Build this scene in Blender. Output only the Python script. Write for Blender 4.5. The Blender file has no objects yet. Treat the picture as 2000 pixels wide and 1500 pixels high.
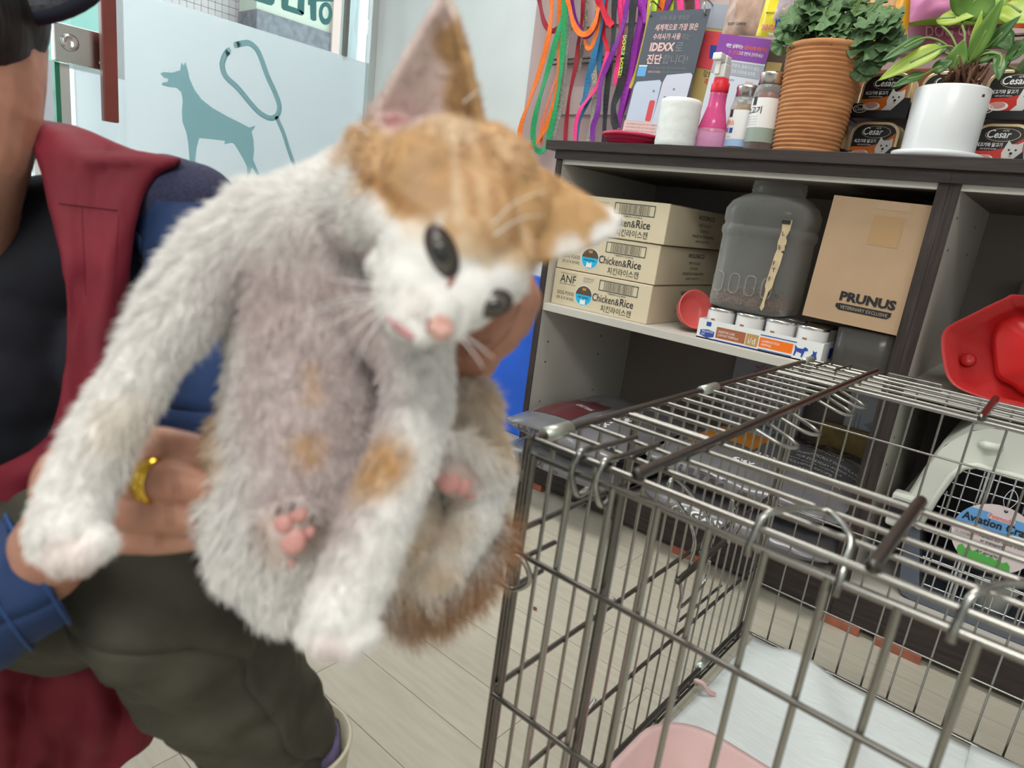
import bpy, bmesh, math, random
import numpy as np
from mathutils import Matrix, Vector, noise

random.seed(7)
rng = np.random.default_rng(11)
SC = bpy.context.scene
COL = SC.collection

# ------------------------------------------------------------------ camera
FPX = 1290.6
CAMP = np.array([0.0, 0.0, 0.77])
_y, _p, _r = np.radians([38.834, 14.586, 7.336])
FWD = np.array([-np.sin(_y) * np.cos(_p), np.cos(_y) * np.cos(_p), -np.sin(_p)])
_r0 = np.array([np.cos(_y), np.sin(_y), 0.0])
_u0 = np.cross(_r0, FWD)
RGT = np.cos(_r) * _r0 + np.sin(_r) * _u0
UPV = -np.sin(_r) * _r0 + np.cos(_r) * _u0
cam_data = bpy.data.cameras.new('camera')
cam_data.sensor_width = 36.0
cam_data.lens = FPX / 2000 * 36
cam_data.clip_start = 0.01
cam_data.dof.use_dof = True
cam_data.dof.focus_distance = 1.5
cam_data.dof.aperture_fstop = 6.3
cam = bpy.data.objects.new('camera', cam_data)
COL.objects.link(cam)
M = Matrix.Identity(4)
for i in range(3):
    M[i][0] = RGT[i]; M[i][1] = UPV[i]; M[i][2] = -FWD[i]; M[i][3] = CAMP[i]
cam.matrix_world = M
SC.camera = cam

# ------------------------------------------------------------------ light
SC.view_settings.view_transform = 'Standard'
SC.view_settings.look = 'None'
SC.view_settings.gamma = 1.0
SC.view_settings.use_curve_mapping = False
SC.view_settings.exposure = 0.03
world = bpy.data.worlds.new('daylight')
SC.world = world
world.use_nodes = True
bgn = world.node_tree.nodes['Background']
bgn.inputs[0].default_value = (0.86, 0.94, 1.0, 1)
bgn.inputs[1].default_value = 7.2


def area(name, loc, target, sx, sy, power, color):
    d = bpy.data.lights.new(name, 'AREA')
    d.shape = 'RECTANGLE'; d.size = sx; d.size_y = sy; d.energy = power; d.color = color
    o = bpy.data.objects.new(name, d)
    COL.objects.link(o)
    o.location = loc
    o.rotation_euler = (Vector(target) - Vector(loc)).to_track_quat('-Z', 'Y').to_euler()
    return o


area('ceiling_lamp_over_shelves', (-0.9, 0.9, 2.45), (-0.9, 0.9, 0), 1.2, 0.5, 26, (1.0, 0.97, 0.92))
area('ceiling_lamp_over_camera', (0.45, -1.0, 2.42), (0.35, -0.8, 0), 1.3, 0.6, 42, (1.0, 0.97, 0.92))


# ------------------------------------------------------------------ helpers
def ray(px, py):
    return FWD + RGT * (px - 1000) / FPX - UPV * (py - 750) / FPX


def aY(px, py, y): r = ray(px, py); return CAMP + r * (y / r[1])
def aX(px, py, x): r = ray(px, py); return CAMP + r * (x / r[0])
def aZ(px, py, z): r = ray(px, py); return CAMP + r * ((z - CAMP[2]) / r[2])
def aD(px, py, d): return CAMP + ray(px, py) * d
def V3(*a): return np.array(a, float)
def unit(v): v = np.asarray(v, float); return v / (np.linalg.norm(v) + 1e-12)


MATS = {}


def mat(name, col, rough=0.5, metal=0.0, var=0.0, scale=40.0, bump=0.0, alpha=1.0, trans=0.0, ior=1.45,
        emit=None, emit_s=0.0, spec=0.5, stretch=None, rand=0.0, col2=None, sheen=0.0, sss=0.0, coat=0.0):
    if name in MATS: return MATS[name]
    m = bpy.data.materials.new(name)
    m.use_nodes = True
    nt = m.node_tree
    b = nt.nodes['Principled BSDF']
    b.inputs['Base Color'].default_value = (*col, 1)
    b.inputs['Roughness'].default_value = rough
    b.inputs['Metallic'].default_value = metal
    b.inputs['Alpha'].default_value = alpha
    b.inputs['Transmission Weight'].default_value = trans
    b.inputs['IOR'].default_value = ior
    b.inputs['Specular IOR Level'].default_value = spec
    b.inputs['Sheen Weight'].default_value = sheen
    b.inputs['Coat Weight'].default_value = coat
    if sss:
        b.inputs['Subsurface Weight'].default_value = sss
        b.inputs['Subsurface Radius'].default_value = (0.01, 0.004, 0.002)
        b.inputs['Subsurface Scale'].default_value = 0.4
    if emit is not None:
        b.inputs['Emission Color'].default_value = (*emit, 1)
        b.inputs['Emission Strength'].default_value = emit_s
    if var or bump or rand or col2 is not None:
        tc = nt.nodes.new('ShaderNodeTexCoord')
        mp = nt.nodes.new('ShaderNodeMapping')
        if stretch: mp.inputs['Scale'].default_value = stretch
        nz = nt.nodes.new('ShaderNodeTexNoise')
        nz.inputs['Scale'].default_value = scale
        nz.inputs['Detail'].default_value = 5.0
        nt.links.new(tc.outputs['Object'], mp.inputs['Vector'])
        nt.links.new(mp.outputs['Vector'], nz.inputs['Vector'])
        if rand:
            oi = nt.nodes.new('ShaderNodeObjectInfo')
            ad = nt.nodes.new('ShaderNodeVectorMath'); ad.operation = 'ADD'
            ml = nt.nodes.new('ShaderNodeMath'); ml.operation = 'MULTIPLY'; ml.inputs[1].default_value = 50
            nt.links.new(oi.outputs['Random'], ml.inputs[0])
            nt.links.new(mp.outputs['Vector'], ad.inputs[0])
            nt.links.new(ml.outputs[0], ad.inputs[1])
            nt.links.new(ad.outputs[0], nz.inputs['Vector'])
        if var or col2 is not None or rand:
            rp = nt.nodes.new('ShaderNodeValToRGB')
            c2 = col2 if col2 is not None else tuple(max(0, x * (1 - var)) for x in col)
            c1 = col if col2 is not None else tuple(min(1, x * (1 + var * 0.5)) for x in col)
            rp.color_ramp.elements[0].color = (*c2, 1); rp.color_ramp.elements[0].position = 0.35
            rp.color_ramp.elements[1].color = (*c1, 1); rp.color_ramp.elements[1].position = 0.65
            nt.links.new(nz.outputs['Fac'], rp.inputs['Fac'])
            out = rp.outputs['Color']
            if rand:
                hs = nt.nodes.new('ShaderNodeHueSaturation')
                mr = nt.nodes.new('ShaderNodeMapRange')
                mr.inputs['To Min'].default_value = 1 - rand; mr.inputs['To Max'].default_value = 1 + rand
                nt.links.new(oi.outputs['Random'], mr.inputs['Value'])
                nt.links.new(mr.outputs[0], hs.inputs['Value'])
                nt.links.new(out, hs.inputs['Color'])
                out = hs.outputs['Color']
            nt.links.new(out, b.inputs['Base Color'])
        if bump:
            bp = nt.nodes.new('ShaderNodeBump')
            bp.inputs['Strength'].default_value = bump
            bp.inputs['Distance'].default_value = 0.002
            nt.links.new(nz.outputs['Fac'], bp.inputs['Height'])
            nt.links.new(bp.outputs['Normal'], b.inputs['Normal'])
    MATS[name] = m
    return m


class MB:
    """Collects shapes into one mesh."""
    def __init__(s): s.v = []; s.f = []; s.sm = []

    def add(s, vs, fs, smooth=False):
        o = len(s.v)
        s.v.extend([tuple(map(float, p)) for p in vs])
        s.f.extend([tuple(i + o for i in f) for f in fs])
        s.sm.extend([smooth] * len(fs))
        return s

    def box(s, lo, hi):
        x0, y0, z0 = lo; x1, y1, z1 = hi
        return s.add([(x0, y0, z0), (x1, y0, z0), (x1, y1, z0), (x0, y1, z0), (x0, y0, z1), (x1, y0, z1), (x1, y1, z1), (x0, y1, z1)],
                     [(3, 2, 1, 0), (4, 5, 6, 7), (0, 1, 5, 4), (1, 2, 6, 5), (2, 3, 7, 6), (3, 0, 4, 7)])

    def tube(s, pts, r, n=8, cap=True, closed=False):
        pts = [np.asarray(p, float) for p in pts]
        rs = r if hasattr(r, '__len__') else [r] * len(pts)
        m = len(pts); up = None; vs = []
        for i, p in enumerate(pts):
            if closed: t = unit(pts[(i + 1) % m] - pts[i - 1])
            else: t = unit(pts[min(i + 1, m - 1)] - pts[max(i - 1, 0)])
            if up is None:
                up = V3(0, 0, 1) if abs(t[2]) < 0.9 else V3(1, 0, 0)
            a = unit(np.cross(t, up)); up = np.cross(a, t)
            for k in range(n):
                w = 2 * math.pi * k / n
                vs.append(p + rs[i] * (math.cos(w) * a + math.sin(w) * up))
        fs = []
        for i in range(m if closed else m - 1):
            j = (i + 1) % m
            for k in range(n):
                fs.append((i * n + k, i * n + (k + 1) % n, j * n + (k + 1) % n, j * n + k))
        if cap and not closed:
            fs.append(tuple(range(n))[::-1]); fs.append(tuple((m - 1) * n + k for k in range(n)))
        return s.add(vs, fs, True)

    def lathe(s, prof, c=(0, 0, 0), n=32, ax=None, cap0=True, cap1=True):
        """prof: [(r, h)], axis ax (default +Z) from c."""
        az = unit(ax) if ax is not None else V3(0, 0, 1)
        a = unit(np.cross(az, V3(0, 1, 0) if abs(az[1]) < .9 else V3(1, 0, 0))); b = np.cross(az, a)
        vs = []; c = np.asarray(c, float)
        for r, h in prof:
            for k in range(n):
                w = 2 * math.pi * k / n
                vs.append(c + az * h + r * (math.cos(w) * a + math.sin(w) * b))
        fs = [(i * n + k, i * n + (k + 1) % n, (i + 1) * n + (k + 1) % n, (i + 1) * n + k) for i in range(len(prof) - 1) for k in range(n)]
        s.add(vs, fs, True)
        o = len(s.v) - len(vs)
        if cap0: s.f.append(tuple(o + k for k in range(n))[::-1]); s.sm.append(False)
        if cap1: s.f.append(tuple(o + (len(prof) - 1) * n + k for k in range(n))); s.sm.append(False)
        return s

    def prism(s, poly, O, U, W, th):
        """polygon (2D) in plane O,U,W extruded by th along U x W."""
        O, U, W = map(lambda q: np.asarray(q, float), (O, U, W)); N = unit(np.cross(U, W))
        k = len(poly)
        a = [O + U * x + W * y for x, y in poly]
        vs = a + [p + N * th for p in a]
        fs = [tuple(range(k))[::-1], tuple(range(k, 2 * k))] + [(i, (i + 1) % k, k + (i + 1) % k, k + i) for i in range(k)]
        return s.add(vs, fs)

    def grid(s, P, th=0.0, smooth=True, closed_u=False):
        """P: array (m,n,3); thickness th along -normal gives a closed shell."""
        P = np.asarray(P, float); m, n = P.shape[:2]
        def faces(off, flip):
            fs = []
            for i in range(m - 1 if not closed_u else m):
                for j in range(n - 1):
                    i2 = (i + 1) % m
                    q = (off + i * n + j, off + i2 * n + j, off + i2 * n + j + 1, off + i * n + j + 1)
                    fs.append(q[::-1] if flip else q)
            return fs
        vs = P.reshape(-1, 3)
        if not th:
            return s.add(vs, faces(0, False), smooth)
        du = np.gradient(P, axis=0) if not closed_u else (np.roll(P, -1, 0) - np.roll(P, 1, 0))
        dv = np.gradient(P, axis=1)
        N = np.cross(du, dv); N /= (np.linalg.norm(N, axis=2, keepdims=True) + 1e-12)
        Q = (P - N * th).reshape(-1, 3)
        fs = faces(0, False) + faces(m * n, True)
        K = m * n
        for j in range(n - 1):
            if not closed_u:
                fs.append((j + 1, j, K + j, K + j + 1)[::-1]); e = (m - 1) * n
                fs.append((e + j, e + j + 1, K + e + j + 1, K + e + j)[::-1])
        for i in range(m - 1 if not closed_u else m):
            a = i * n; b2 = ((i + 1) % m) * n
            fs.append((a, b2, K + b2, K + a)[::-1]); fs.append((b2 + n - 1, a + n - 1, K + a + n - 1, K + b2 + n - 1)[::-1])
        return s.add(np.vstack([vs, Q]), fs, smooth)

    def mesh(s, name):
        me = bpy.data.meshes.new(name)
        me.from_pydata(s.v, [], s.f)
        me.polygons.foreach_set('use_smooth', s.sm)
        me.update()
        return me

    def build(s, name, m, parent=None, bevel=0.0, **kw):
        return link(name, s.mesh(name), m, parent, bevel=bevel, **kw)


def link(name, me, m, parent=None, bevel=0.0, label=None):
    o = bpy.data.objects.new(name, me)
    COL.objects.link(o)
    if m is not None and not me.materials: me.materials.append(m)
    if parent is not None:
        o.parent = parent
        if parent.get('_w') is not None:
            o.matrix_parent_inverse = Matrix.Translation(-Vector(parent.get('_w')))
        elif parent.parent is not None and parent.parent.get('_w') is not None and parent.type != 'EMPTY':
            pass
    if bevel:
        b = o.modifiers.new('edge', 'BEVEL'); b.width = bevel; b.segments = 2; b.limit_method = 'ANGLE'
    if label: o['label'] = label
    return o


def tag(o, label, cat, group=None, kind=None):
    o['label'] = label
    if cat: o['category'] = cat
    if group: o['group'] = group
    if kind: o['kind'] = kind
    return o


def thing(name, label, cat, loc=(0, 0, 0), rot=(0, 0, 0), group=None, world=False):
    """Empty at a thing's base. world=True: its parts are given in world coordinates."""
    o = bpy.data.objects.new(name, None)
    o.empty_display_size = 0.02
    COL.objects.link(o)
    o.location = [float(x) for x in loc]; o.rotation_euler = rot
    tag(o, label, cat, group)
    if world: o['_w'] = [float(x) for x in loc]
    return o


def struct(name, mb, m, label=None, parent=None, **kw):
    o = mb.build(name, m, parent, **kw)
    if parent is None: o['kind'] = 'structure'
    if label: o['label'] = label
    return o


def copy_tree(o, parent=None, **tags):
    c = o.copy(); COL.objects.link(c)
    if parent is not None: c.parent = parent
    for ch in list(o.children): copy_tree(ch, c)
    for k, v in tags.items(): c[k] = v
    return c


def rrect(w, h, r, n=5, cx=0, cy=0):
    pts = []
    for (sx, sy, a0) in ((1, 1, 0), (-1, 1, 90), (-1, -1, 180), (1, -1, 270)):
        for k in range(n + 1):
            a = math.radians(a0 + 90 * k / n)
            pts.append((cx + sx * (w / 2 - r) + r * math.cos(a), cy + sy * (h / 2 - r) + r * math.sin(a)))
    return pts


def ell(w, h, n=24, cx=0, cy=0):
    return [(cx + w / 2 * math.cos(2 * math.pi * k / n), cy + h / 2 * math.sin(2 * math.pi * k / n)) for k in range(n)]


_TXT = {}
_WS = bpy.data.scenes.new('workbench')      # scratch scene, removed at the end


def evaluated_mesh(ob):
    _WS.collection.objects.link(ob)
    vl = _WS.view_layers[0]; vl.update()
    me = bpy.data.meshes.new_from_object(ob.evaluated_get(vl.depsgraph))
    bpy.data.objects.remove(ob)
    return me



def text_geo(body, bold=0.0, shear=0.0):
    """Outline text as 2D mesh normalised to height 1 of the whole block, x from 0."""
    key = (body, bold, shear)
    if key in _TXT: return _TXT[key]
    cu = bpy.data.curves.new('t', 'FONT')
    cu.body = body; cu.size = 1.0; cu.offset = bold; cu.shear = shear; cu.resolution_u = 2
    me = evaluated_mesh(bpy.data.objects.new('t', cu))
    v = np.array([p.co[:2] for p in me.vertices]) if len(me.vertices) else np.zeros((1, 2))
    f = [tuple(p.vertices) for p in me.polygons]
    bpy.data.curves.remove(cu); bpy.data.meshes.remove(me)
    lo, hi = v.min(0), v.max(0)
    v = (v - lo) / max(hi[1] - lo[1], 1e-6)
    _TXT[key] = (v, f, v[:, 0].max())
    return _TXT[key]


class Print:
    """Flat print on a face: O origin, U right, W up (unit vectors); pieces are joined per name and colour."""
    def __init__(s, parent, O, U, W):
        s.p = parent; s.O = np.asarray(O, float); s.U = unit(U); s.W = unit(W); s.N = unit(np.cross(s.U, s.W)); s.k = {}; s.lift = 0.0005

    def at(s, x, y): return s.O + s.U * x + s.W * y + s.N * s.lift

    def mb(s, name, m): return s.k.setdefault((name, m.name), (MB(), m))[0]

    def poly(s, name, m, pts, lift=0):
        pts = [s.at(x, y) + s.N * lift for x, y in pts]
        s.mb(name, m).add(pts, [tuple(range(len(pts)))])

    def rect(s, name, m, x, y, w, h, lift=0): s.poly(name, m, [(x, y), (x + w, y), (x + w, y + h), (x, y + h)], lift)

    def text(s, m, body, x, y, h, w=None, bold=0.0, name='lettering', align=0.0, shear=0.0, lift=0.0003, rot=0):
        v, f, W0 = text_geo(body, bold, shear)
        sx = (w / W0) if w else h
        ca, sa = math.cos(rot), math.sin(rot)
        pts = []
        for a, b in v:
            lx, ly = a * sx - align * W0 * sx, b * h
            pts.append(s.at(x + lx * ca - ly * sa, y + lx * sa + ly * ca) + s.N * lift)
        s.n = getattr(s, 'n', 0) + 1
        s.k.setdefault((name, m.name, s.n), (MB(), m))[0].add(pts, f)

    def flush(s):
        return [mb.build(k[0], m, s.p) for k, (mb, m) in s.k.items()]


def bez(pts, n=8, closed=False):
    """Catmull-Rom through points."""
    P = [np.asarray(p, float) for p in pts]; m = len(P); out = []
    for i in range(m if closed else m - 1):
        p0 = P[i - 1] if (closed or i > 0) else P[0]; p1 = P[i]; p2 = P[(i + 1) % m]; p3 = P[(i + 2) % m] if (closed or i + 2 < m) else P[-1]
        for k in range(n):
            t = k / n
            out.append(0.5 * (2 * p1 + (p2 - p0) * t + (2 * p0 - 5 * p1 + 4 * p2 - p3) * t * t + (3 * p1 - p0 - 3 * p2 + p3) * t ** 3))
    if not closed: out.append(P[-1])
    return out


def remesh(mb, voxel, smooth=3):
    """Union of overlapping shapes as one continuous surface."""
    me = mb.mesh('u'); o = bpy.data.objects.new('u', me)
    r = o.modifiers.new('r', 'REMESH'); r.mode = 'VOXEL'; r.voxel_size = voxel; r.adaptivity = 0
    if smooth:
        sm = o.modifiers.new('s', 'SMOOTH'); sm.factor = 0.5; sm.iterations = smooth
    out = evaluated_mesh(o)
    bpy.data.meshes.remove(me)
    out.polygons.foreach_set('use_smooth', [True] * len(out.polygons))
    return out


_ICO = None


def ball(mb, c, r, sc=None, axes=None):
    global _ICO
    if _ICO is None:
        bm = bmesh.new(); bmesh.ops.create_icosphere(bm, subdivisions=3, radius=1.0)
        bm.verts.ensure_lookup_table()
        _ICO = (np.array([v.co[:] for v in bm.verts]), [tuple(v.index for v in f.verts) for f in bm.faces]); bm.free()
    v = _ICO[0] * r
    if sc is not None: v = v * np.asarray(sc)
    if axes is not None: v = v @ np.asarray(axes)
    mb.add(v + np.asarray(c), _ICO[1], True)


def chain(mb, pts, step=0.35):
    """pts: [(pos, r)], spheres blended along the path."""
    for (a, ra), (b, rb) in zip(pts[:-1], pts[1:]):
        a, b = np.asarray(a), np.asarray(b); L = np.linalg.norm(b - a)
        n = max(1, int(L / (step * max(min(ra, rb), 1e-4))))
        for k in range(n + 1):
            t = k / n; ball(mb, a + (b - a) * t, ra + (rb - ra) * t)


# ------------------------------------------------------------------ materials
WHITE_WALL = mat('painted_wall', (0.74, 0.79, 0.80), 0.7, var=0.03, scale=6)
DARK_WOOD = mat('dark_walnut_laminate', (0.046, 0.035, 0.032), 0.5, var=0.35, scale=9, stretch=(14, 14, 1), bump=0.1, spec=.3)
DARK_WOOD_H = mat('dark_walnut_worktop', (0.046, 0.036, 0.034), 0.5, var=0.3, scale=9, stretch=(1, 14, 14), bump=0.1, spec=.3)
CREAM = mat('cream_laminate', (0.56, 0.535, 0.48), 0.5, var=0.05, scale=5)
CHROME = mat('zinc_wire', (0.36, 0.355, 0.33), 0.25, 1.0, var=0.35, scale=60)
CHROME_D = mat('worn_zinc_bar', (0.19, 0.18, 0.165), 0.32, 1.0, var=0.5, scale=90)
BLACK_INK = mat('black_print', (0.02, 0.02, 0.022), 0.5)
GREY_INK = mat('grey_print', (0.25, 0.25, 0.25), 0.5)
WHITE_INK = mat('white_print', (0.85, 0.85, 0.85), 0.5)

# ------------------------------------------------------------------ the setting
WY = 2.03      # back wall
WX = -2.687    # window wall
FLOOR_SUB = mat('floor_joint', (0.30, 0.28, 0.24), 0.8)
PLANK = mat('pale_oak_vinyl', (0.54, 0.50, 0.41), 0.42, col2=(0.48, 0.445, 0.36), scale=4.0, stretch=(3, 22, 1), rand=0.035, bump=0.05)
fl = MB().box((WX - 0.1, -1.6, -0.06), (1.6, WY, -0.0035))
floor = struct('floor', fl, FLOOR_SUB, 'pale wood-look plank floor of the shop')
PW, PL = 0.105, 0.92
row = 0
y = -0.30
while y < WY - 0.02:
    x = WX - 0.9 * rng.random()
    y1 = min(y + PW, WY)
    while x < 1.5:
        a, b = max(x, WX), min(x + PL, 1.6)
        if b - a > 0.03:
            p = MB().box((-(b - a) / 2 + 0.0005, -(y1 - y) / 2 + 0.0005, -0.0035), ((b - a) / 2 - 0.0005, (y1 - y) / 2 - 0.0005, 0)).build('plank', PLANK, floor)
            p.location = ((a + b) / 2, (y + y1) / 2, 0)
        x += PL
    y += PW; row += 1

struct('wall_back', MB().box((WX - 0.12, WY, 0), (1.6, WY + 0.12, 2.6)), WHITE_WALL, 'plain white painted wall behind the shelving')
struct('wall_right', MB().box((1.6, -1.6, 0), (1.72, WY + 0.12, 2.6)), WHITE_WALL, 'white painted side wall of the shop')
struct('wall_front', MB().box((WX - 0.12, -1.72, 0), (1.72, -1.6, 2.6)), WHITE_WALL, 'white painted wall facing the shelving')
struct('wall_left', MB().box((WX - 0.12, -1.6, 0), (WX, 0.28, 2.6)).box((WX - 0.12, 0.28, 2.36), (WX, WY, 2.6)), WHITE_WALL, 'white wall around the shop window and door')
struct('ceiling', MB().box((WX - 0.12, -1.72, 2.6), (1.72, WY + 0.12, 2.68)), mat('ceiling_white', (0.8, 0.8, 0.78), 0.8), 'white ceiling')
struct('baseboard_back', MB().box((WX + 0.02, WY - 0.012, 0), (-1.75, WY, 0.07)), mat('grey_skirting', (0.32, 0.33, 0.33), 0.6), 'grey skirting along the white wall')

# window wall: a low frame, fixed pane with frosted film, door pane
ALU = mat('silver_frame', (0.62, 0.65, 0.64), 0.35, 0.7)
def glass_mat():
    m = bpy.data.materials.new('clear_glass'); m.use_nodes = True; nt = m.node_tree
    nt.nodes.remove(nt.nodes['Principled BSDF'])
    g = nt.nodes.new('ShaderNodeBsdfGlossy'); g.inputs['Roughness'].default_value = 0.02
    t = nt.nodes.new('ShaderNodeBsdfTransparent'); t.inputs[0].default_value = (0.93, 0.97, 0.955, 1)
    f = nt.nodes.new('ShaderNodeFresnel'); f.inputs[0].default_value = 1.45
    x = nt.nodes.new('ShaderNodeMixShader')
    nt.links.new(f.outputs[0], x.inputs[0]); nt.links.new(t.outputs[0], x.inputs[1]); nt.links.new(g.outputs[0], x.inputs[2])
    nt.links.new(x.outputs[0], nt.nodes['Material Output'].inputs[0]); MATS['clear_glass'] = m
    return m
GLASS = glass_mat()
def translucent(name, col, frac=0.75):
    m = bpy.data.materials.new(name); m.use_nodes = True; nt = m.node_tree
    nt.nodes.remove(nt.nodes['Principled BSDF'])
    t = nt.nodes.new('ShaderNodeBsdfTranslucent'); t.inputs[0].default_value = (*col, 1)
    d = nt.nodes.new('ShaderNodeBsdfDiffuse'); d.inputs[0].default_value = (*col, 1)
    x = nt.nodes.new('ShaderNodeMixShader'); x.inputs[0].default_value = frac
    nt.links.new(d.outputs[0], x.inputs[1]); nt.links.new(t.outputs[0], x.inputs[2])
    nt.links.new(x.outputs[0], nt.nodes['Material Output'].inputs[0]); MATS[name] = m
    return m
FILM = translucent('frosted_film', (0.97, 0.985, 1.0), 0.9)
FILM_TEAL = translucent('teal_film', (0.62, 0.77, 0.78), 0.9)
LETTER_TEAL = mat('teal_vinyl', (0.10, 0.30, 0.32), 0.5)
win = struct('window_1', MB().box((WX - 0.03, 0.80, 0.0), (WX + 0.02, WY, 0.06)).box((WX - 0.03, 0.80, 2.3), (WX + 0.02, WY, 2.36)), ALU,
             'fixed shop window with frosted film and clear upper strip')
MB().box((WX - 0.03, WY - 0.035, 0.06), (WX + 0.025, WY - 0.002, 2.3)).build('window_frame', ALU, win)
MB().box((WX - 0.025, 1.868, 1.331), (WX + 0.012, 1.886, 2.3)).build('mullion', mat('dark_gap', (0.18, 0.19, 0.17), 0.5), win)
MB().box((WX - 0.006, 0.83, 0.06), (WX, WY - 0.036, 2.3)).build('pane', GLASS, win)
MB().box((WX + 0.0005, 0.985, 0.06), (WX + 0.0012, WY - 0.036, 1.331)).build('frosted_film', FILM, win)
# silhouettes on the film (world Y, Z on the window plane)
def onwin(pts): return [(aX(px, py, WX + 0.002)[1], aX(px, py, WX + 0.002)[2]) for px, py in pts]
def zz(pts): return [(x / 2.857, y / 2.857) for x, y in pts]
dog = zz([(893, 410), (912, 402), (960, 406), (1005, 392), (1012, 348), (1024, 366), (1034, 345), (1050, 400), (1058, 440), (1085, 500),
          (1125, 555), (1190, 605), (1270, 650), (1340, 685), (1392, 712), (1424, 700), (1418, 715), (1404, 735), (1414, 780), (1418, 835), (1412, 890), (1428, 930), (1446, 968),
          (1440, 985), (1425, 965), (1408, 935), (1398, 955), (1394, 990), (1368, 992), (1380, 965), (1378, 930), (1356, 885), (1330, 840), (1308, 805), (1295, 797), (1252, 805), (1255, 785), (1190, 778),
          (1112, 770), (1098, 820), (1090, 880), (1088, 960), (1080, 1010), (1058, 1010), (1062, 940), (1056, 880), (1050, 800), (1040, 740), (1018, 680), (1015, 620), (1020, 560), (1012, 515), (985, 490),
          (940, 486), (902, 475), (905, 462), (935, 456), (940, 440), (915, 434)])
def film_shape(name, poly, parent, m=FILM_TEAL):
    poly = onwin(poly)
    MB().prism([(p[0], p[1]) for p in poly], (WX + 0.0018, 0, 0), (0, 1, 0), (0, 0, 1), 0.0006).build(name, m, parent)
film_shape('dog_silhouette', dog, win)
def ribbon2(pts, w):
    pts = bez(pts, 6); L = []; R = []
    for i, p in enumerate(pts):
        t = unit(pts[min(i + 1, len(pts) - 1)] - pts[max(i - 1, 0)]); n = V3(-t[1], t[0]); L.append(p + n * w / 2); R.append(p - n * w / 2)
    return L, R
def film_line(name, pts, w, parent):
    L, R = ribbon2([V3(*p) for p in onwin(pts)], w)
    G = np.array([[(WX + 0.0024, a[0], a[1]), (WX + 0.0024, b[0], b[1])] for a, b in zip(L, R)])
    MB().grid(G, 0.0008).build(name, FILM_TEAL, parent)
film_line('stethoscope_tube', zz([(1272, 285), (1250, 320), (1240, 370), (1262, 430), (1330, 495), (1400, 580), (1455, 635), (1510, 660), (1548, 640), (1558, 590), (1535, 520), (1490, 420), (1450, 310), (1420, 262), (1380, 240), (1322, 250)]), 0.021, win)
film_line('stethoscope_stem', zz([(1540, 650), (1580, 740), (1612, 840), (1650, 950)]), 0.017, win)
film_shape('ear_tip', zz([(1258, 300), (1262, 270), (1278, 262), (1290, 280), (1284, 305), (1268, 315)]), win)
film_shape('ear_tip', zz([(1302, 250), (1306, 234), (1330, 230), (1342, 248), (1330, 266), (1310, 270)]), win)
# lettering on the clear strip, foot of a sign seen at the top of the photograph
pr = Print(win, (WX + 0.003, 0, 0), (0, 1, 0), (0, 0, 1))
def glyph(pts):
    pr.poly('window_lettering', LETTER_TEAL, onwin(pts))
def w8(pts): return [(460 + x / 6.25, y / 6.25) for x, y in pts]
glyph(w8([(225, -10), (480, -10), (470, 40), (440, 68), (400, 62), (225, 5)]))
glyph(w8([(555, -40), (650, -40), (640, 65), (740, 100), (830, 150), (828, 175), (805, 192), (580, 122), (556, 90)]))
glyph(w8([(760, -40), (842, -40), (835, 170), (820, 185), (752, 110)]))
glyph(w8([(880, -40), (1200, -40), (1195, 20), (985, 20), (985, 250), (950, 258), (912, 235), (905, 65), (880, 60)]))
O8 = [(1012 + 85 + 85 * math.cos(a) * (1.0), 165 + 140 * math.sin(a)) for a in np.linspace(0, 2 * math.pi, 24, endpoint=False)]
I8 = [(1097 + 38 * math.cos(a), 155 + 75 * math.sin(a)) for a in np.linspace(0, 2 * math.pi, 24, endpoint=False)]
a_, b_ = onwin(w8(O8)), onwin(w8(I8))
G = np.array([[pr.at(*p), pr.at(*q)] for p, q in zip(a_ + a_[:1], b_ + b_[:1])])
pr.mb('window_lettering', LETTER_TEAL).grid(G)
pr.flush()

# glass door beside the window: white strip of frosted film, chrome lock plate, long red pull handle
door = struct('door_1', MB().box((WX - 0.004, 0.30, 0.02), (WX + 0.006, 0.70, 2.3)), GLASS, 'clear glass shop door with red pull handle')
MB().box((WX - 0.03, 0.700, 0.0), (WX + 0.02, 0.722, 2.3)).build('white_edge_profile', mat('white_profile', (0.75, 0.78, 0.78), 0.4), door)
MB().box((WX - 0.02, 0.772, 0.0), (WX + 0.012, 0.786, 1.05)).build('green_glass_edge', mat('green_edge', (0.02, 0.16, 0.09), 0.15), door)
MB().box((WX - 0.02, 0.787, 0.0), (WX + 0.008, 0.815, 1.05)).build('edge_profile', ALU, door)
MB().box((WX + 0.0, 0.816, 0.0), (WX + 0.002, 0.985, 1.04)).build('frosted_film', FILM, door)
LOCKM = mat('polished_steel', (0.66, 0.65, 0.62), 0.16, 1.0)
lock = MB().box((WX - 0.002, 0.768, 1.052), (WX + 0.028, 0.925, 1.168)).build('lock_plate', LOCKM, door, bevel=0.004)
MB().lathe([(0.026, 0), (0.026, 0.007), (0.020, 0.012), (0.013, 0.009), (0.0, 0.009)], (WX + 0.028, 0.812, 1.115), 28, (1, 0, 0)).build('lock_cylinder', LOCKM, lock)
RED_BAR = mat('red_handle', (0.19, 0.045, 0.035), 0.35, var=0.12, scale=12)
q0 = aX(201, 236, WX + 0.07); q1 = aX(230, 238, WX + 0.07)
hd = MB().box((WX + 0.055, q0[1], q0[2]), (WX + 0.085, q1[1], 1.95)).build('pull_handle', RED_BAR, door, bevel=0.004, label='long dark red pull bar')
for zz_ in (1.075, 1.75):
    MB().tube([(WX, (q0[1] + q1[1]) / 2, zz_), (WX + 0.06, (q0[1] + q1[1]) / 2, zz_)], 0.014, 12).build('handle_stud', LOCKM, hd)
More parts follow.
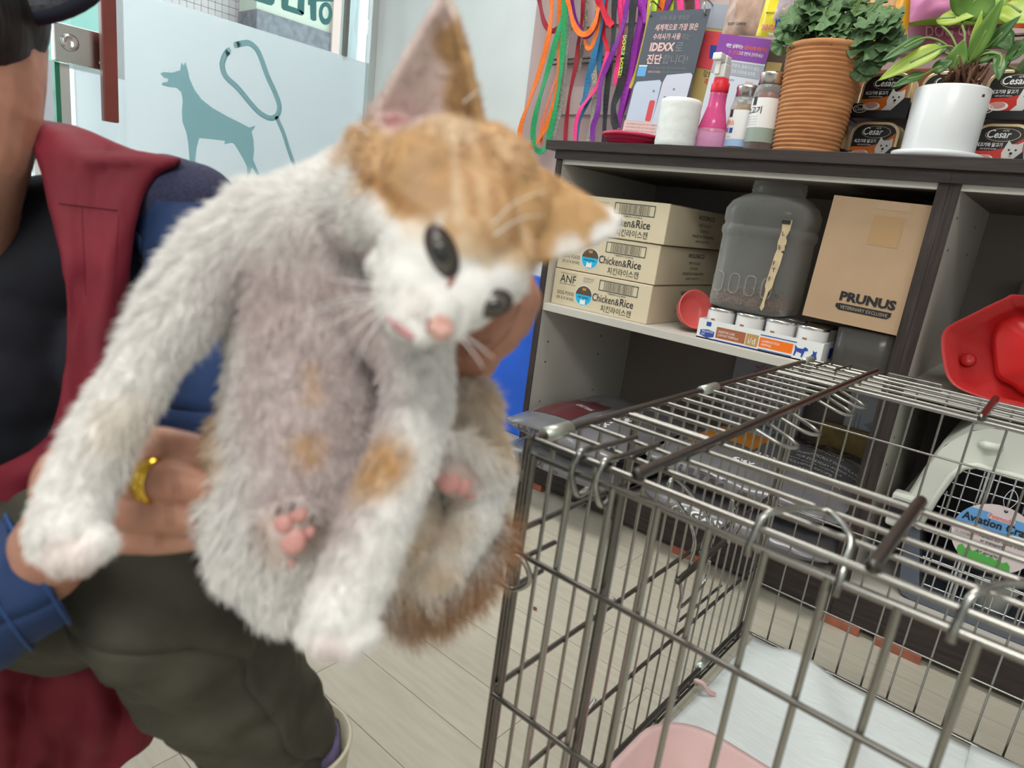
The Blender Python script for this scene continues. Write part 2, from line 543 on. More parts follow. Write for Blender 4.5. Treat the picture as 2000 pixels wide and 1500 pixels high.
MB().box((WX + 0.03, q1[1] + 0.001, 1.045), (WX + 0.045, q1[1] + 0.006, 1.125)).build('stud_plate', LOCKM, hd)

# street side, seen through the clear strip and the door
struct('ground_outside', MB().box((-9, -4, -0.08), (WX - 0.13, 6, -0.02)), mat('street', (0.5, 0.5, 0.5), 0.8))
TILE = mat('pale_facade_tile', (0.18, 0.165, 0.16), 0.5, var=0.10, scale=10)
b1 = thing('facade_house', 'pale tiled building front seen through the clear window strip', 'building', (-5.6, 2.0, 0), world=True)
MB().box((-5.9, -0.2, -0.02), (-5.615, 3.10, 3.2)).build('wall', mat('facade_joint', (0.11, 0.105, 0.105), 0.8), b1)
tl = MB().box((0, 0, 0), (0.016, 0.051, 0.051)).mesh('tile')
tl.materials.append(TILE)
for iy in range(17):
    for iz in range(11):
        t = bpy.data.objects.new('tile', tl); COL.objects.link(t); t.parent = b1; t.location = (-5.615 + 5.6, 2.17 + iy * 0.0545 - 2.0, 1.82 + iz * 0.0545)
b2 = thing('roofed_house', 'cream building with grey stone lower wall across the street', 'building', (-5.4, 3.6, 0), world=True)
MB().box((-5.59, 2.895, -0.02), (-5.30, 3.56, 2.02)).build('stone_wall', mat('grey_stone', (0.035, 0.037, 0.042), 0.8, col2=(0.065, 0.068, 0.078), scale=22, bump=0.4), b2)
MB().box((-5.59, 2.90, 2.02), (-5.32, 3.56, 3.2)).build('upper_wall', mat('cream_render', (0.16, 0.175, 0.14), 0.7), b2)
MB().box((-5.59, 3.56, -0.02), (-5.28, 3.66, 3.2)).build('pillar', mat('peach_pillar', (0.2, 0.15, 0.13), 0.7), b2)
MB().box((-5.9, 3.66, -0.02), (-5.5, 6.5, 3.2)).build('side_wall', mat('grey_green_render', (0.13, 0.155, 0.155), 0.7, var=.3, scale=3, stretch=(1, 6, 1)), b2)
b3 = thing('street_planter', 'dark leafy planter with pink flowers outside the glass door', 'planter', (-4.0, 0.75, -0.02), world=True)
MB().box((-4.3, 0.3, -0.02), (-3.9, 1.05, 0.55)).build('trough', mat('brown_trough', (0.16, 0.11, 0.08), 0.8), b3)
lv = MB()
for k in range(160):
    c = V3(-4.1 + rng.normal() * 0.08, 0.3 + 0.75 * rng.random(), 0.6 + 0.55 * rng.random() ** 1.3)
    u = unit(rng.normal(size=3)); w = unit(np.cross(u, rng.normal(size=3))); s_ = 0.03 + 0.03 * rng.random()
    lv.add([c - u * s_, c + w * s_ * .6, c + u * s_, c - w * s_ * .6], [(0, 1, 2, 3)])
o = lv.build('foliage', mat('dark_leaf', (0.03, 0.05, 0.03), 0.7, var=0.5, scale=15), b3); o['kind'] = 'stuff'
fm = mat('pink_petal', (0.25, 0.05, 0.09), 0.6)
for k in range(9):
    ball_mb = MB(); ball(ball_mb, (-3.93 + 0.03 * rng.random(), 0.35 + 0.65 * rng.random(), 0.75 + 0.4 * rng.random()), 0.025 + .015 * rng.random(), (1, 1, .7)); ball_mb.build('flower', fm, b3)
sg = thing('street_sign', 'green and blue sign panel beyond the glass door', 'sign', (-4.6, 1.2, 1.25), world=True)
MB().box((-4.63, 0.9, 1.25), (-4.6, 1.6, 2.0)).build('panel', mat('sign_green', (0.10, 0.20, 0.17), 0.5), sg)
MB().box((-4.599, 1.32, 1.55), (-4.595, 1.46, 1.68)).build('blue_mark', mat('sign_blue', (0.03, 0.10, 0.45), 0.5), sg)
MB().box((-4.64, 1.2, -0.02), (-4.61, 1.24, 1.25)).build('post', ALU, sg)

# pink display board behind the leashes, with hanging rails
PINK = mat('dusty_pink_board', (0.52, 0.385, 0.38), 0.6, var=0.05, scale=3)
board = struct('trim_1', MB().box((-1.719, 2.0, 0.0), (0.9, WY, 2.4)), PINK, 'dusty pink backing board of the hanging display')
for z in (1.285, 1.30, 1.62):
    MB().tube([(-1.60, 1.985, z), (0.9, 1.985, z)], 0.004, 8).build('rail', CHROME_D, board)
for z in (1.12, 1.4, 1.75):
    MB().box((-1.55, 1.992, z), (0.9, 2.0, z + 0.09)).build('slat', mat('pale_pink_slat', (0.60, 0.48, 0.47), 0.6), board)

# ------------------------------------------------------------------ shelving
FY = 1.468; BY = 1.995
XL = -1.128; XD = -0.2235; TOPZ = 0.961
def cabinet(name, label, x0, x1, shelf_z):
    c = thing(name, label, 'cabinet', ((x0 + x1) / 2, (FY + BY) / 2, 0), world=True)
    t = 0.018
    for xa, nm in ((x0, 'side_panel'), (x1 - t, 'side_panel')):
        s = MB().box((xa, FY + 0.002, 0.02), (xa + t, BY, 0.916)).build(nm, CREAM, c)
        e = MB().box((xa - 0.0005, FY - 0.001, 0.02), (xa + t + 0.0005, FY + 0.002, 0.9165)).build('edge_band', DARK_WOOD, s)
    MB().box((x0 + t, BY - 0.008, 0.02), (x1 - t, BY, 0.916)).build('back_panel', mat('back_board', (0.23, 0.195, 0.18), 0.6, var=0.06, scale=4), c)
    MB().box((x0 + t, FY + 0.016, 0.906), (x1 - t, BY - 0.008, 0.9162)).build('top_panel', mat('shaded_underside', (0.13, 0.11, 0.10), 0.6), c)  # shadow under the worktop is put into this panel's dark colour
    MB().box((x0 + t, FY + 0.003, 0.905), (x1 - t, FY + 0.016, 0.9164)).build('front_strip', CREAM, c)
    MB().box((x0 + t, FY + 0.002, shelf_z - 0.02), (x1 - t, BY - 0.008, shelf_z)).build('shelf', CREAM, c, bevel=0.001)
    MB().box((x0 + t, FY + 0.002, 0.088), (x1 - t, BY - 0.008, 0.106)).build('bottom_panel', CREAM, c)
    MB().box((x0, FY - 0.008, 0.018), (x1, FY + 0.002, 0.100)).build('kick_board', DARK_WOOD_H, c, bevel=0.001)
    MB().box((x0, FY - 0.010, 0.9165), (x1, FY + 0.006, 0.9375)).build('top_rail', DARK_WOOD_H, c)
    hole = mat('screw_hole', (0.02, 0.018, 0.016), 0.8)
    for z in (0.86, 0.80, 0.42, 0.36, 0.24):
        for yy in (FY + 0.05, FY + 0.33):
            MB().lathe([(0.0028, 0), (0.0028, 0.0006)], (x0 + t, yy, z), 10, (1, 0, 0)).build('screw_hole', hole, c)
    return c
cabinet('open_cabinet', 'dark-edged open cabinet holding dog food cartons and feed sacks', XL, XD, 0.535)
cabinet('open_cabinet', 'dark-edged open cabinet holding the pet carrier and red tray', XD + 0.0005, 0.66, 0.541)
wt = MB().box((XL - 0.028, FY - 0.02, 0.938), (0.69, BY, TOPZ)).build('worktop', DARK_WOOD_H, None, bevel=0.0015)
tag(wt, 'long dark wood-grain worktop lying over both open cabinets', 'worktop')
SHIM = mat('red_shim', (0.36, 0.12, 0.07), 0.7, var=0.2)
for i, (x, lab) in enumerate(((-1.10, 'reddish shim under the outer corner of the cabinet kick board'), (-0.60, 'reddish shim under the kick board behind the cage corner'), (-0.245, 'reddish shim under the kick board near the double upright'), (-0.13, 'reddish shim under the kick board below the pet carrier'))):
    tag(MB().box((x, FY - 0.014, 0.0), (x + 0.085, FY + 0.03, 0.018)).build('wooden_shim', SHIM, None, bevel=0.001), lab, 'shim', 'shims under the cabinets')
# blue panel beside the cabinet and white carton above it
bb = thing('plastic_board', 'bright blue plastic board standing between wall and cabinet', 'board', (-1.31, 1.72, 0), world=True)
MB().box((-1.475, 1.70, 0.03), (-1.155, 1.74, 0.575)).build('sheet', mat('bright_blue', (0.015, 0.13, 0.75), 0.4, var=0.08, scale=8), bb, bevel=0.004)
MB().box((-1.48, 1.695, 0.0), (-1.15, 1.745, 0.03)).build('foot_rail', mat('grey_foot', (0.4, 0.4, 0.42), 0.5), bb)
MB().box((-1.48, 1.702, 0.03), (-1.474, 1.738, 0.575)).build('edge_strip', mat('light_blue_edge', (0.3, 0.5, 0.8), 0.4), bb)
ws = MB().box((-1.66, 1.86, 0.0), (-1.16, 1.90, 0.61)).build('white_board', mat('white_board_m', (0.82, 0.84, 0.85), 0.5), None, bevel=0.003)
tag(ws, 'white board leaning behind the blue plastic board', 'board')

# ------------------------------------------------------------------ dog food cartons
KRAFT = mat('cream_carton', (0.68, 0.585, 0.415), 0.6, var=0.04, scale=8)
CYAN = mat('cyan_print', (0.02, 0.45, 0.72), 0.5); BROWN = mat('brown_print', (0.10, 0.06, 0.04), 0.5); OCHRE = mat('ochre_print', (0.45, 0.27, 0.05), 0.5)
DKG = mat('dark_green_print', (0.04, 0.075, 0.065), 0.5)
def carton(i, z, x0, y0, rot, label):
    W, D, Hh = 0.306, 0.40, 0.099
    c = thing('food_carton', label, 'carton', (x0 + W / 2, y0, z), (0, 0, rot), 'stacked chicken and rice cartons')
    MB().box((-W / 2, 0, 0), (W / 2, D, Hh - 0.001)).build('box', KRAFT, c, bevel=0.002)
    MB().box((-W / 2 - 0.0003, 0.002, 0.0965), (W / 2 + 0.0003, D, 0.0972)).build('lid_seam', BROWN, c)
    p = Print(c, (-W / 2, 0, 0), (1, 0, 0), (0, 0, 1))
    p.text(BLACK_INK, 'ANF', 0.022, 0.064, 0.021, 0.052); p.rect('rule_mark', BLACK_INK, 0.021, 0.0595, 0.054, 0.001); p.rect('rule_mark', BLACK_INK, 0.021, 0.0885, 0.054, 0.0008)
    p.text(GREY_INK, 'SUPERIOR\nQUALITY', 0.098, 0.074, 0.013, 0.034)
    p.text(BLACK_INK, 'DOG FOOD', 0.018, 0.031, 0.0095, 0.056); p.text(BLACK_INK, '[95 G X 24 EA]', 0.018, 0.016, 0.0095, 0.056)
    bx_, by_, rx_, ry_ = 0.106, 0.038, 0.0265, 0.026
    R = [(bx_ + rx_ * math.cos(a), by_ + ry_ * math.sin(a)) for a in np.linspace(0, 2 * math.pi, 32, endpoint=False)]
    Rw = [(bx_ + (rx_ + .0018) * math.cos(a), by_ + (ry_ + .0018) * math.sin(a)) for a in np.linspace(0, 2 * math.pi, 32, endpoint=False)]
    p.poly('badge_rim', WHITE_INK, Rw); p.poly('badge', CYAN, R, 0.0003)
    p.poly('badge_top', BROWN, [(bx_ + rx_ * math.cos(a), by_ + ry_ * math.sin(a)) for a in np.linspace(0.1, math.pi - 0.1, 16)], 0.0006)
    p.rect('badge_mark', OCHRE, bx_ - .006, 0.052, 0.012, 0.007, 0.0009)
    p.text(BLACK_INK, 'ORIGINAL', bx_ - .019, 0.031, 0.005, 0.038, lift=0.0009)
    p.poly('badge_dog', WHITE_INK, [(bx_ - .009, 0.0145), (bx_ - .008, 0.026), (bx_ - .006, 0.030), (bx_ - .003, 0.026), (bx_ + .003, 0.026), (bx_ + .006, 0.030), (bx_ + .008, 0.026), (bx_ + .009, 0.0145)], 0.0009)
    x, y, w, h = 0.150, 0.061, 0.118, 0.028
    for (a, b, cc, d) in ((x, y, w, 0.0022), (x, y + h - 0.0022, w, 0.0022), (x, y, 0.0022, h), (x + w - 0.0022, y, 0.0022, h), (x + 0.015, y, 0.001, h), (x + w - 0.016, y, 0.001, h)):
        p.rect('barcode', DKG, a, b, cc, d)
    r2 = random.Random(4); xx = x + 0.017
    while xx < x + w - 0.018:
        ww = r2.choice((0.0006, 0.0011, 0.0016)); p.rect('barcode', BLACK_INK, xx, y + 0.003, ww, h - 0.006); xx += ww + r2.choice((0.0011, 0.0019))
    p.text(BLACK_INK, '18809123456', x + 0.03, y - 0.006, 0.004, 0.055)
    p.text(BLACK_INK, 'Chicken', 0.134, 0.031, 0.0205, 0.070, bold=0.006); p.text(BLACK_INK, '&', 0.206, 0.031, 0.017, 0.013); p.text(BLACK_INK, 'Rice', 0.221, 0.031, 0.020, 0.040, bold=0.010)
    p.text(BLACK_INK, '치킨라이스캔', 0.165, 0.007, 0.018, 0.093, bold=0.004)
    p.flush()
    q = Print(c, (W / 2, 0, 0), (0, 1, 0), (0, 0, 1))
    q.text(BLACK_INK, 'WOORICO', 0.16, 0.072, 0.012, 0.10, bold=0.015)
    for k, (s, w) in enumerate((('PET FOOD', .07), ('DOGS', .05), ('MADE IN THAILAND', .13), ('EXP (LOT)', .08))): q.text(BLACK_INK, s, 0.21 - w / 2, 0.055 - k * 0.014, 0.007, w)
    q.flush()
    return c
carton(0, 0.535, -1.104, 1.497, 0.0, 'cream dog food carton at the bottom of the stack of three')
carton(1, 0.635, -1.103, 1.500, 0.008, 'cream dog food carton in the middle of the stack of three')
carton(2, 0.735, -1.095, 1.498, -0.006, 'cream dog food carton on top of the stack of three')

# coral bowl leaning on its side
CORAL = mat('coral_plastic', (0.72, 0.13, 0.12), 0.42)
cb = thing('plastic_bowl', 'coral plastic bowl tipped on its side beside the cream cartons', 'bowl', (-0.707, 1.545, 0.535), world=True)
cc = V3(-0.712, 1.56, 0.585); ax = unit(V3(0.78, -0.52, 0.34))
MB().lathe([(0.0, -0.020), (0.026, -0.020), (0.040, -0.008), (0.0475, 0.018), (0.050, 0.020), (0.046, 0.020), (0.037, -0.004), (0.024, -0.012), (0.0, -0.012)], cc, 36, ax, False, False).build('shell', CORAL, cb)
MB().lathe([(0.030, -0.0202), (0.030, -0.024), (0.027, -0.024), (0.027, -0.0202)], cc, 28, ax, False, False).build('foot_ring', CORAL, cb)

# tray of cans with printed front
ct = thing('can_tray', 'white printed cardboard tray full of pet food cans', 'tray', (-0.515, 1.49, 0.535), (0, 0, 0))
CARD = mat('white_card', (0.78, 0.80, 0.79), 0.45)
W, D, Hh = 0.285, 0.20, 0.046
ty = MB().box((-W / 2, 0, 0), (W / 2, D, 0.003)).box((-W / 2, 0, 0), (W / 2, 0.002, Hh)).box((-W / 2, D - 0.002, 0), (W / 2, D, Hh)).box((-W / 2, 0.002, 0), (-W / 2 + 0.002, D - .002, Hh)).box((W / 2 - 0.002, 0.002, 0), (W / 2, D - .002, Hh)).build('carton', CARD, ct)
p = Print(ct, (-W / 2, 0, 0), (1, 0, 0), (0, 0, 1))
BLUE = mat('navy_print', (0.03, 0.07, 0.35), 0.5); RUST = mat('rust_print', (0.38, 0.12, 0.05), 0.5); GOLD = mat('gold_print', (0.5, 0.3, 0.10), 0.5); ORNG = mat('orange_print', (0.9, 0.18, 0.01), 0.5)
p.rect('blue_mark', BLUE, 0.020, 0.031, 0.012, 0.010); p.poly('blue_mark', BLUE, [(0.008, 0.008), (0.026, 0.003), (0.043, 0.008), (0.043, 0.020), (0.026, 0.023), (0.008, 0.020)])
p.text(WHITE_INK, 'PRESCRIPTION\nDIET', 0.012, 0.009, 0.011, 0.028)
p.rect('rust_panel', RUST, 0.047, 0.008, 0.070, 0.026); p.text(WHITE_INK, 'DIGESTIVE CARE\nLOW FAT FORMULA', 0.052, 0.013, 0.014, 0.05)
p.rect('gold_panel', GOLD, 0.119, 0.007, 0.028, 0.027); p.text(WHITE_INK, 'i/d', 0.125, 0.012, 0.014, 0.016)
p.rect('orange_panel', ORNG, 0.150, 0.010, 0.074, 0.022); p.text(WHITE_INK, 'ALIMENTATION\nANIMALE', 0.155, 0.014, 0.013, 0.04)
for yy, x0, w in ((0.0015, 0.045, 0.10), (0.0035, 0.150, 0.075), (0.036, 0.150, 0.080)): p.rect('small_print', BLUE, x0, yy, w, 0.0022)
p.poly('pet_mark', BLUE, [(0.228, 0.008), (0.231, 0.008), (0.233, 0.018), (0.244, 0.016), (0.244, 0.008), (0.247, 0.008), (0.250, 0.022), (0.257, 0.024), (0.254, 0.029), (0.249, 0.031), (0.245, 0.026), (0.234, 0.026), (0.227, 0.032), (0.229, 0.022)])
p.poly('pet_mark', BLUE, [(0.262, 0.006), (0.276, 0.006), (0.277, 0.012), (0.274, 0.020), (0.275, 0.027), (0.272, 0.025), (0.269, 0.025), (0.266, 0.028), (0.267, 0.020), (0.262, 0.013)])
p.flush()
p = Print(ct, (W / 2, 0, 0), (0, 1, 0), (0, 0, 1)); p.rect('side_mark', BLUE, 0.05, 0.008, 0.03, 0.024); p.rect('side_mark', BLUE, 0.12, 0.010, 0.05, 0.004); p.flush()
CANL = mat('can_steel', (0.72, 0.72, 0.72), 0.25, 1.0); LABW = mat('can_label', (0.80, 0.79, 0.78), 0.4)
def can(x, y, label):
    c = thing('food_can', label, 'can', (x, y, 0.5385), group='cans in the printed tray')
    MB().lathe([(0.0315, 0), (0.033, 0.002), (0.033, 0.006), (0.032, 0.008)], n=28).build('base_rim', CANL, c)
    MB().lathe([(0.032, 0.008), (0.032, 0.064)], n=28, cap0=False, cap1=False).build('paper_label', LABW, c)
    MB().lathe([(0.032, 0.064), (0.0335, 0.067), (0.0335, 0.071), (0.031, 0.0715), (0.0305, 0.068), (0.0, 0.068)], n=28, cap0=False).build('lid', CANL, c)
    G = []
    for nm, m, a0, a1, z0, z1 in (('label_mark', BLUE, -70, -45, .014, .026), ('label_mark', RUST, -110, -92, .034, .046), ('bar_code', GREY_INK, -150, -128, .02, .04), ('label_mark', ORNG, -30, -20, .014, .03)):
        mb = MB(); A = np.radians(np.linspace(a0, a1, 6))
        mb.grid(np.array([[(0.0323 * math.cos(a), 0.0323 * math.sin(a), z) for z in (z0, z1)] for a in A])); mb.build(nm, m, c)
    return c
labs = ['white labelled can at the outer end of the printed tray beside the coral bowl', 'white labelled can second along in the front of the printed tray', 'white labelled can third along in the front of the printed tray', 'white labelled can at the tray end below the brown box']
for i in range(4):
    can(-0.622 + i * 0.0705, 1.53, labs[i])
for i in range(4):
    can(-0.622 + i * 0.0705, 1.60, ('white labelled can behind the outer end can under the clear jar', 'white labelled can behind the second can under the clear jar', 'white labelled can behind the third can under the clear jar', 'white labelled can behind the end can below the brown box')[i])

# big clear jar with a little kibble
jar = thing('plastic_jar', 'large clear lidless jar with brown kibble at its bottom', 'jar', (-0.575, 1.60, 0.6105))
def clear_plastic(name, col, mix=0.12, rough=0.08):
    m = bpy.data.materials.new(name); m.use_nodes = True; nt = m.node_tree
    b = nt.nodes['Principled BSDF']; b.inputs['Base Color'].default_value = (*col, 1); b.inputs['Roughness'].default_value = rough
    t = nt.nodes.new('ShaderNodeBsdfTransparent'); t.inputs[0].default_value = (*[min(1, c + 0.25) for c in col], 1)
    lw = nt.nodes.new('ShaderNodeLayerWeight'); lw.inputs[0].default_value = 0.35
    mr = nt.nodes.new('ShaderNodeMapRange'); mr.inputs['To Min'].default_value = mix; mr.inputs['To Max'].default_value = 0.75
    x = nt.nodes.new('ShaderNodeMixShader')
    nt.links.new(lw.outputs['Facing'], mr.inputs['Value']); nt.links.new(mr.outputs[0], x.inputs[0])
    nt.links.new(t.outputs[0], x.inputs[1]); nt.links.new(b.outputs[0], x.inputs[2]); nt.links.new(x.outputs[0], nt.nodes['Material Output'].inputs[0])
    MATS[name] = m; return m
JARM = clear_plastic('clear_pet_plastic', (0.62, 0.62, 0.60), 0.16)
def superlathe(prof, n=48, e=4.0, c=(0, 0, 0)):
    P = np.zeros((n, len(prof), 3))
    for k in range(n):
        a = 2 * math.pi * k / n; ca, sa = math.cos(a), math.sin(a)
        for j, (r, h, sq) in enumerate(prof):
            ee = 2 + (e - 2) * sq; s = (abs(ca) ** ee + abs(sa) ** ee) ** (-1 / ee)
            P[k, j] = (c[0] + r * s * ca, c[1] + r * s * sa, c[2] + h)
    return P
prof = [(0.0, 0.002, 0), (0.075, 0.0, 1), (0.092, 0.006, 1), (0.094, 0.02, 1), (0.093, 0.05, 1), (0.093, 0.10, 1), (0.093, 0.165, 1), (0.094, 0.170, 1), (0.097, 0.176, 1), (0.097, 0.188, 1), (0.093, 0.193, 1), (0.093, 0.198, 1), (0.096, 0.203, 1), (0.096, 0.228, 1),
        (0.090, 0.246, .6), (0.074, 0.262, .2), (0.060, 0.268, 0), (0.059, 0.272, 0), (0.061, 0.275, 0), (0.059, 0.279, 0), (0.061, 0.283, 0), (0.059, 0.287, 0), (0.0585, 0.298, 0)]
MB().grid(superlathe(prof), 0, True, True).build('body', JARM, jar)
for k in range(4):
    x = -0.062 + k * 0.038
    pts = rrect(0.022, 0.045, 0.010, 4, x, 0.062)
    MB().tube([(a, -0.0935, b) for a, b in pts], 0.0016, 6, closed=True).build('moulded_oval', JARM, jar)
kb = MB()
for k in range(520):
    r = 0.085 * math.sqrt(rng.random()); a = rng.random() * 6.283; hz = 0.008 + (0.030 + 0.012 * math.sin(a)) * rng.random() ** .6
    ca, sa = math.cos(a), math.sin(a); s = (abs(ca) ** 4 + abs(sa) ** 4) ** (-.25)
    kb.lathe([(0.0, 0), (0.0045, 0.001), (0.0045, 0.004), (0.0, 0.005)], (r * s * ca, r * s * sa, hz), 6, rng.normal(size=3), False, False)
o = kb.build('kibble', mat('kibble_brown', (0.22, 0.10, 0.055), 0.75, var=0.3, scale=60), jar); o['kind'] = 'stuff'
LAB = mat('torn_label', (0.62, 0.48, 0.30), 0.6, var=0.15, scale=50)
lp = [(0.050, 0.214), (0.072, 0.214), (0.071, 0.19), (0.066, 0.178), (0.0695, 0.17), (0.069, 0.150), (0.062, 0.146), (0.068, 0.142), (0.066, 0.115), (0.062, 0.09), (0.060, 0.066), (0.054, 0.055), (0.051, 0.032), (0.0525, 0.022), (0.048, 0.012), (0.043, 0.018), (0.046, 0.034), (0.047, 0.058), (0.044, 0.070), (0.047, 0.10), (0.050, 0.135), (0.053, 0.15), (0.051, 0.165), (0.054, 0.19)]
MB().prism([(a, b) for a, b in lp][::-1], (0.004, -0.0965, 0.0), (1, 0, 0), (0, 0, 1), -0.0012).build('torn_label', LAB, jar)
MB().box((0.055, -0.0985, 0.205), (0.073, -0.0972, 0.2135)).build('black_label_band', BLACK_INK, jar)
p = Print(jar, (0.004, -0.0966, 0), (1, 0, 0), (0, 0, 1)); p.lift = 0.0015
for s, xx, yy in (('L  I', 0.058, 0.18), ('E  I', 0.056, 0.15), ('F :', 0.052, 0.115), ('T', 0.053, 0.10), ('F', 0.050, 0.08)): p.text(BLACK_INK, s, xx, yy, 0.009, rot=0.15)
p.flush()

# brown carton
CARDB = mat('brown_corrugated', (0.46, 0.31, 0.19), 0.7, var=0.05, scale=10)
pb = thing('brown_box', 'open-topped brown cardboard box tilted above the cans', 'box', (-0.331, 1.50, 0.628), (0, 0.03, 0.0))
W, D, Hh = 0.205, 0.30, 0.252
bx = MB().box((-W / 2, 0, 0), (W / 2, D, 0.004)).box((-W / 2, 0, 0.004), (W / 2, 0.004, Hh)).box((-W / 2, D - 0.004, .004), (W / 2, D, Hh)).box((-W / 2, 0.004, .004), (-W / 2 + 0.004, D - .004, Hh)).box((W / 2 - 0.004, 0.004, .004), (W / 2, D - .004, Hh)).build('carton', CARDB, pb)
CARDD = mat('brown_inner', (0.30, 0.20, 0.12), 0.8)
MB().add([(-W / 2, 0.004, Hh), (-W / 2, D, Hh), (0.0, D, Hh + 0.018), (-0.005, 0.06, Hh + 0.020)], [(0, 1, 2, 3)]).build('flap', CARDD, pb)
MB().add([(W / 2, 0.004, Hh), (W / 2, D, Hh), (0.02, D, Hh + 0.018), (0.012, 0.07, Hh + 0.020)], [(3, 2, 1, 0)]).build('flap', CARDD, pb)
p = Print(pb, (-W / 2, 0, 0), (1, 0, 0), (0, 0, 1))
p.text(BLACK_INK, 'PRUNUS', 0.064, 0.046, 0.020, 0.106, bold=0.05)
p.poly('ribbon_mark', BLACK_INK, [(0.060, 0.033), (0.068, 0.027), (0.160, 0.027), (0.166, 0.033), (0.166, 0.041), (0.068, 0.041), (0.060, 0.039)])
p.text(mat('kraft_print', (0.45, 0.36, 0.27), .6), 'VETERINARY EXCLUSIVE', 0.070, 0.0305, 0.0068, 0.090, lift=0.0005)
p.rect('tape_patch', mat('tape_tan', (0.45, 0.28, 0.14), 0.35), 0.085, 0.165, 0.056, 0.058)
p.rect('clear_tape', mat('tape_gloss', (0.48, 0.33, 0.21), 0.15), 0.082, 0.235, 0.064, 0.016)
p.flush()
DUSTP = clear_plastic('smoky_plastic', (0.16, 0.15, 0.14), 0.45, 0.2)
dk = thing('storage_case', 'smoky dark plastic case under the brown cardboard box', 'case', (-0.305, 1.565, 0.5353))
MB().grid(superlathe([(0.0, 0.001, 1), (0.052, 0.0, 1), (0.056, 0.01, 1), (0.058, 0.083, 1), (0.050, 0.0875, 1), (0.0, 0.088, 1)], 40, 6), 0, True, True).build('body', DUSTP, dk)
MB().lathe([(0.03, 0.0878), (0.03, 0.090), (0.0, 0.091)], n=24).build('lid', DUSTP, dk)

# ------------------------------------------------------------------ feed sacks
SACK = mat('grey_sack_foil', (0.20, 0.195, 0.21), 0.26, 0.2, var=0.12, scale=7, bump=0.6)
MAROON = mat('maroon_print', (0.10, 0.025, 0.03), 0.35); SORNG = mat('sack_orange', (0.68, 0.24, 0.02), 0.4); SLBL = mat('sack_blue', (0.30, 0.45, 0.62), 0.4); SDARK = mat('sack_dark', (0.07, 0.06, 0.07), 0.4); TAUPE = mat('sack_taupe', (0.33, 0.26, 0.20), 0.4)
class Sack:
    def __init__(s, label, x0, x1, y0, y1, z0, z1, seed, rot=0.0):
        s.c = V3((x0 + x1) / 2, (y0 + y1) / 2, (z0 + z1) / 2); s.a = (x1 - x0) / 2; s.b = (y1 - y0) / 2; s.h = (z1 - z0) / 2; s.seed = seed; s.rot = rot
        s.t = thing('feed_sack', label, 'sack', (s.c[0], s.c[1], z0), world=True, group='feed sacks under the shelf')
        n, m = 56, 64
        P = np.array([[s.S(i / (n - 1), 2 * math.pi * j / m) for j in range(m)] for i in range(n)])
        P = np.concatenate([P, P[:, :1]], 1)
        MB().grid(P[:, ::-1], 0).build('bag', SACK, s.t)
    def S(s, u, th, lift=0.0):
        k = 2 * u - 1
        hu = max(0.10, (1 - abs(k) ** 3.5)) ** 0.6; bu = (1 - 0.10 * abs(k) ** 6)
        ct, st = math.cos(th), math.sin(th); e = 2.6; q = (abs(ct) ** e + abs(st) ** e) ** (-1 / e)
        p = V3(k * s.a, -s.b * bu * q * ct, s.h * hu * q * st)
        w = noise.noise(Vector((p[0] * 9, p[1] * 9 + s.seed * 7, st * 1.5))) * 0.010 + noise.noise(Vector((p[0] * 26 + s.seed, p[1] * 16, st * 3))) * 0.004
        nn = unit(V3(0, -ct, st)); p = p + nn * (w * min(1, hu) * (0.35 if st < -0.3 else 1.0) + lift)
        p[2] = max(p[2], -s.h)
        cr, sr = math.cos(s.rot), math.sin(s.rot)
        return s.c + V3(cr * p[0] - sr * p[1], sr * p[0] + cr * p[1], p[2])
    def patch(s, name, m, u0, u1, t0, t1, n=14, lift=0.0012, slant=0.0):
        A = np.array([[s.S(u0 + (u1 - u0) * i / (n - 1) + slant * j / (n - 1), math.radians(t0 + (t1 - t0) * j / (n - 1)), lift) for j in range(n)] for i in range(n)])
        MB().grid(A).build(name, m, s.t)
    def text(s, m, body, u0, u1, t0, t1, bold=0.03, shear=0.0, name='lettering'):
        v, f, W0 = text_geo(body, bold, shear)
        P = [s.S(u0 + (u1 - u0) * a / W0, math.radians(t0 + (t1 - t0) * b), 0.0022) for a, b in v]
        MB().add(P, f).build(name, m, s.t)
    def tri(s, m, pts): MB().add([s.S(u, math.radians(t), 0.0016) for u, t in pts], [tuple(range(len(pts)))]).build('mark', m, s.t)

k1 = Sack('grey feed sack at the bottom of the maroon-topped pair', -1.085, -0.715, 1.325, 1.80, 0.1065, 0.182, 1)
k1.text(SDARK, 'ULTRA', 0.20, 0.42, -14, 8); k1.text(SDARK, '28%', 0.50, 0.56, -12, 0); k1.patch('maroon_band', MAROON, 0.12, 0.55, 50, 75)
k2 = Sack('grey feed sack with maroon top panel lying uppermost', -1.075, -0.72, 1.31, 1.79, 0.187, 0.266, 2)
k2.patch('maroon_panel', MAROON, 0.10, 0.47, 52, 100, 18); k2.text(SDARK, 'ULTRA', 0.16, 0.42, -12, 12)
k2.text(WHITE_INK, '26%', 0.60, 0.76, 78, 88, 0.03); k2.text(WHITE_INK, 'PROTEIN', 0.60, 0.78, 91, 94, 0.0); k2.text(WHITE_INK, 'FAT\n11%', 0.56, 0.72, 60, 75, 0.03)
k2.text(WHITE_INK, 'ADULT DOG', 0.30, 0.45, 76, 81, 0.0); k2.tri(SDARK, [(0.70, 96), (0.80, 93), (0.86, 101), (0.78, 104)])
k3 = Sack('grey feed sack at the bottom beside the double upright', -0.69, -0.245, 1.395, 1.93, 0.1065, 0.185, 3)
k3.text(WHITE_INK, 'VAGAS', 0.20, 0.50, -16, 12, 0.035, 0.2); k3.patch('orange_flash', SORNG, 0.22, 0.44, 22, 34); k3.tri(SORNG, [(0.36, -18), (0.44, -20), (0.45, -14)])
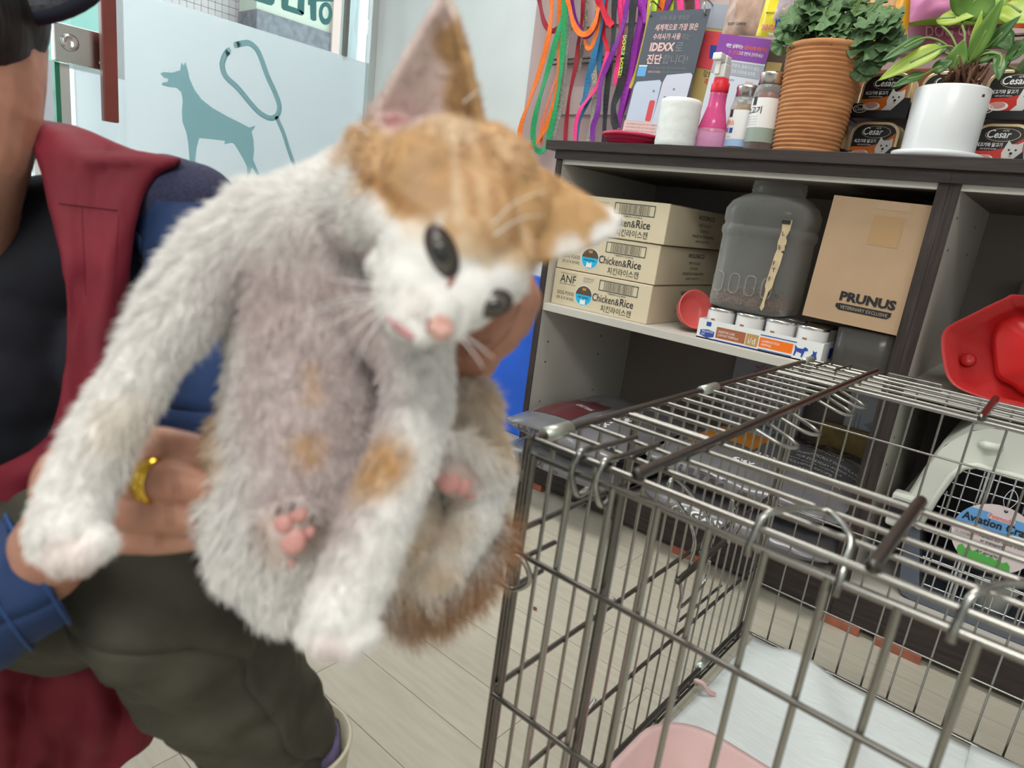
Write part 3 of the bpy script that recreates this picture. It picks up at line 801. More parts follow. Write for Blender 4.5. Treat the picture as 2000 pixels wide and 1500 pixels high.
k4 = Sack('grey feed sack with orange panel lying uppermost', -0.70, -0.248, 1.40, 1.925, 0.190, 0.276, 5)
k4.patch('orange_panel', SORNG, 0.10, 0.27, 66, 112, 16); k4.patch('blue_panel', SLBL, 0.27, 0.40, 104, 124); k4.patch('orange_panel', SORNG, 0.30, 0.44, 76, 112)
k4.text(SDARK, 'ULTRA', 0.22, 0.50, -6, 20, 0.05, 0.1); k4.text(SDARK, '23%', 0.55, 0.60, -4, 8, 0.02); k4.text(SDARK, '9%', 0.68, 0.72, -6, 6, 0.02)
k4.text(WHITE_INK, '23%', 0.46, 0.60, 66, 76, 0.03); k4.text(WHITE_INK, '9%', 0.42, 0.54, 48, 58, 0.03)
k4.text(SDARK, 'ULTRA', 0.52, 0.985, 124, 140, 0.05); k4.patch('taupe_band', TAUPE, 0.60, 0.97, 116, 121); k4.text(WHITE_INK, 'JINDO', 0.66, 0.82, 108, 113, 0.0)
for q_, (s_, a_, b_) in enumerate((('SCIENTIFICALLY FORMULATED', .60, .95), ('FOR EVERYDAY ACTIVE DOGS', .62, .96), ('SOFT STOOL FORMULA', .60, .88), ('EXCLUSIVE RECIPE', .60, .85), ('FOR A NATURALLY HEALTHY STOOL', .62, .92))): k4.text(WHITE_INK, s_, a_, b_, 100 - q_ * 8, 103.5 - q_ * 8, 0.0)
# papers and packets standing at the back of the lower compartment
bkp = thing('paper_sheet', 'white printed paper sheet standing behind the orange sack', 'paper', (-0.32, 1.975, 0.107))
MB().box((-0.075, 0, 0), (0.07, 0.004, 0.33)).build('sheet', mat('cool_paper', (0.62, 0.64, 0.72), 0.6), bkp)
p = Print(bkp, (-0.075, 0, 0), (1, 0, 0), (0, 0, 1))
TINT = mat('pale_blue_print', (0.35, 0.45, 0.60), .6)
p.poly('fish_mark', TINT, [(0.05, 0.22), (0.07, 0.235), (0.10, 0.225), (0.12, 0.237), (0.115, 0.222), (0.12, 0.208), (0.10, 0.216), (0.07, 0.208)]); p.rect('fish_mark', TINT, 0.035, 0.205, 0.004, 0.04); p.rect('fish_mark', TINT, 0.025, 0.205, 0.004, 0.04); p.flush()
yk = thing('tan_packet', 'tan and mustard packet behind the orange sack', 'packet', (-0.35, 1.95, 0.107))
MB().box((-0.10, 0, 0), (0.10, 0.02, 0.205)).build('packet', mat('mustard_packet', (0.38, 0.26, 0.10), 0.5, var=0.3, scale=20), yk, bevel=0.006)
gb = thing('grey_carton', 'grey and pink printed carton at the back of the lower compartment', 'carton', (-0.62, 1.95, 0.107))
MB().box((-0.10, 0, 0), (0.12, 0.035, 0.36)).build('box', mat('grey_carton_m', (0.36, 0.36, 0.42), 0.6), gb)
p = Print(gb, (-0.10, 0, 0), (1, 0, 0), (0, 0, 1)); p.text(mat('pink_print', (0.45, 0.12, 0.25), .6), '쾌변\n건강', 0.06, 0.16, 0.16, 0.06); p.text(TINT, '친환경\n고양이', 0.14, 0.16, 0.14, 0.06); p.flush()

# ------------------------------------------------------------------ pet carrier
pc = thing('pet_carrier', 'off-white and grey plastic pet carrier with wire door', 'pet carrier', (0.03, 1.70, 0.1065), world=True)
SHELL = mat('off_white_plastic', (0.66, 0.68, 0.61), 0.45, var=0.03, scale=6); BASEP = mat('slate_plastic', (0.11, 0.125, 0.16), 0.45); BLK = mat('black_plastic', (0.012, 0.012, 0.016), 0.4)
CX = 0.03
half = [(0.205, 0.262), (0.203, 0.285), (0.186, 0.30), (0.165, 0.395), (0.150, 0.445), (0.115, 0.487), (0.08, 0.503)]
ring = [(CX - w, z) for w, z in half] + [(CX + w, z) for w, z in half[::-1]]
def offs(k, y):
    return [(CX + (x - CX) * k, y, 0.262 + (z - 0.262) * (1 - (1 - k) * 1.2)) for x, z in ring]
Y0, Y1 = 1.49, 1.90
hole = [(CX - 0.145, 0.262), (CX - 0.130, 0.34), (CX - 0.118, 0.385), (CX - 0.105, 0.408), (CX - 0.085, 0.418), (CX - 0.05, 0.4185), (CX, 0.4185)]
hole = hole + [(2 * CX - x, z) for x, z in hole[:-1][::-1]]
up = MB()
L = [offs(0.97, Y0), offs(1.0, Y0 + 0.02), offs(1.0, Y1 - 0.02), offs(0.95, Y1)]
for i in range(3):
    P = np.array([L[i], L[i + 1]]); up.grid(P[:, ::-1])
n_ = len(L[0]); 
up.add(L[3], [tuple(range(n_))])
# front face ring around the door
nh = len(hole)
import itertools
outer = [V3(*q) for q in L[0]]
def resample(pts, n):
    pts = [np.asarray(p_, float) for p_ in pts]; d = np.cumsum([0] + [np.linalg.norm(b - a) for a, b in zip(pts[:-1], pts[1:])]); t = np.linspace(0, d[-1], n)
    return [np.array([np.interp(x, d, [p_[k] for p_ in pts]) for k in range(len(pts[0]))]) for x in t]
oo = resample(outer, 40); hh = resample([V3(x, Y0 - 0.004, z) for x, z in hole], 40)
up.grid(np.array([[a, b] for a, b in zip(oo, hh)])); up.grid(np.array([[a, a + V3(0, 0.03, 0)] for a in hh]))
up.build('upper_shell', SHELL, pc)
lo_half = [(0.205, 0.262), (0.20, 0.245), (0.165, 0.235), (0.150, 0.118), (0.135, 0.108)]
lo = MB()
ringb = [(CX - w, z) for w, z in lo_half] + [(CX + w, z) for w, z in lo_half[::-1]]
for ya, yb in ((Y0 + 0.004, Y1),):
    P = np.array([[(x, ya, z) for x, z in ringb], [(x, yb, z) for x, z in ringb]]); lo.grid(P)
lo.add([(x, Y1, z) for x, z in ringb], [tuple(range(len(ringb)))[::-1]])
fr = [V3(x, Y0 + 0.004, z) for x, z in ringb]
di = resample([V3(CX - 0.145, Y0 + 0.004, 0.262), V3(CX - 0.115, Y0 + 0.004, 0.135), V3(CX + 0.115, Y0 + 0.004, 0.135), V3(CX + 0.145, Y0 + 0.004, 0.262)], 40)
lo.grid(np.array([[a, b] for a, b in zip(resample(fr, 40), di)])[:, ::-1]); lo.grid(np.array([[a, a + V3(0, 0.03, 0)] for a in di]))
lo.build('lower_shell', BASEP, pc)
MB().box((CX - 0.14, Y0 + 0.30, 0.115), (CX + 0.14, Y0 + 0.305, 0.41)).build('interior_shade_sheet', BLK, pc)  # black sheet added to stand in for the shade inside the carrier
MB().tube([V3(CX + (x - CX) * 1.015, Y0 - 0.006, z) for x, z in hole], 0.006, 8).build('door_rim', SHELL, pc)
MB().box((CX - 0.205, Y0 - 0.014, 0.250), (CX - 0.160, Y0 + 0.02, 0.322)).build('latch_base', SHELL, pc, bevel=0.006)
MB().box((CX - 0.203, Y0 - 0.026, 0.276), (CX - 0.158, Y0 - 0.004, 0.310)).build('latch', BLK, pc, bevel=0.005)
MB().tube([(CX - 0.09, Y0 - 0.004, 0.46), (CX - 0.075, Y0 - 0.02, 0.463), (CX - 0.06, Y0 - 0.01, 0.463)], 0.008, 8).build('moulded_knob', SHELL, pc)
for k in range(5):
    MB().box((CX - 0.01 + k * 0.03, Y0 + 0.03, 0.492), (CX + 0.0 + k * 0.03, Y0 + 0.12, 0.5065)).build('vent_rib', SHELL, pc, bevel=0.002)
dr = bpy.data.objects.new('wire_door', None); COL.objects.link(dr); dr.parent = pc; dr.matrix_parent_inverse = Matrix.Translation(-Vector(pc['_w']))
WIREM = mat('bright_wire', (0.72, 0.74, 0.78), 0.28, 1.0)
unit_wire = MB().tube([(0, 0, 0), (0, 0, 1)], 1.0, 8).mesh('wire')
def wire(parent, a, b, r, m, name='wire'):
    a, b = Vector(a), Vector(b)
    o = bpy.data.objects.new(name, UW[m.name]); COL.objects.link(o); o.parent = parent
    d = b - a
    o.matrix_local = Matrix.Translation(a) @ d.to_track_quat('Z', 'Y').to_matrix().to_4x4() @ Matrix.Diagonal((r, r, d.length, 1))
    return o
UW = {}
for m_ in (WIREM, CHROME, CHROME_D):
    me = unit_wire.copy(); me.materials.append(m_); UW[m_.name] = me
def hw(z): return np.interp(z, [0.14, 0.262, 0.34, 0.385, 0.408, 0.418], [0.112, 0.138, 0.124, 0.112, 0.098, 0.08])
YD = Y0 + 0.006
for z in np.arange(0.150, 0.415, 0.0275): wire(dr, (CX - hw(z), YD, z), (CX + hw(z), YD, z), 0.0016, WIREM)
for x in np.arange(-0.12, 0.125, 0.024):
    zt = max(z for z in np.linspace(0.14, 0.416, 60) if hw(z) >= abs(x)); zb = min(z for z in np.linspace(0.14, 0.416, 60) if hw(z) >= abs(x) or z > .26)
    wire(dr, (CX + x, YD - 0.003, max(0.14, zb)), (CX + x, YD - 0.003, zt), 0.0016, WIREM)
for x in (-0.058, -0.066): wire(dr, (CX + x, YD - 0.006, 0.14), (CX + x, YD - 0.006, 0.412), 0.0024, WIREM)
cup = thing('clip_cup', 'off-white plastic feeding cup clipped inside the carrier door', 'cup', (CX - 0.0, Y0 + 0.055, 0.136))
MB().lathe([(0.03, 0), (0.036, 0.045), (0.038, 0.047), (0.034, 0.045), (0.028, 0.003), (0, 0.003)], n=24, cap1=False).build('bowl', SHELL, cup)
# round swing tag
tgc = aY(1940, 1052, 1.476)
tg = thing('swing_tag', 'round cardboard swing tag hanging on the carrier door', 'tag', tgc, world=True)
pinkpaper = mat('tag_pink', (0.72, 0.62, 0.62), 0.5); SKY = mat('tag_sky', (0.13, 0.36, 0.72), 0.5); GRASS = mat('tag_grass', (0.10, 0.42, 0.08), 0.5); TRED = mat('tag_red', (0.75, 0.12, 0.12), .5)
RT = 0.066
MB().lathe([(RT, 0), (RT, 0.0012)], tgc, 48, (0, -1, 0)).build('card', pinkpaper, tg)
p = Print(tg, tgc + V3(0, -0.0012, 0), (1, 0, 0), (0, 0, 1))
sk = [(RT * math.cos(a), RT * math.sin(a)) for a in np.linspace(math.radians(2), math.radians(178), 30)]
sk = [(x, min(y, 0.047)) for x, y in sk] + [(-0.06, 0.012), (-0.03, 0.017), (0.0, 0.012), (0.03, 0.016)]
p.poly('sky_print', SKY, sk)
p.text(BLACK_INK, 'Aviation Crate', 0, 0.020, 0.016, 0.112, bold=0.03, align=0.5, lift=0.0008)
p.poly('name_plate', pinkpaper, rrect(0.042, 0.012, 0.005, 4, 0.002, 0.042), 0.0006); p.text(TRED, 'Petmode', 0.002, 0.0375, 0.009, 0.038, align=0.5, lift=0.0012, bold=.01)
for k, s_ in enumerate(('Aviation Crate', 'Perfect for crate training', 'or transport', 'Wing nut fashioners', 'for security')):
    w_ = (0.042, 0.078, 0.036, 0.066, 0.034)[k]; y_ = (0.004, -0.006, -0.015, -0.027, -0.036)[k]
    p.text(BLACK_INK, s_, -0.022 + (0.004 if k in (2, 4) else 0), y_, 0.0075, w_, bold=0.015)
for y_ in (0.006, -0.004, -0.025): p.text(TRED, 'v', -0.029, y_, 0.005)
gr_ = [(-0.048, -0.0455)] + [(-0.048 + 0.006 * k, -0.034 - 0.0005 * k + (0.006 if k % 2 else 0)) for k in range(15)] + [(0.038, -0.0525), (0.0, -0.0655), (-0.03, -0.058)]
p.poly('grass_print', GRASS, gr_)
p.text(GREY_INK, '35,000₩', -0.060, -0.012, 0.008, 0.026)
p.poly('plane_print', mat('tag_tan', (.5, .35, .15), .5), [(-0.048, 0.0), (-0.036, 0.006), (-0.030, 0.002), (-0.034, -0.006), (-0.038, 0.0)])
p.poly('cloud_print', WHITE_INK, ell(0.03, 0.010, 16, 0.035, 0.014), 0.0004)
p.flush()
MB().lathe([(0.003, 0), (0.003, 0.0004)], tgc + V3(0.005, -0.0014, 0.058), 14, (0, -1, 0)).build('punch_hole', BLK, tg)
lp_ = bez([tgc + V3(0.005, -0.002, 0.058), tgc + V3(-0.004, -0.006, 0.080), tgc + V3(0.004, 0.010, 0.098), tgc + V3(0.016, -0.006, 0.085), tgc + V3(0.005, -0.002, 0.058)], 8)
MB().tube(lp_, 0.0005, 5).build('nylon_loop', WHITE_INK, tg)

# ------------------------------------------------------------------ red tray leaning on the upper shelf
RED = mat('bright_red_plastic', (0.42, 0.012, 0.012), 0.36); 
rt = thing('litter_tray', 'bright red plastic tray leaning inside the cabinet above the carrier', 'tray', (0.03, 1.50, 0.541), world=True)
TU = V3(1, 0, 0); TW = unit(V3(0, 0.16, 0.99)); TN = unit(np.cross(TU, TW)); TO = V3(0.03, 1.476, 0.5455)
def onp(px, py):
    r = ray(px, py); t = ((TO - CAMP) @ TN) / (r @ TN); q = CAMP + r * t - TO; return (q @ TU, q @ TW)
half_o = [onp(*q) for q in ((1990, 795), (1940, 784), (1885, 765), (1858, 748), (1845, 722), (1838, 672), (1843, 648), (1858, 634), (1890, 618), (1960, 584), (2000, 577))]
cxm = max(q[0] for q in half_o) + 0.03
poly_o = half_o + [(2 * cxm - x, y) for x, y in half_o[::-1]]
poly_o = [V3(*q) for q in bez([V3(*q) for q in poly_o], 4, True)]
cen = V3(cxm, sum(q[1] for q in poly_o) / len(poly_o))
def lvl(k, d): return [TO + TU * (cen[0] + (q[0] - cen[0]) * k) + TW * (cen[1] + (q[1] - cen[1]) * k) + TN * d for q in poly_o]
rows = [lvl(1.0, 0.004), lvl(1.0, -0.002), lvl(0.92, -0.05), lvl(0.0, -0.05)]
rin = [lvl(1.0, 0.004), lvl(0.955, 0.004), lvl(0.86, -0.045), lvl(0.0, -0.045)]
tm = MB()
for R_ in (rows, rin):
    P = np.array(R_); P = np.concatenate([P, P[:, :1]], 1); tm.grid(P if R_ is rin else P[::-1])
tm.build('tray', RED, rt)
bp_ = onp(1888, 700)
MB().lathe([(0.013, 0), (0.013, 0.006), (0.010, 0.009), (0, 0.010)], TO + TU * bp_[0] + TW * bp_[1] - TN * 0.045, 20, TN).build('knob', RED, rt)
inner = [onp(*q) for q in ((2000, 770), (1975, 752), (1945, 735), (1938, 700), (1934, 655), (1945, 630), (1960, 620), (2000, 612))]
inner = inner + [(2 * cxm - x, y) for x, y in inner[::-1]]
inner = [V3(*q) for q in bez([V3(*q) for q in inner], 4, True)]; ic = V3(cxm, sum(q[1] for q in inner) / len(inner))
def lvi(k, d): return [TO + TU * (ic[0] + (q[0] - ic[0]) * k) + TW * (ic[1] + (q[1] - ic[1]) * k) + TN * d for q in inner]
P = np.array([lvi(1, -0.045), lvi(0.97, -0.03), lvi(0.90, -0.022), lvi(0, -0.018)]); P = np.concatenate([P, P[:, :1]], 1)
MB().grid(P).build('raised_well', mat('glossy_red_plastic', (0.52, 0.015, 0.015), 0.3), rt)
gsh = thing('folded_shelf_liner', 'dark folded packet at the back of the upper compartment', 'packet', (0.02, 1.90, 0.541))
MB().box((-0.12, 0, 0), (0.3, 0.05, 0.22)).build('packet', mat('taupe_packet', (0.17, 0.13, 0.125), 0.6), gsh, bevel=.004)

# ------------------------------------------------------------------ wire cage
cg = thing('wire_cage', 'zinc wire pet cage with its roof hatch open', 'cage', (0.1, 0.85, 0), world=True)
def panel(name):
    o = bpy.data.objects.new(name, None); COL.objects.link(o); o.parent = cg; o.matrix_parent_inverse = Matrix.Translation(-Vector(cg['_w'])); return o
X0, X3 = -0.3276, 0.62; YF, YB = 0.451, 1.256; ZT, ZB = 0.577, 0.014
XA, XB = -0.2235, -0.052; YA, YH = 0.606, 1.066
roof = panel('roof_panel'); front = panel('front_panel'); side = panel('side_panel'); backp = panel('back_panel'); base = panel('base_panel'); sde2 = panel('far_side_panel')
R1, R2, R3 = 0.0018, 0.0025, 0.0033
# roof
wire(roof, (X0, YF, ZT), (X3, YF, ZT), R3, CHROME); wire(roof, (X0, YB, ZT), (X3, YB, ZT), R2, CHROME)
wire(roof, (X0, YF, ZT + .002), (X0, YB, ZT + .002), .0044, CHROME_D)
wire(roof, (XA, YF - 0.004, ZT + 0.006), (XA, YB + .003, ZT + 0.006), 0.0050, CHROME_D, 'roof_bar')
wire(roof, (XB, YF - 0.004, ZT + 0.006), (XB, YA + 0.008, ZT + 0.006), 0.0050, CHROME_D, 'roof_bar')
wire(roof, (XB, YH - 0.006, ZT + 0.006), (XB, YB + .003, ZT + 0.006), 0.0050, CHROME_D, 'roof_bar')
y = YF + 0.0405
while y < YB - 0.01:
    near_f, near_b = y < YA - 0.02, y > YH + 0.02
    wire(roof, (X0, y, ZT), (X3 if (near_f or near_b) else XA, y, ZT), R2 if y < 0.7 else 0.0024, CHROME); y += 0.0405
wire(roof, (X0, YA, ZT), (X3, YA, ZT), R3, CHROME); wire(roof, (X0, YH, ZT), (X3, YH, ZT), 0.0034, CHROME)
wire(roof, (-0.277, 0.455, ZT + .006), (-0.272, 0.530, ZT + .006), 0.0026, CHROME_D); wire(roof, (-0.254, 0.455, ZT + .006), (-0.249, 0.530, ZT + .006), 0.0026, CHROME_D)
for x in (-0.298, -0.268): wire(roof, (x, 1.17, ZT + .006), (x + 0.004, 1.262, ZT + .006), 0.002, CHROME_D)
# corner clips
CLIP = mat('grey_clip', (0.45, 0.47, 0.42), 0.4, 0.8)
def clip(parent, a, b, r): MB().tube([a, b], r, 12).build('clip', CLIP, parent)
clip(roof, (X0, YF + 0.012, ZT + .002), (X0, YF + 0.05, ZT + .002), 0.0072); clip(roof, (X0, 0.79, ZT + .002), (X0, 0.835, ZT + .002), 0.0064); clip(roof, (X0, YB - 0.05, ZT + .002), (X0, YB - 0.005, ZT + .002), 0.0066)
# front panel
wire(front, (X0 + .004, YF - .003, ZT - 0.013), (X3, YF - .003, ZT - 0.013), R3, CHROME)
x = X0 + .003; k = 0
while x < X3:
    wire(front, (x, YF - .005, ZB), (x, YF - .005, ZT - 0.012), 0.0036 if k == 0 else 0.0027, CHROME_D if k < 1 else CHROME); x += 0.0417; k += 1
wire(front, (X0 - 0.010, YF + 0.002, ZB), (X0 - 0.010, YF + 0.002, ZT - 0.002), 0.0040, CHROME_D, 'corner_post')
for z in (0.470, 0.312, 0.160, 0.02): wire(front, (X0 - .002, YF - .009, z), (X3, YF - .009, z), R2, CHROME_D)
wire(front, (X0 + .09, YF + .003, ZB), (X0 + .09, YF + .003, ZT - 0.01), 0.0036, CHROME_D, 'door_post')
# wire hoops over the roof edge and latch loops
def loop(parent, pts, r, m=CHROME, name='hook', n=8, closed=False): MB().tube(bez([V3(*q) for q in pts], n, closed), r, 8, closed=closed).build(name, m, parent)
for xc in (-0.102, 0.022):
    loop(front, [(xc - 0.025, YF - .006, ZT - 0.020), (xc - 0.025, YF - .005, ZT - .008), (xc - 0.02, YF + 0.006, ZT + 0.012), (xc + 0.005, YF + 0.045, ZT + 0.013), (xc + 0.03, YF + 0.02, ZT + 0.010), (xc + 0.034, YF - .002, ZT - 0.005), (xc + 0.034, YF - .006, ZT - 0.022)], 0.0027)
for xc in (-0.277, -0.253):
    loop(roof, [(xc, YF + 0.01, ZT + .007), (xc, YF - 0.006, ZT + .006), (xc - .002, YF - 0.010, ZT - 0.012), (xc + .004, YF - 0.006, ZT - 0.030), (xc + .008, YF + .004, ZT - 0.026)], 0.0028)
for z in (0.475,):
    loop(front, [(X0 - 0.018, YF - .004, z - .002), (X0 - 0.004, YF - .012, z - .006), (X0 + 0.014, YF - .012, z - .008), (X0 + 0.022, YF - 0.01, z - 0.025), (X0 + 0.008, YF - .012, z - 0.040), (X0 - .008, YF - .012, z - 0.040), (X0 - 0.018, YF - .004, z - .032)], 0.0026)
# side panel (towards the kitten)
y = YF + 0.03; k = 0
while y < YB:
    wire(side, (X0, y, ZB), (X0, y, ZT), R1 if y > .75 else 0.0022, CHROME); y += 0.0395; k += 1
for y in (0.631, 1.215, YB - .006): wire(side, (X0 - .002, y, ZB), (X0 - .002, y, ZT), 0.0032, CHROME_D)
wire(side, (X0 + 0.012, YB - 0.05, ZB), (X0 + 0.012, YB - 0.05, ZT), R2, CHROME)
for z in (0.487, 0.318, 0.166, 0.02): wire(side, (X0 - .004, YF - 0.004, z), (X0 - .004, YB, z), 0.0030, CHROME_D)
wire(side, (X0 - .006, YF, 0.452), (X0 - .006, YF + 0.065, 0.452), 0.0026, CHROME_D); wire(side, (X0 - .006, YF, 0.425), (X0 - .006, YF + 0.05, 0.425), 0.0026, CHROME_D)
wire(side, (X0 - .006, 0.90, 0.19), (X0 - .006, 1.06, 0.19), 0.0024, CHROME_D)
for (y_, z_) in ((0.636, 0.316), (0.636, 0.168)):
    loop(side, [(X0 - .004, y_ + 0.028, z_ + 0.012), (X0 - .006, y_ + 0.008, z_ - .002), (X0 - .010, y_ - 0.008, z_ - .004), (X0 - .004, y_ - 0.010, z_ + .004), (X0 - .002, y_ + .006, z_ + .006)], 0.0028, name='ring')
# sliding bolt on the side door
loop(side, [(X0 + .004, 0.745, 0.452), (X0 + .006, 0.735, 0.462), (X0 + .006, 0.755, 0.468), (X0 + .006, 0.86, 0.40), (X0 + .006, 0.90, 0.36), (X0 + .006, 0.895, 0.315)], 0.0028, name='bolt_handle')
loop(side, [(X0 + .004, 0.745, 0.452), (X0 + .006, 0.76, 0.44), (X0 + .006, 0.83, 0.385), (X0 + .006, 0.865, 0.34), (X0 + .006, 0.86, 0.31)], 0.0028, name='bolt_handle')
wire(side, (X0 + .006, 0.83, 0.292), (X0 + .006, 0.985, 0.305), 0.0050, CHROME_D, 'bolt')
loop(side, [(X0 + .006, 0.835, 0.295), (X0 + .008, 0.85, 0.262), (X0 + .008, 0.855, 0.240), (X0 + .008, 0.93, 0.252), (X0 + .008, 0.935, 0.29)], 0.0028, name='bolt_guard')
loop(side, [(X0 + .004, 1.03, 0.372), (X0 + .012, 0.985, 0.365), (X0 + .012, 0.965, 0.385), (X0 + .012, 0.985, 0.345), (X0 + .010, 1.00, 0.30), (X0 + .006, 1.06, 0.325)], 0.0028, name='bolt_keeper')
# back panel
x = X0
while x < X3:
    wire(backp, (x, YB, ZB), (x, YB, ZT), R1, CHROME); x += 0.0431
for z in (0.469, 0.294, 0.126, 0.014): wire(backp, (X0, YB - .003, z), (X3, YB - .003, z), R1 if z > .02 else 0.0026, CHROME)
wire(backp, (X0, YB + .004, ZT - 0.012), (X3, YB + .004, ZT - 0.012), R2, CHROME); wire(backp, (X0, YB + .012, ZT - 0.006), (X3, YB + .012, ZT - 0.006), R2, CHROME)
MB().box((-0.205, YB + .004, ZT + .001), (-0.125, YB + .012, ZT + .009)).build('hinge_strip', CHROME, backp, bevel=.002)
# door rings standing inside the hatch edge
for y_ in (0.70, 0.78, 0.93, 1.0):
    loop(roof, [(XA, y_, ZT), (XA + 0.03, y_ + .006, ZT - .010), (XA + 0.042, y_ + 0.022, ZT - .012), (XA + 0.03, y_ + 0.036, ZT - .010), (XA, y_ + 0.04, ZT)], 0.0022, name='hinge_ring')
# base
for a, b in (((X0, YF, ZB), (X3, YF, ZB)), ((X0, YB, ZB), (X3, YB, ZB)), ((X0, YF, ZB), (X0, YB, ZB))): wire(base, a, b, R2, CHROME_D)
clip(base, (X0, 1.02, 0.045), (X0, 1.055, 0.045), 0.007); wire(base, (X0 + .002, YF, 0.045), (X0 + .002, YB, 0.045), 0.0042, CHROME_D)
for y in np.arange(YF, YB + .01, 0.10): wire(sde2, (X3, y, ZB), (X3, y, ZT), R1, CHROME)
wire(sde2, (X3, YF, ZB), (X3, YB, ZB), R2, CHROME_D)

# absorbent pads and pink tray inside
PAD = mat('white_pad', (0.72, 0.76, 0.76), 0.7, var=0.05, scale=30, stretch=(1, 6, 1), bump=0.3)
def pad(name, label, x0, x1, y0, y1, z, seed, rot=0.0):
    n, m = 30, 30; P = np.zeros((n, m, 3))
    for i in range(n):
        for j in range(m):
            x = x0 + (x1 - x0) * i / (n - 1); yy = y0 + (y1 - y0) * j / (m - 1)
            w = 0.006 * noise.noise(Vector((x * 9, yy * 9, seed))) + 0.010 * math.exp(-((x + 0.30 - 0.2 * (yy - 0.9)) / 0.03) ** 2)
            fold = 0.012 * max(0, 1 - abs((x + 0.5 * yy) - 0.42) / 0.05)
            P[i, j] = (x + rot * (yy - 0.9), yy - rot * x, z + 0.008 + w + fold)
    o = MB().grid(P, 0.003).build(name, PAD, None); tag(o, label, 'pad', 'pads in the cage'); return o
pad('absorbent_pad', 'white absorbent pad spread on the cage floor near the sacks', -0.305, 0.10, 0.80, 1.235, 0.012, 1)
pad('absorbent_pad', 'white absorbent pad further along the cage floor towards the carrier', 0.06, 0.58, 0.52, 1.235, 0.020, 5)
PT = mat('pale_pink_plastic', (0.70, 0.47, 0.46), 0.45, var=0.05, scale=15)
pt = thing('plastic_tray', 'pale pink plastic tray standing inside the cage', 'tray', (-0.115, 0.64, 0.015))
def loop_lv(w, h, r, z): return [(x, y, z) for x, y in rrect(w, h, r, 8)]
rows = [loop_lv(0.27, 0.25, 0.05, 0.004), loop_lv(0.285, 0.265, 0.055, 0.01), loop_lv(0.335, 0.315, 0.075, 0.098), loop_lv(0.345, 0.325, 0.08, 0.102), loop_lv(0.345, 0.325, 0.08, 0.106), loop_lv(0.325, 0.305, 0.07, 0.104), loop_lv(0.28, 0.26, 0.053, 0.014), loop_lv(0.01, 0.01, 0.004, 0.010)]
P = np.array(rows); P = np.concatenate([P, P[:, :1]], 1)
MB().grid(P).build('basin', PT, pt)
# a little pink hook by the pad
hk = MB().tube(bez([V3(-0.318, 1.00, 0.03), V3(-0.315, 0.985, 0.046), V3(-0.302, 0.985, 0.048), V3(-0.292, 0.99, 0.036), V3(-0.285, 1.0, 0.03)], 6), 0.004, 8).build('plastic_hook', PT, None)
tag(hk, 'small pale pink plastic hook lying on the pad edge', 'hook')
crumb = MB(); ball(crumb, aZ(1045, 1188, 0.004), 0.005, (1, .6, .6)); tag(crumb.build('kibble_crumb', mat('crumb', (0.2, 0.09, 0.05), .8), None), 'single brown crumb on the floor by the cage', 'crumb')

# ------------------------------------------------------------------ things on the worktop
TZ = TOPZ + 0.0003
# collapsible red bowl
a0, a1 = aY(1187, 255, 1.56), aY(1287, 262, 1.56)
rb = thing('collapsible_bowl', 'raspberry red ribbed collapsible bowl beside the paper roll', 'bowl', ((a0[0] + a1[0]) / 2, 1.56, TZ))
rr = (a1[0] - a0[0]) / 2
RASP = mat('raspberry_silicone', (0.55, 0.025, 0.08), 0.45)
MB().lathe([(0, 0), (rr * .72, 0), (rr * .76, 0.008), (rr * .82, 0.009), (rr * .84, 0.016), (rr * .90, 0.017), (rr * .92, 0.024), (rr * 0.96, 0.025)], n=44, cap0=False, cap1=False).build('folded_wall', RASP, rb)
MB().lathe([(rr * .96, 0.025), (rr, 0.027), (rr, 0.033), (rr * .94, 0.034), (rr * .90, 0.027), (rr * .6, 0.010), (0, 0.009)], n=44, cap0=False, cap1=False).build('rim', RASP, rb)
# paper roll
pr_ = thing('paper_roll', 'white quilted paper roll standing in front of the poster', 'paper roll', (-0.817, 1.515, TZ))
PAPER = mat('tissue', (0.76, 0.79, 0.77), 0.85, var=0.03, scale=60, bump=0.6)
prof = [(0.016, 0.0), (0.045, 0.0), (0.0475, 0.003)] + [(0.0478 + 0.0006 * math.sin(k * 2.2), 0.004 + k * 0.0105) for k in range(10)] + [(0.0465, 0.107), (0.043, 0.109), (0.016, 0.109)]
MB().lathe(prof, n=40, cap0=False, cap1=False).build('roll', PAPER, pr_)
MB().lathe([(0.0155, 0.0005), (0.0155, 0.1085), (0.0135, 0.1085), (0.0135, 0.0005)], n=24, cap0=False, cap1=False).build('core', CARDB, pr_)
# spray bottle
sp = thing('spray_bottle', 'pink translucent spray bottle with red collar and white trigger', 'spray bottle', (-0.752, 1.565, TZ))
PINKP = clear_plastic('pink_clear_plastic', (0.80, 0.12, 0.34), 0.55, 0.12)
PALEP = clear_plastic('pale_pink_liquid', (0.85, 0.45, 0.62), 0.35, 0.12)
MB().lathe([(0, 0.001), (0.030, 0), (0.034, 0.006), (0.034, 0.050), (0.032, 0.055)], n=32, cap0=False, cap1=False).build('bottle_foot', PALEP, sp)
MB().lathe([(0.033, 0.052), (0.0335, 0.056), (0.027, 0.080), (0.0205, 0.105), (0.0195, 0.125), (0.020, 0.130), (0.0175, 0.136)], n=32, cap0=False, cap1=False).build('bottle_shoulder', PINKP, sp)
MB().lathe([(0.0185, 0.134), (0.0205, 0.136), (0.0205, 0.152), (0.018, 0.155), (0.017, 0.165), (0.0, 0.165)], n=28).build('collar', mat('red_collar', (0.75, 0.02, 0.04), 0.4), sp)
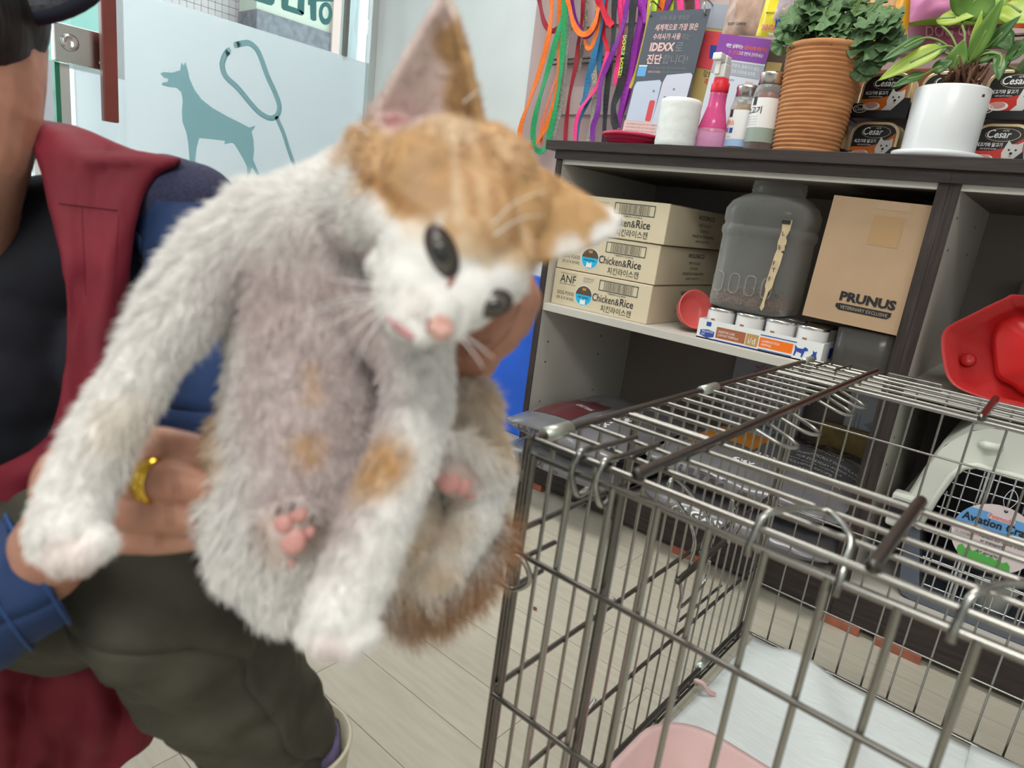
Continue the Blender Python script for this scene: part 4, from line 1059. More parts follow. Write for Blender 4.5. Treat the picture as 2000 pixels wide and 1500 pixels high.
MB().box((-0.014, -0.016, 0.165), (0.012, 0.016, 0.196)).box((-0.012, -0.012, 0.196), (0.010, 0.014, 0.214)).box((-0.014, -0.040, 0.198), (0.008, -0.012, 0.214)).build('spray_head', mat('white_spray', (0.80, 0.80, 0.78), .4), sp, bevel=0.003)
MB().box((-0.006, -0.034, 0.168), (0.006, -0.028, 0.198)).build('trigger', mat('clear_trigger', (0.7, 0.68, 0.6), .3), sp, bevel=0.002)
# treat jars
def treat_jar(x, y, h, label, fill, words):
    t = thing('treat_jar', label, 'jar', (x, y, TZ), group='treat jars')
    MB().lathe([(0, 0.001), (0.031, 0), (0.033, 0.004), (0.033, h - 0.045), (0.029, h - 0.030), (0.024, h - 0.024)], n=32, cap0=False, cap1=False).build('glass', JARM, t)
    MB().lathe([(0.0305, 0.003), (0.0305, h - 0.05), (0.02, h - 0.04), (0, h - 0.04)], n=20).build('treats', fill, t)
    MB().lathe([(0.0275, h - 0.024), (0.0275, h - 0.008), (0.0285, h - 0.007), (0.0285, h - 0.003), (0.026, h), (0, h)], n=32).build('lid', CANL, t)
    R = 0.0334
    def wrap(nm, m, a0, a1, z0, z1, k=0.0):
        A = np.radians(np.linspace(a0, a1, 14)); MB().grid(np.array([[((R + k) * math.cos(a), (R + k) * math.sin(a), z) for z in (z0, z1)] for a in A])).build(nm, m, t)
    def wt(m, s, ac, z0, hh, wdeg, bold=0.02):
        v, f, W0 = text_geo(s, bold)
        mbx = MB(); mbx.add([((R + .0008) * math.cos(math.radians(ac - wdeg / 2 + wdeg * q / W0)), (R + .0008) * math.sin(math.radians(ac - wdeg / 2 + wdeg * q / W0)), z0 + hh * b) for q, b in v], f); mbx.build('lettering', m, t)
    wrap('paper_label', LABW, 170, 350, 0.03, h - 0.055)
    return t, wrap, wt
t, wrap, wt = treat_jar(-0.682, 1.570, 0.148, 'treat jar with orange and blue lettering beside the spray bottle', mat('tan_treats', (0.42, 0.25, 0.12), 0.8, var=.3, scale=60), None)
wrap('blue_foot', mat('pale_blue_label', (0.35, 0.5, 0.75), .5), 170, 350, 0.014, 0.03, 0.0002); wrap('black_mark', BLACK_INK, 225, 245, 0.078, 0.094, 0.0004)
wt(ORNG, '바퍼더스', 225, 0.060, 0.012, 70); wt(BLUE, '오리', 215, 0.043, 0.013, 42); wrap('blue_dot', BLUE, 242, 258, 0.043, 0.054, 0.0004); wt(GREY_INK, '건강한 간식', 220, 0.033, 0.004, 60, 0)
t, wrap, wt = treat_jar(-0.618, 1.532, 0.166, 'treat jar with black lettering next to the terracotta pot', mat('red_treats', (0.24, 0.07, 0.05), 0.8, var=.3, scale=60), None)
wrap('sage_band', mat('sage_label', (0.30, 0.36, 0.30), .5), 170, 350, 0.02, 0.050, 0.0003); wrap('black_mark', BLACK_INK, 232, 250, 0.096, 0.113, 0.0004)
wt(BLACK_INK, '소고기', 242, 0.078, 0.015, 68); 
for q_ in range(4): wt(GREY_INK, '국내산 수제간식', 240, 0.054 + q_ * 0.0055, 0.003, 50, 0)

# terracotta pot and geranium
TERRA = mat('terracotta', (0.56, 0.25, 0.10), 0.75, col2=(0.42, 0.17, 0.065), scale=14, stretch=(1, 1, 4), bump=0.3)
tp = thing('flower_pot', 'tall ribbed terracotta pot with a leafy geranium', 'flower pot', (-0.520, 1.545, TZ))
prof = [(0.0, 0.0), (0.066, 0.0)]
for k in range(23):
    r = 0.0665 + 0.0105 * k / 23; z = 0.003 + k * 0.0087
    prof += [(r, z), (r + 0.0022, z + 0.0028), (r + 0.0022, z + 0.0048), (r - 0.0006, z + 0.0076)]
prof += [(0.078, 0.2035), (0.0805, 0.206), (0.0805, 0.212), (0.078, 0.215), (0.073, 0.215), (0.071, 0.205), (0.0, 0.203)]
MB().lathe(prof, n=56, cap0=False, cap1=False).build('pot', TERRA, tp)
MB().lathe([(0.0715, 0.2035), (0.05, 0.208), (0, 0.21)], n=24, cap0=False, cap1=False).build('soil', mat('potting_soil', (0.05, 0.035, 0.025), 0.95, bump=.6, scale=120), tp)
LEAFG = mat('geranium_leaf', (0.095, 0.185, 0.07), 0.6, var=0.35, scale=25, rand=0.22)
STEM = mat('green_stem', (0.20, 0.28, 0.08), 0.6)
def round_leaf(r, seed):
    rr_ = random.Random(seed); n = 26; mb = MB(); c0 = [(0, 0, 0.0)]
    ring1, ring2 = [], []
    for k in range(n):
        a = math.radians(20) + 2 * math.pi * (k / n) * 0.93 - math.pi * 0.5
        s = 1 + 0.13 * math.cos(7 * a) + 0.05 * math.cos(21 * a)
        ring1.append((0.55 * r * math.cos(a), 0.55 * r * math.sin(a), 0.10 * r * math.cos(7 * a) + 0.06 * r))
        ring2.append((s * r * math.cos(a), s * r * math.sin(a), 0.16 * r * math.cos(7 * a + .4) + 0.10 * r * rr_.random() - .05 * r))
    v = c0 + ring1 + ring2; f = []
    for k in range(n - 1):
        f.append((0, 1 + k, 2 + k)); f.append((1 + k, 1 + n + k, 2 + n + k, 2 + k))
    return mb.add(v, f, True).mesh('leaf')
LM = [round_leaf(1.0, s_) for s_ in range(4)]
for me in LM: me.materials.append(LEAFG)
def place(me, parent, pos, nrm, size, spin, name='leaf'):
    o = bpy.data.objects.new(name, me); COL.objects.link(o); o.parent = parent
    q = Vector(nrm).to_track_quat('Z', 'Y').to_matrix().to_4x4() @ Matrix.Rotation(spin, 4, 'Z')
    o.matrix_local = Matrix.Translation(Vector(pos)) @ q @ Matrix.Diagonal((size, size, size, 1)); return o
base_t = V3(-0.520, 1.545, TZ)
rl = random.Random(3)
for k in range(120):
    px = 1545 + 195 * rl.random() ** 0.9; yt = np.interp(px, [1540, 1580, 1640, 1700, 1740], [40, -15, -30, 5, 40]); yb = np.interp(px, [1540, 1600, 1680, 1700, 1740], [82, 80, 92, 130, 110])
    if px > 1742: continue
    py = yt + (yb - yt) * rl.random()
    d_ = 1.49 + 0.13 * rl.random()
    w_ = aY(px, py, d_)
    if py > 70 and 1550 < px < 1680 and d_ > 1.53: continue
    nrm = unit(V3(rl.uniform(-.7, .7), -0.8 + rl.uniform(-.5, .4), 0.75))
    place(rl.choice(LM), tp, w_ - base_t, nrm, 0.019 + 0.013 * rl.random(), rl.random() * 6.28)
for (px, py) in ((1690, 118), (1686, 138), (1700, 125), (1535, 60), (1528, 88), (1680, 98)):
    place(rl.choice(LM), tp, aY(px, py, 1.52) - base_t, unit(V3(0.3, -.9, .3)), 0.024, rl.random() * 6.28)
for k in range(26):
    a = rl.random() * 6.28; r = 0.05 * rl.random(); e = V3(0.085 * math.cos(a), 0.06 * math.sin(a), 0.235 + 0.07 * rl.random())
    MB().tube(bez([V3(r * math.cos(a), r * math.sin(a), 0.205), V3(0.6 * e[0], .6 * e[1], 0.24), e], 4), 0.0016, 5).build('stem', STEM, tp)

# white pot with a glossy-leaved plant
wp = thing('flower_pot', 'white glazed pot on a saucer with a glossy-leaved plant', 'flower pot', (-0.270, 1.530, TZ))
GLAZE = mat('white_glaze', (0.78, 0.80, 0.82), 0.25)
MB().lathe([(0, 0.0), (0.071, 0.0), (0.076, 0.004), (0.077, 0.012), (0.072, 0.013), (0.070, 0.006), (0, 0.006)], n=48, cap0=False, cap1=False).build('saucer', GLAZE, wp)
MB().lathe([(0, 0.007), (0.0605, 0.007), (0.0615, 0.010), (0.0620, 0.060), (0.0625, 0.124), (0.0612, 0.127), (0.0585, 0.125), (0.0575, 0.114), (0, 0.112)], n=52, cap0=False, cap1=False).build('pot', GLAZE, wp)
soilm = mat('brown_fibre', (0.13, 0.06, 0.035), 0.95, var=.4, scale=90, bump=.8)
rm = MB()
base_w = V3(-0.270, 1.530, TZ)
rc = aY(1878, 150, 1.53) - base_w
for k in range(60):
    e = rc + V3(rng.normal() * .018, rng.normal() * .02, rng.random() * 0.028); s_ = V3(rc[0] + rng.normal() * .02, rng.normal() * .02, 0.110)
    rm.tube([s_, (s_ + e) / 2 + rng.normal(size=3) * .004, e], [0.0035, .003, .0015], 5)
rm.build('root_clump', soilm, wp)
MB().lathe([(0.0573, 0.113), (0.04, 0.118), (0, 0.119)], n=24, cap0=False, cap1=False).build('soil', soilm, wp)
LG = {'d': mat('deep_green_leaf', (0.045, 0.125, 0.025), 0.35, var=.2, scale=14), 'y': mat('lime_leaf', (0.33, 0.46, 0.055), 0.4, var=.12, scale=14), 'm': mat('mid_green_leaf', (0.13, 0.26, 0.045), 0.38, var=.2, scale=14)}
def long_leaf(b, t_, w, m, fold=0.25, sag=0.0, y0=1.53, y1=1.50, nrm=None):
    B = aY(*b, y0); T = aY(*t_, y1); d = T - B; L = np.linalg.norm(d); d = d / L
    nn = unit(V3(0.1, -1, 0.35)) if nrm is None else unit(nrm); s_ = unit(np.cross(d, nn)); nn = np.cross(s_, d); n = 12
    P = np.zeros((n, 5, 3))
    for i in range(n):
        u = i / (n - 1); hw_ = w * (math.sin(math.pi * min(1, u ** 0.75)) ** 0.8) * (1 - 0.25 * u) + 0.0003
        for j in range(5):
            v = (j - 2) / 2
            P[i, j] = B + d * L * u + s_ * hw_ * v + nn * (fold * hw_ * abs(v) + 0.12 * hw_ * math.sin(9 * u) * v) + V3(0, 0, -sag * L * u * u)
    MB().grid(P - base_w, 0.0006).build('leaf', LG[m], wp)
    r = rc + V3(0, 0, 0.015); Bl = B - base_w
    MB().tube(bez([r, (r + Bl) / 2 + V3(0, -.004, .012), Bl, Bl + d * L * 0.5], 5), [0.0022] * 16, 6).build('stem', STEM, wp)
for q in ((( 1842, 92), (1716, 152), 0.020, 'y', .3, .05, 1.50, 1.47), ((1808, 74), (1722, 112), 0.013, 'd', .3, .1, 1.50, 1.46), ((1806, 145), (1742, 165), 0.011, 'd', .3, .1, 1.49, 1.46), ((1860, 138), (1884, 76), 0.018, 'm', .2, 0, 1.51, 1.50),
          ((1893, 122), (1962, -8), 0.016, 'm', .3, 0, 1.52, 1.49), ((1880, 40), (1935, -45), 0.045, 'm', .2, 0, 1.57, 1.55), ((1830, 40), (1905, 28), 0.018, 'y', .2, .05, 1.58, 1.56), ((1925, 95), (1995, 30), 0.014, 'd', .2, 0, 1.52, 1.49),
          ((1962, 112), (2025, 80), 0.020, 'd', .2, .1, 1.52, 1.48), ((1955, 108), (1950, 158), 0.012, 'd', .2, 0, 1.50, 1.48), ((1905, 118), (1960, 98), 0.012, 'd', .2, .1, 1.52, 1.50), ((1820, 140), (1862, 118), 0.014, 'd', .2, 0, 1.50, 1.50),
          ((1812, 105), (1850, 96), 0.020, 'd', .2, 0, 1.54, 1.53), ((1960, 10), (2030, 38), 0.030, 'y', .2, .1, 1.58, 1.55), ((1985, 135), (2040, 110), 0.020, 'd', .2, .1, 1.54, 1.50), ((1945, 60), (1975, 100), 0.02, 'd', .2, 0, 1.56, 1.55), ((1897, 110), (1918, 20), 0.009, 'y', .1, 0, 1.53, 1.52)):
    long_leaf(*q)
MB().tube([aY(1950, 157, 1.5) - base_w, aY(2010, 60, 1.5) - base_w], 0.0011, 5).build('support_wire', BLK, wp)
clp = MB(); ball(clp, aY(1887, 290, 1.468), 0.003); 

# ------------------------------------------------------------------ dog food trays in black display cartons
GOLDT = mat('gold_foil_rim', (0.72, 0.56, 0.33), 0.3, 0.7); TBLK = mat('tray_black', (0.012, 0.012, 0.014), 0.3)
TONES = {'o': mat('tray_orange', (0.62, 0.15, 0.02), 0.3), 'y': mat('tray_yellow', (0.80, 0.50, 0.03), 0.3), 'r': mat('tray_red', (0.60, 0.03, 0.02), 0.3), 'g': mat('tray_green', (0.10, 0.35, 0.05), 0.3)}
PINKM = mat('meat_pink', (0.62, 0.28, 0.24), 0.4); FURW = mat('white_fur_print', (0.74, 0.74, 0.72), 0.5)
def food_tray(x, y, z, tone, label, full=True):
    t = thing('food_tray', label, 'food tray', (x, y, z), (-0.05, 0, 0), group='foil trays of dog food')
    w, h = 0.098, 0.086
    MB().prism(rrect(w, h, 0.028, 6, 0, h / 2), (0, 0.004, 0), (1, 0, 0), (0, 0, 1), 0.004).build('rim', GOLDT, t, bevel=0.0012)
    P = np.array([[(a, 0.004, b) for a, b in rrect(w * .93, h * .93, 0.025, 6, 0, h / 2)], [(a, 0.028, b) for a, b in rrect(w * .8, h * .8, 0.02, 6, 0, h / 2)]]); P = np.concatenate([P, P[:, :1]], 1)
    MB().grid(P).add(P[1][:-1], [tuple(range(len(P[1]) - 1))]).build('foil_cup', GOLDT, t)
    if not full: return t
    p = Print(t, (0, 0, 0), (1, 0, 0), (0, 0, 1))
    lid_ = rrect(w - 0.012, h - 0.012, 0.023, 6, 0, h / 2)
    p.poly('printed_lid', TBLK, lid_)
    low = [q for q in lid_ if q[1] < h * .40]
    p.poly('colour_field', TONES[tone], [(-0.042, h * .38), (-0.0425, 0.022), (-0.032, 0.009), (-0.018, 0.0065), (0.018, 0.0065), (0.034, 0.010), (0.0425, 0.024), (0.0428, 0.064), (0.030, 0.052), (0.012, 0.040), (-0.008, 0.034)], 0.0003)
    p.text(WHITE_INK, 'C', -0.024, 0.058, 0.016, 0.013, lift=0.0008, shear=0.25, bold=.005); p.text(WHITE_INK, 'esar', -0.012, 0.058, 0.0095, 0.028, lift=0.0008, shear=0.25, bold=.015); p.text(WHITE_INK, '시저', 0.0, 0.0695, 0.005, 0.010, lift=.0008)
    e = [(0.002 + 0.029 * math.cos(a), 0.064 + 0.0125 * math.sin(a)) for a in np.linspace(0, 2 * math.pi, 40)]
    for (u, v), (u2, v2) in zip(e[:-1], e[1:]): p.poly('gold_oval', GOLDT, [(u, v), (u2, v2), (u2 * .97, 0.064 + (v2 - .064) * .95), (u * .97, 0.064 + (v - .064) * .95)], 0.0005)
    p.text(WHITE_INK, '쇠고기와 닭고기', -0.038, 0.041, 0.008, 0.044, lift=0.0008, bold=.02); p.text(WHITE_INK, 'with beef & chicken', -0.030, 0.036, 0.003, 0.028, lift=.0008)
    p.poly('meat_dish', WHITE_INK, ell(0.034, 0.017, 20, -0.020, 0.018), 0.0006); p.poly('meat', PINKM, ell(0.026, 0.013, 18, -0.021, 0.020), 0.0009)
    p.poly('dog_picture', FURW, [(0.000, 0.008), (0.010, 0.020), (0.008, 0.030), (0.012, 0.044), (0.015, 0.054), (0.021, 0.047), (0.031, 0.047), (0.039, 0.052), (0.040, 0.042), (0.041, 0.030), (0.037, 0.020), (0.036, 0.010), (0.018, 0.0065)], 0.0011)
    for (u, v, d_) in ((0.019, 0.036, .004), (0.030, 0.036, .004), (0.0235, 0.0295, .0055)): p.poly('dog_face', BLK, ell(d_, d_, 10, u, v), 0.0014)
    p.poly('dog_tongue', PINKM, ell(0.005, 0.0025, 10, 0.023, 0.0245), 0.0014)
    p.flush(); return t
cols = ((-0.535, 'o', 'beside the terracotta pot'), (-0.420, 'o', 'between the two flower pots'), (-0.305, 'y', 'behind the white flower pot'), (-0.190, 'r', 'just past the white flower pot'), (-0.075, 'g', 'at the end of the worktop display'))
for i, (x, tone, where) in enumerate(cols):
    for r, z in enumerate((TZ, TZ + 0.0985)):
        rw = ('lower', 'upper')[r]
        c = thing('display_carton', 'black display carton of the %s row %s' % (rw, where), 'carton', (x, 1.655, z), group='black display cartons')
        MB().box((-0.0555, 0, 0), (0.0555, 0.075, 0.002)).box((-0.0555, 0, 0.002), (-0.0545, 0.075, 0.034)).box((0.0545, 0, .002), (0.0555, 0.075, 0.034)).build('carton', TBLK, c)
        if r == 1 or True:
            MB().prism([(-0.0555, 0.002), (0.0555, 0.002), (0.0555, 0.040), (0.043, 0.041), (0.034, 0.030), (0.022, 0.016), (-0.030, 0.016), (-0.036, 0.024), (-0.036, 0.030), (-0.0555, 0.030)], (0, 0, 0), (1, 0, 0), (0, 0, 1), 0.001).build('front_lip', TBLK, c)
            p = Print(c, (0, -0.001, 0), (1, 0, 0), (0, 0, 1)); p.text(WHITE_INK, 'Cesar', -0.049, 0.015, 0.008, 0.020, lift=0.0004, shear=.2)
            e = [(-0.039 + 0.0145 * math.cos(a), 0.019 + 0.0085 * math.sin(a)) for a in np.linspace(0, 2 * math.pi, 28)]
            for (u, v), (u2, v2) in zip(e[:-1], e[1:]): p.poly('oval_mark', WHITE_INK, [(u, v), (u2, v2), (-0.039 + (u2 + .039) * .9, 0.019 + (v2 - .019) * .86), (-0.039 + (u + .039) * .9, 0.019 + (v - .019) * .86)])
            p.flush()
        food_tray(x, 1.662, z + 0.0075, tone, 'foil dog food tray of the %s row %s' % (rw, where))
        food_tray(x + 0.006, 1.695, z + 0.0075, tone, 'foil tray second in the %s row %s' % (rw, where), False)
pk = thing('treat_packet', 'glossy clear packet standing past the white pot at the worktop end', 'packet', (-0.085, 1.56, TZ))
P = np.array([[(-0.045 + 0.09 * i / 11, -0.014 * math.sin(math.pi * i / 11) * math.sin(math.pi * j / 9), 0.095 * j / 9) for j in range(10)] for i in range(12)])
MB().grid(P[::-1], 0.02).build('bag', clear_plastic('frosty_packet', (0.62, 0.66, 0.72), 0.6, 0.15), pk)

# ------------------------------------------------------------------ wall display: poster, leaflets, hanging bags
def flat(name, label, cat, TL, TR, BL, yy, col, th=0.0012, group=None):
    A, B, C_ = aY(*TL, yy), aY(*TR, yy), aY(*BL, yy)
    t = thing(name, label, cat, C_, world=True, group=group)
    U = B - A; Wv = A - C_; n = unit(np.cross(U, Wv))
    MB().add([C_, C_ + U, C_ + U + Wv, C_ + Wv] + [q - n * th for q in (C_, C_ + U, C_ + U + Wv, C_ + Wv)], [(0, 1, 2, 3), (7, 6, 5, 4), (0, 4, 5, 1), (1, 5, 6, 2), (2, 6, 7, 3), (3, 7, 4, 0)]).build('sheet', col, t)
    class PP(Print):
        def __init__(s): s.p = t; s.O = C_; s.U = U; s.W = Wv; s.N = n; s.k = {}; s.lift = 0.0005
    return t, PP()
SLATE = mat('slate_paper', (0.10, 0.115, 0.14), 0.35); BLUSH = mat('blush_print', (0.80, 0.52, 0.50), 0.4); PALEB = mat('pale_blue_paper', (0.55, 0.61, 0.74), 0.4); PALEB2 = mat('pale_lilac_paper', (0.62, 0.64, 0.74), 0.4); REDP = mat('red_print', (0.70, 0.08, 0.10), 0.4); SKYP = mat('sky_print', (0.15, 0.42, 0.75), .4)
t, p = flat('wall_poster', 'slate grey poster about diagnosis hung on two hooks', 'poster', (1270, 22), (1388, 17), (1214, 262), 1.86, SLATE)
p.rect('pink_foot', BLUSH, 0, 0, 1, 0.12)
p.poly('device_picture', PALEB, [(0.02, 0.12), (0.50, 0.12), (0.50, 0.44), (0.46, 0.46), (0.06, 0.44), (0.03, 0.40)], .0003)
p.poly('device_picture', PALEB2, [(0.50, 0.10), (0.98, 0.10), (0.99, 0.50), (0.95, 0.52), (0.56, 0.50), (0.52, 0.44)], .0006)
p.poly('device_slot', REDP, rrect(0.10, 0.17, 0.02, 4, 0.42, 0.21), .0009); p.poly('device_screen', SLATE, [(0.60, 0.19), (0.92, 0.19), (0.92, 0.32), (0.60, 0.33)], .0009)
p.poly('device_button', GREY_INK, ell(.04, .02, 12, .40, .37), .0009); p.poly('device_button', GREY_INK, ell(.04, .02, 12, .74, .39), .0009)
p.rect('blue_tile', SKYP, 0.03, 0.485, 0.15, 0.085, .0003); p.rect('blue_tile_edge', WHITE_INK, 0.03, 0.565, 0.15, 0.010, .0005)
p.text(GREY_INK, '우리 동물 병원은', 0.20, 0.925, 0.035, 0.50); p.text(BLUSH, '세계적으로 가장 많은', 0.16, 0.845, 0.052, 0.72, bold=.02); p.text(BLUSH, '수의사가 사용', 0.16, 0.775, 0.050, 0.47, bold=.02); p.text(GREY_INK, '하는', 0.65, 0.775, 0.045, 0.14)
p.text(BLUSH, 'IDEXX', 0.15, 0.685, 0.068, 0.42, bold=.04); p.text(GREY_INK, '로', 0.59, 0.685, 0.068, 0.12); p.text(BLUSH, '진단', 0.14, 0.585, 0.078, 0.26, bold=.03); p.text(GREY_INK, '합니다!', 0.42, 0.585, 0.075, 0.42)
p.text(GREY_INK, '더 나은 동물 건강을 위한 진단 및 모니터링', 0.22, 0.545, 0.018, 0.62); p.text(BLUSH, 'IDEXX KOREA', 0.22, 0.515, 0.016, 0.22); p.text(GREY_INK, '진단 검사에 관해 문의 하세요', 0.46, 0.515, 0.016, 0.44)
for q_ in range(3): p.text(GREY_INK, '더욱 정확한 검사로 우리 아이 건강을 지켜 주세요', 0.05, 0.03 + q_ * .028, 0.014, 0.7)
p.flush()
for (px, py) in ((1272, 28), (1378, 26)):
    a = aY(px, py, 1.86); MB().tube(bez([a + V3(0, 0.13, 0.012), a + V3(-.003, .02, .035), a + V3(-.006, -.004, .03), a + V3(0.0, -.006, 0.0), a + V3(.004, .004, -.006)], 6), 0.0022, 6).build('hook', CHROME, t)
PURP = mat('purple_paper', (0.24, 0.065, 0.34), 0.4); GREYB = mat('grey_blue_paper', (0.36, 0.39, 0.45), 0.4); LEAFP = mat('leaflet_paper', (0.62, 0.66, 0.74), 0.4)
t, p = flat('leaflet', 'purple-headed leaflet with small pet photographs', 'leaflet', (1407, 66), (1508, 78), (1352, 285), 1.76, LEAFP)
p.rect('purple_band', PURP, 0, 0.80, 1, 0.20, .0003); p.rect('grey_band', GREYB, 0, 0.67, 1, 0.115, .0003)
p.text(WHITE_INK, '매번 실패하는', 0.18, 0.895, 0.035, 0.33, lift=.0008, bold=.01); p.text(ORNG, '심장사상충 예방 주사', 0.53, 0.895, 0.035, 0.44, lift=.0008, bold=.01); p.text(ORNG, '눈 건강', 0.26, 0.845, 0.033, 0.2, lift=.0008); p.text(WHITE_INK, '으로 한번에 관리하세요!', 0.46, 0.845, 0.033, 0.46, lift=.0008)
p.text(WHITE_INK, '타월산 무영가, 중독기가 없는', 0.20, 0.735, 0.032, 0.72, lift=.0008); p.text(WHITE_INK, '반려동물 전용 프리미엄 보조제', 0.20, 0.69, 0.03, 0.66, lift=.0008)
PICG = mat('photo_grey', (0.30, 0.31, 0.34), .4, var=.5, scale=25)
for (x, y, w, h) in ((.60, .44, .26, .16), (.58, .22, .28, .17), (.22, .46, .22, .14)):
    p.rect('photograph', PICG, x, y, w, h, .0003); p.poly('pet_photo', FURW, ell(w * .55, h * .6, 16, x + w * .5, y + h * .4), .0007); p.poly('pet_eye', BLK, ell(.02, .01, 8, x + w * .42, y + h * .5), .001); p.poly('pet_eye', BLK, ell(.02, .01, 8, x + w * .62, y + h * .5), .001)
p.text(ORNG, '강아지', 0.72, 0.62, 0.02, 0.14); p.text(PURP, '고양이', 0.36, 0.62, 0.02, 0.14); p.flush()
YELP = mat('mustard_paper', (0.50, 0.38, 0.14), 0.5); 
t, p = flat('leaflet', 'mustard and red leaflet half hidden behind the slate poster', 'leaflet', (1372, 5), (1450, 12), (1340, 262), 1.90, YELP)
p.rect('grey_band', GREYB, 0, .82, 1, .18, .0003); p.rect('red_band', REDP, 0, .52, 1, .28, .0003); p.rect('blue_patch', BLUE, .35, .60, .45, .10, .0006); p.text(BLACK_INK, '강보조제', .25, .46, .05, .5); p.text(REDP, '추천', .3, .40, .05, .3); p.flush()
t, p = flat('leaflet', 'brown backing card hanging behind the treat jars', 'leaflet', (1500, 95), (1560, 100), (1444, 296), 1.84, mat('umber_card', (.10, .06, .045), .5)); p.rect('yellow_patch', YELP, .1, .72, .5, .16, .0003); p.flush()

def bag(name, label, quad, yy, m, bulge=0.02, group='hanging treat bags'):
    """quad TL,TR,BR,BL in the picture, built as a filled pouch hung in front of the board."""
    TL, TR, BR, BL = [aY(*q, yy) for q in quad]
    t = thing(name, label, 'treat bag', (BL + BR) / 2, world=True, group=group)
    n = 14
    def surf(u, v, sgn=1, lift=0):
        b = (1 - v) * ((1 - u) * BL + u * BR) + v * ((1 - u) * TL + u * TR); e = (math.sin(math.pi * u) * math.sin(math.pi * min(1, max(0, v)))) ** 0.6
        w_ = noise.noise(Vector((u * 5 + yy * 9, v * 5, sgn))) * 0.4
        return b + V3(0, -sgn * (bulge * e * (1 + w_)) - lift, 0)
    mb = MB(); F = np.array([[surf(i / (n - 1), j / (n - 1)) for j in range(n)] for i in range(n)]); B_ = np.array([[surf(i / (n - 1), j / (n - 1), -.6) for j in range(n)] for i in range(n)])
    mb.grid(F); mb.grid(B_[::-1]); mb.build('pouch', m, t)
    def patch(nm, m2, u0, u1, v0, v1, sl=0.0):
        A = np.array([[surf(u0 + (u1 - u0) * i / 8 + sl * j / 8, v0 + (v1 - v0) * j / 8, 1, 0.0012) for j in range(9)] for i in range(9)]); MB().grid(A).build(nm, m2, t)
    def txt(m2, s_, u0, u1, v0, v1, bold=.02):
        v, f, W0 = text_geo(s_, bold); MB().add([surf(u0 + (u1 - u0) * a / W0, v0 + (v1 - v0) * b, 1, 0.002) for a, b in v], f).build('lettering', m2, t)
    return t, patch, txt
FOILT = mat('treat_bag_tan', (0.52, 0.36, 0.28), 0.25, var=.25, scale=30)
t, pa, tx = bag('treat_bag', 'clear treat bag with tan chews and a purple seal', ((1440, -60), (1512, -62), (1492, 72), (1410, 66)), 1.78, FOILT)
pa('purple_seal', mat('violet_seal', (.28, .10, .45), .4), .58, .92, .60, .76); pa('seal_centre', FOILT, .66, .84, .645, .715); tx(BLACK_INK, 'SOFT CHEW', .12, .6, .13, .17)
t, pa, tx = bag('treat_bag', 'yellow and blue treat bag with a clear window', ((1512, -60), (1606, -62), (1563, 76), (1476, 70)), 1.66, mat('yellow_foil', (.80, .66, .04), .25))
pa('clear_window', mat('window_grey', (.36, .30, .32), .15, var=.5, scale=30), .36, .98, .22, 1.0, 0.0); pa('blue_foot', mat('royal_blue', (.03, .07, .5), .3), .42, .99, .05, .24); tx(BLACK_INK, 'MIJANIANG', .16, .36, .30, .34); tx(mat('magenta_print', (.7, .1, .4), .4), 'DENTAL STICK', .12, .8, .08, .16); pa('white_hem', WHITE_INK, .3, 1.0, 0.0, .05)
t, pa, tx = bag('treat_bag', 'orange and yellow treat bag behind the geranium leaves', ((1688, -60), (1790, -62), (1770, 80), (1700, 80)), 1.80, mat('amber_foil', (.78, .40, .03), .25))
pa('clear_window', mat('window_peach', (.72, .40, .22), .2, var=.3, scale=30), .1, .7, .45, 1.0); pa('white_hem', WHITE_INK, .2, .95, .02, .14)
t, pa, tx = bag('treat_bag', 'lime green bag hanging above the white flower pot', ((1760, -50), (2010, -30), (2010, 46), (1756, 50)), 1.84, mat('lime_foil', (.36, .62, .10), .25))
t, pa, tx = bag('treat_bag', 'pink bag hanging in front of the lime green bag', ((1782, -60), (1900, -60), (1886, 22), (1776, 44)), 1.76, mat('pink_foil', (.72, .26, .48), .3))
t, pa, tx = bag('treat_bag', 'orange-red bag above the leaf tips at the display end', ((1975, -60), (2080, -55), (2080, 60), (1968, 54)), 1.80, mat('vermilion_foil', (.70, .12, .05), .25)); tx(WHITE_INK, '3', .2, .5, .3, .6)
t, pa, tx = bag('treat_bag', 'maroon pink pouch below the lime green bag', ((1772, 40), (1975, 40), (1965, 96), (1775, 96)), 1.88, mat('rose_foil', (.40, .10, .18), .35)); tx(mat('rose_print', (.6, .3, .4), .4), 'DOG GUM', .2, .8, .35, .75)
lb = thing('shelf_ledge', 'narrow pale ledge running along the display board', 'ledge', (-0.2, 1.90, 1.11), world=True)
MB().box((-0.62, 1.87, 1.105), (0.7, 1.999, 1.155)).build('ledge', mat('pale_ledge', (.52, .50, .50), .5), lb)
bx_ = thing('snack_box', 'flat reddish-brown snack box on the pale ledge', 'box', (-0.47, 1.90, 1.1555)); MB().box((-0.12, -.02, 0), (0.10, .06, .055)).build('box', mat('rust_box', (.28, .09, .04), .5), bx_, bevel=.003)
bx_ = thing('snack_box', 'brown snack box on the pale ledge behind the plant', 'box', (-0.22, 1.90, 1.1555)); MB().box((-0.10, -.02, 0), (0.16, .06, .06)).build('box', mat('umber_box', (.20, .11, .08), .5), bx_, bevel=.003)

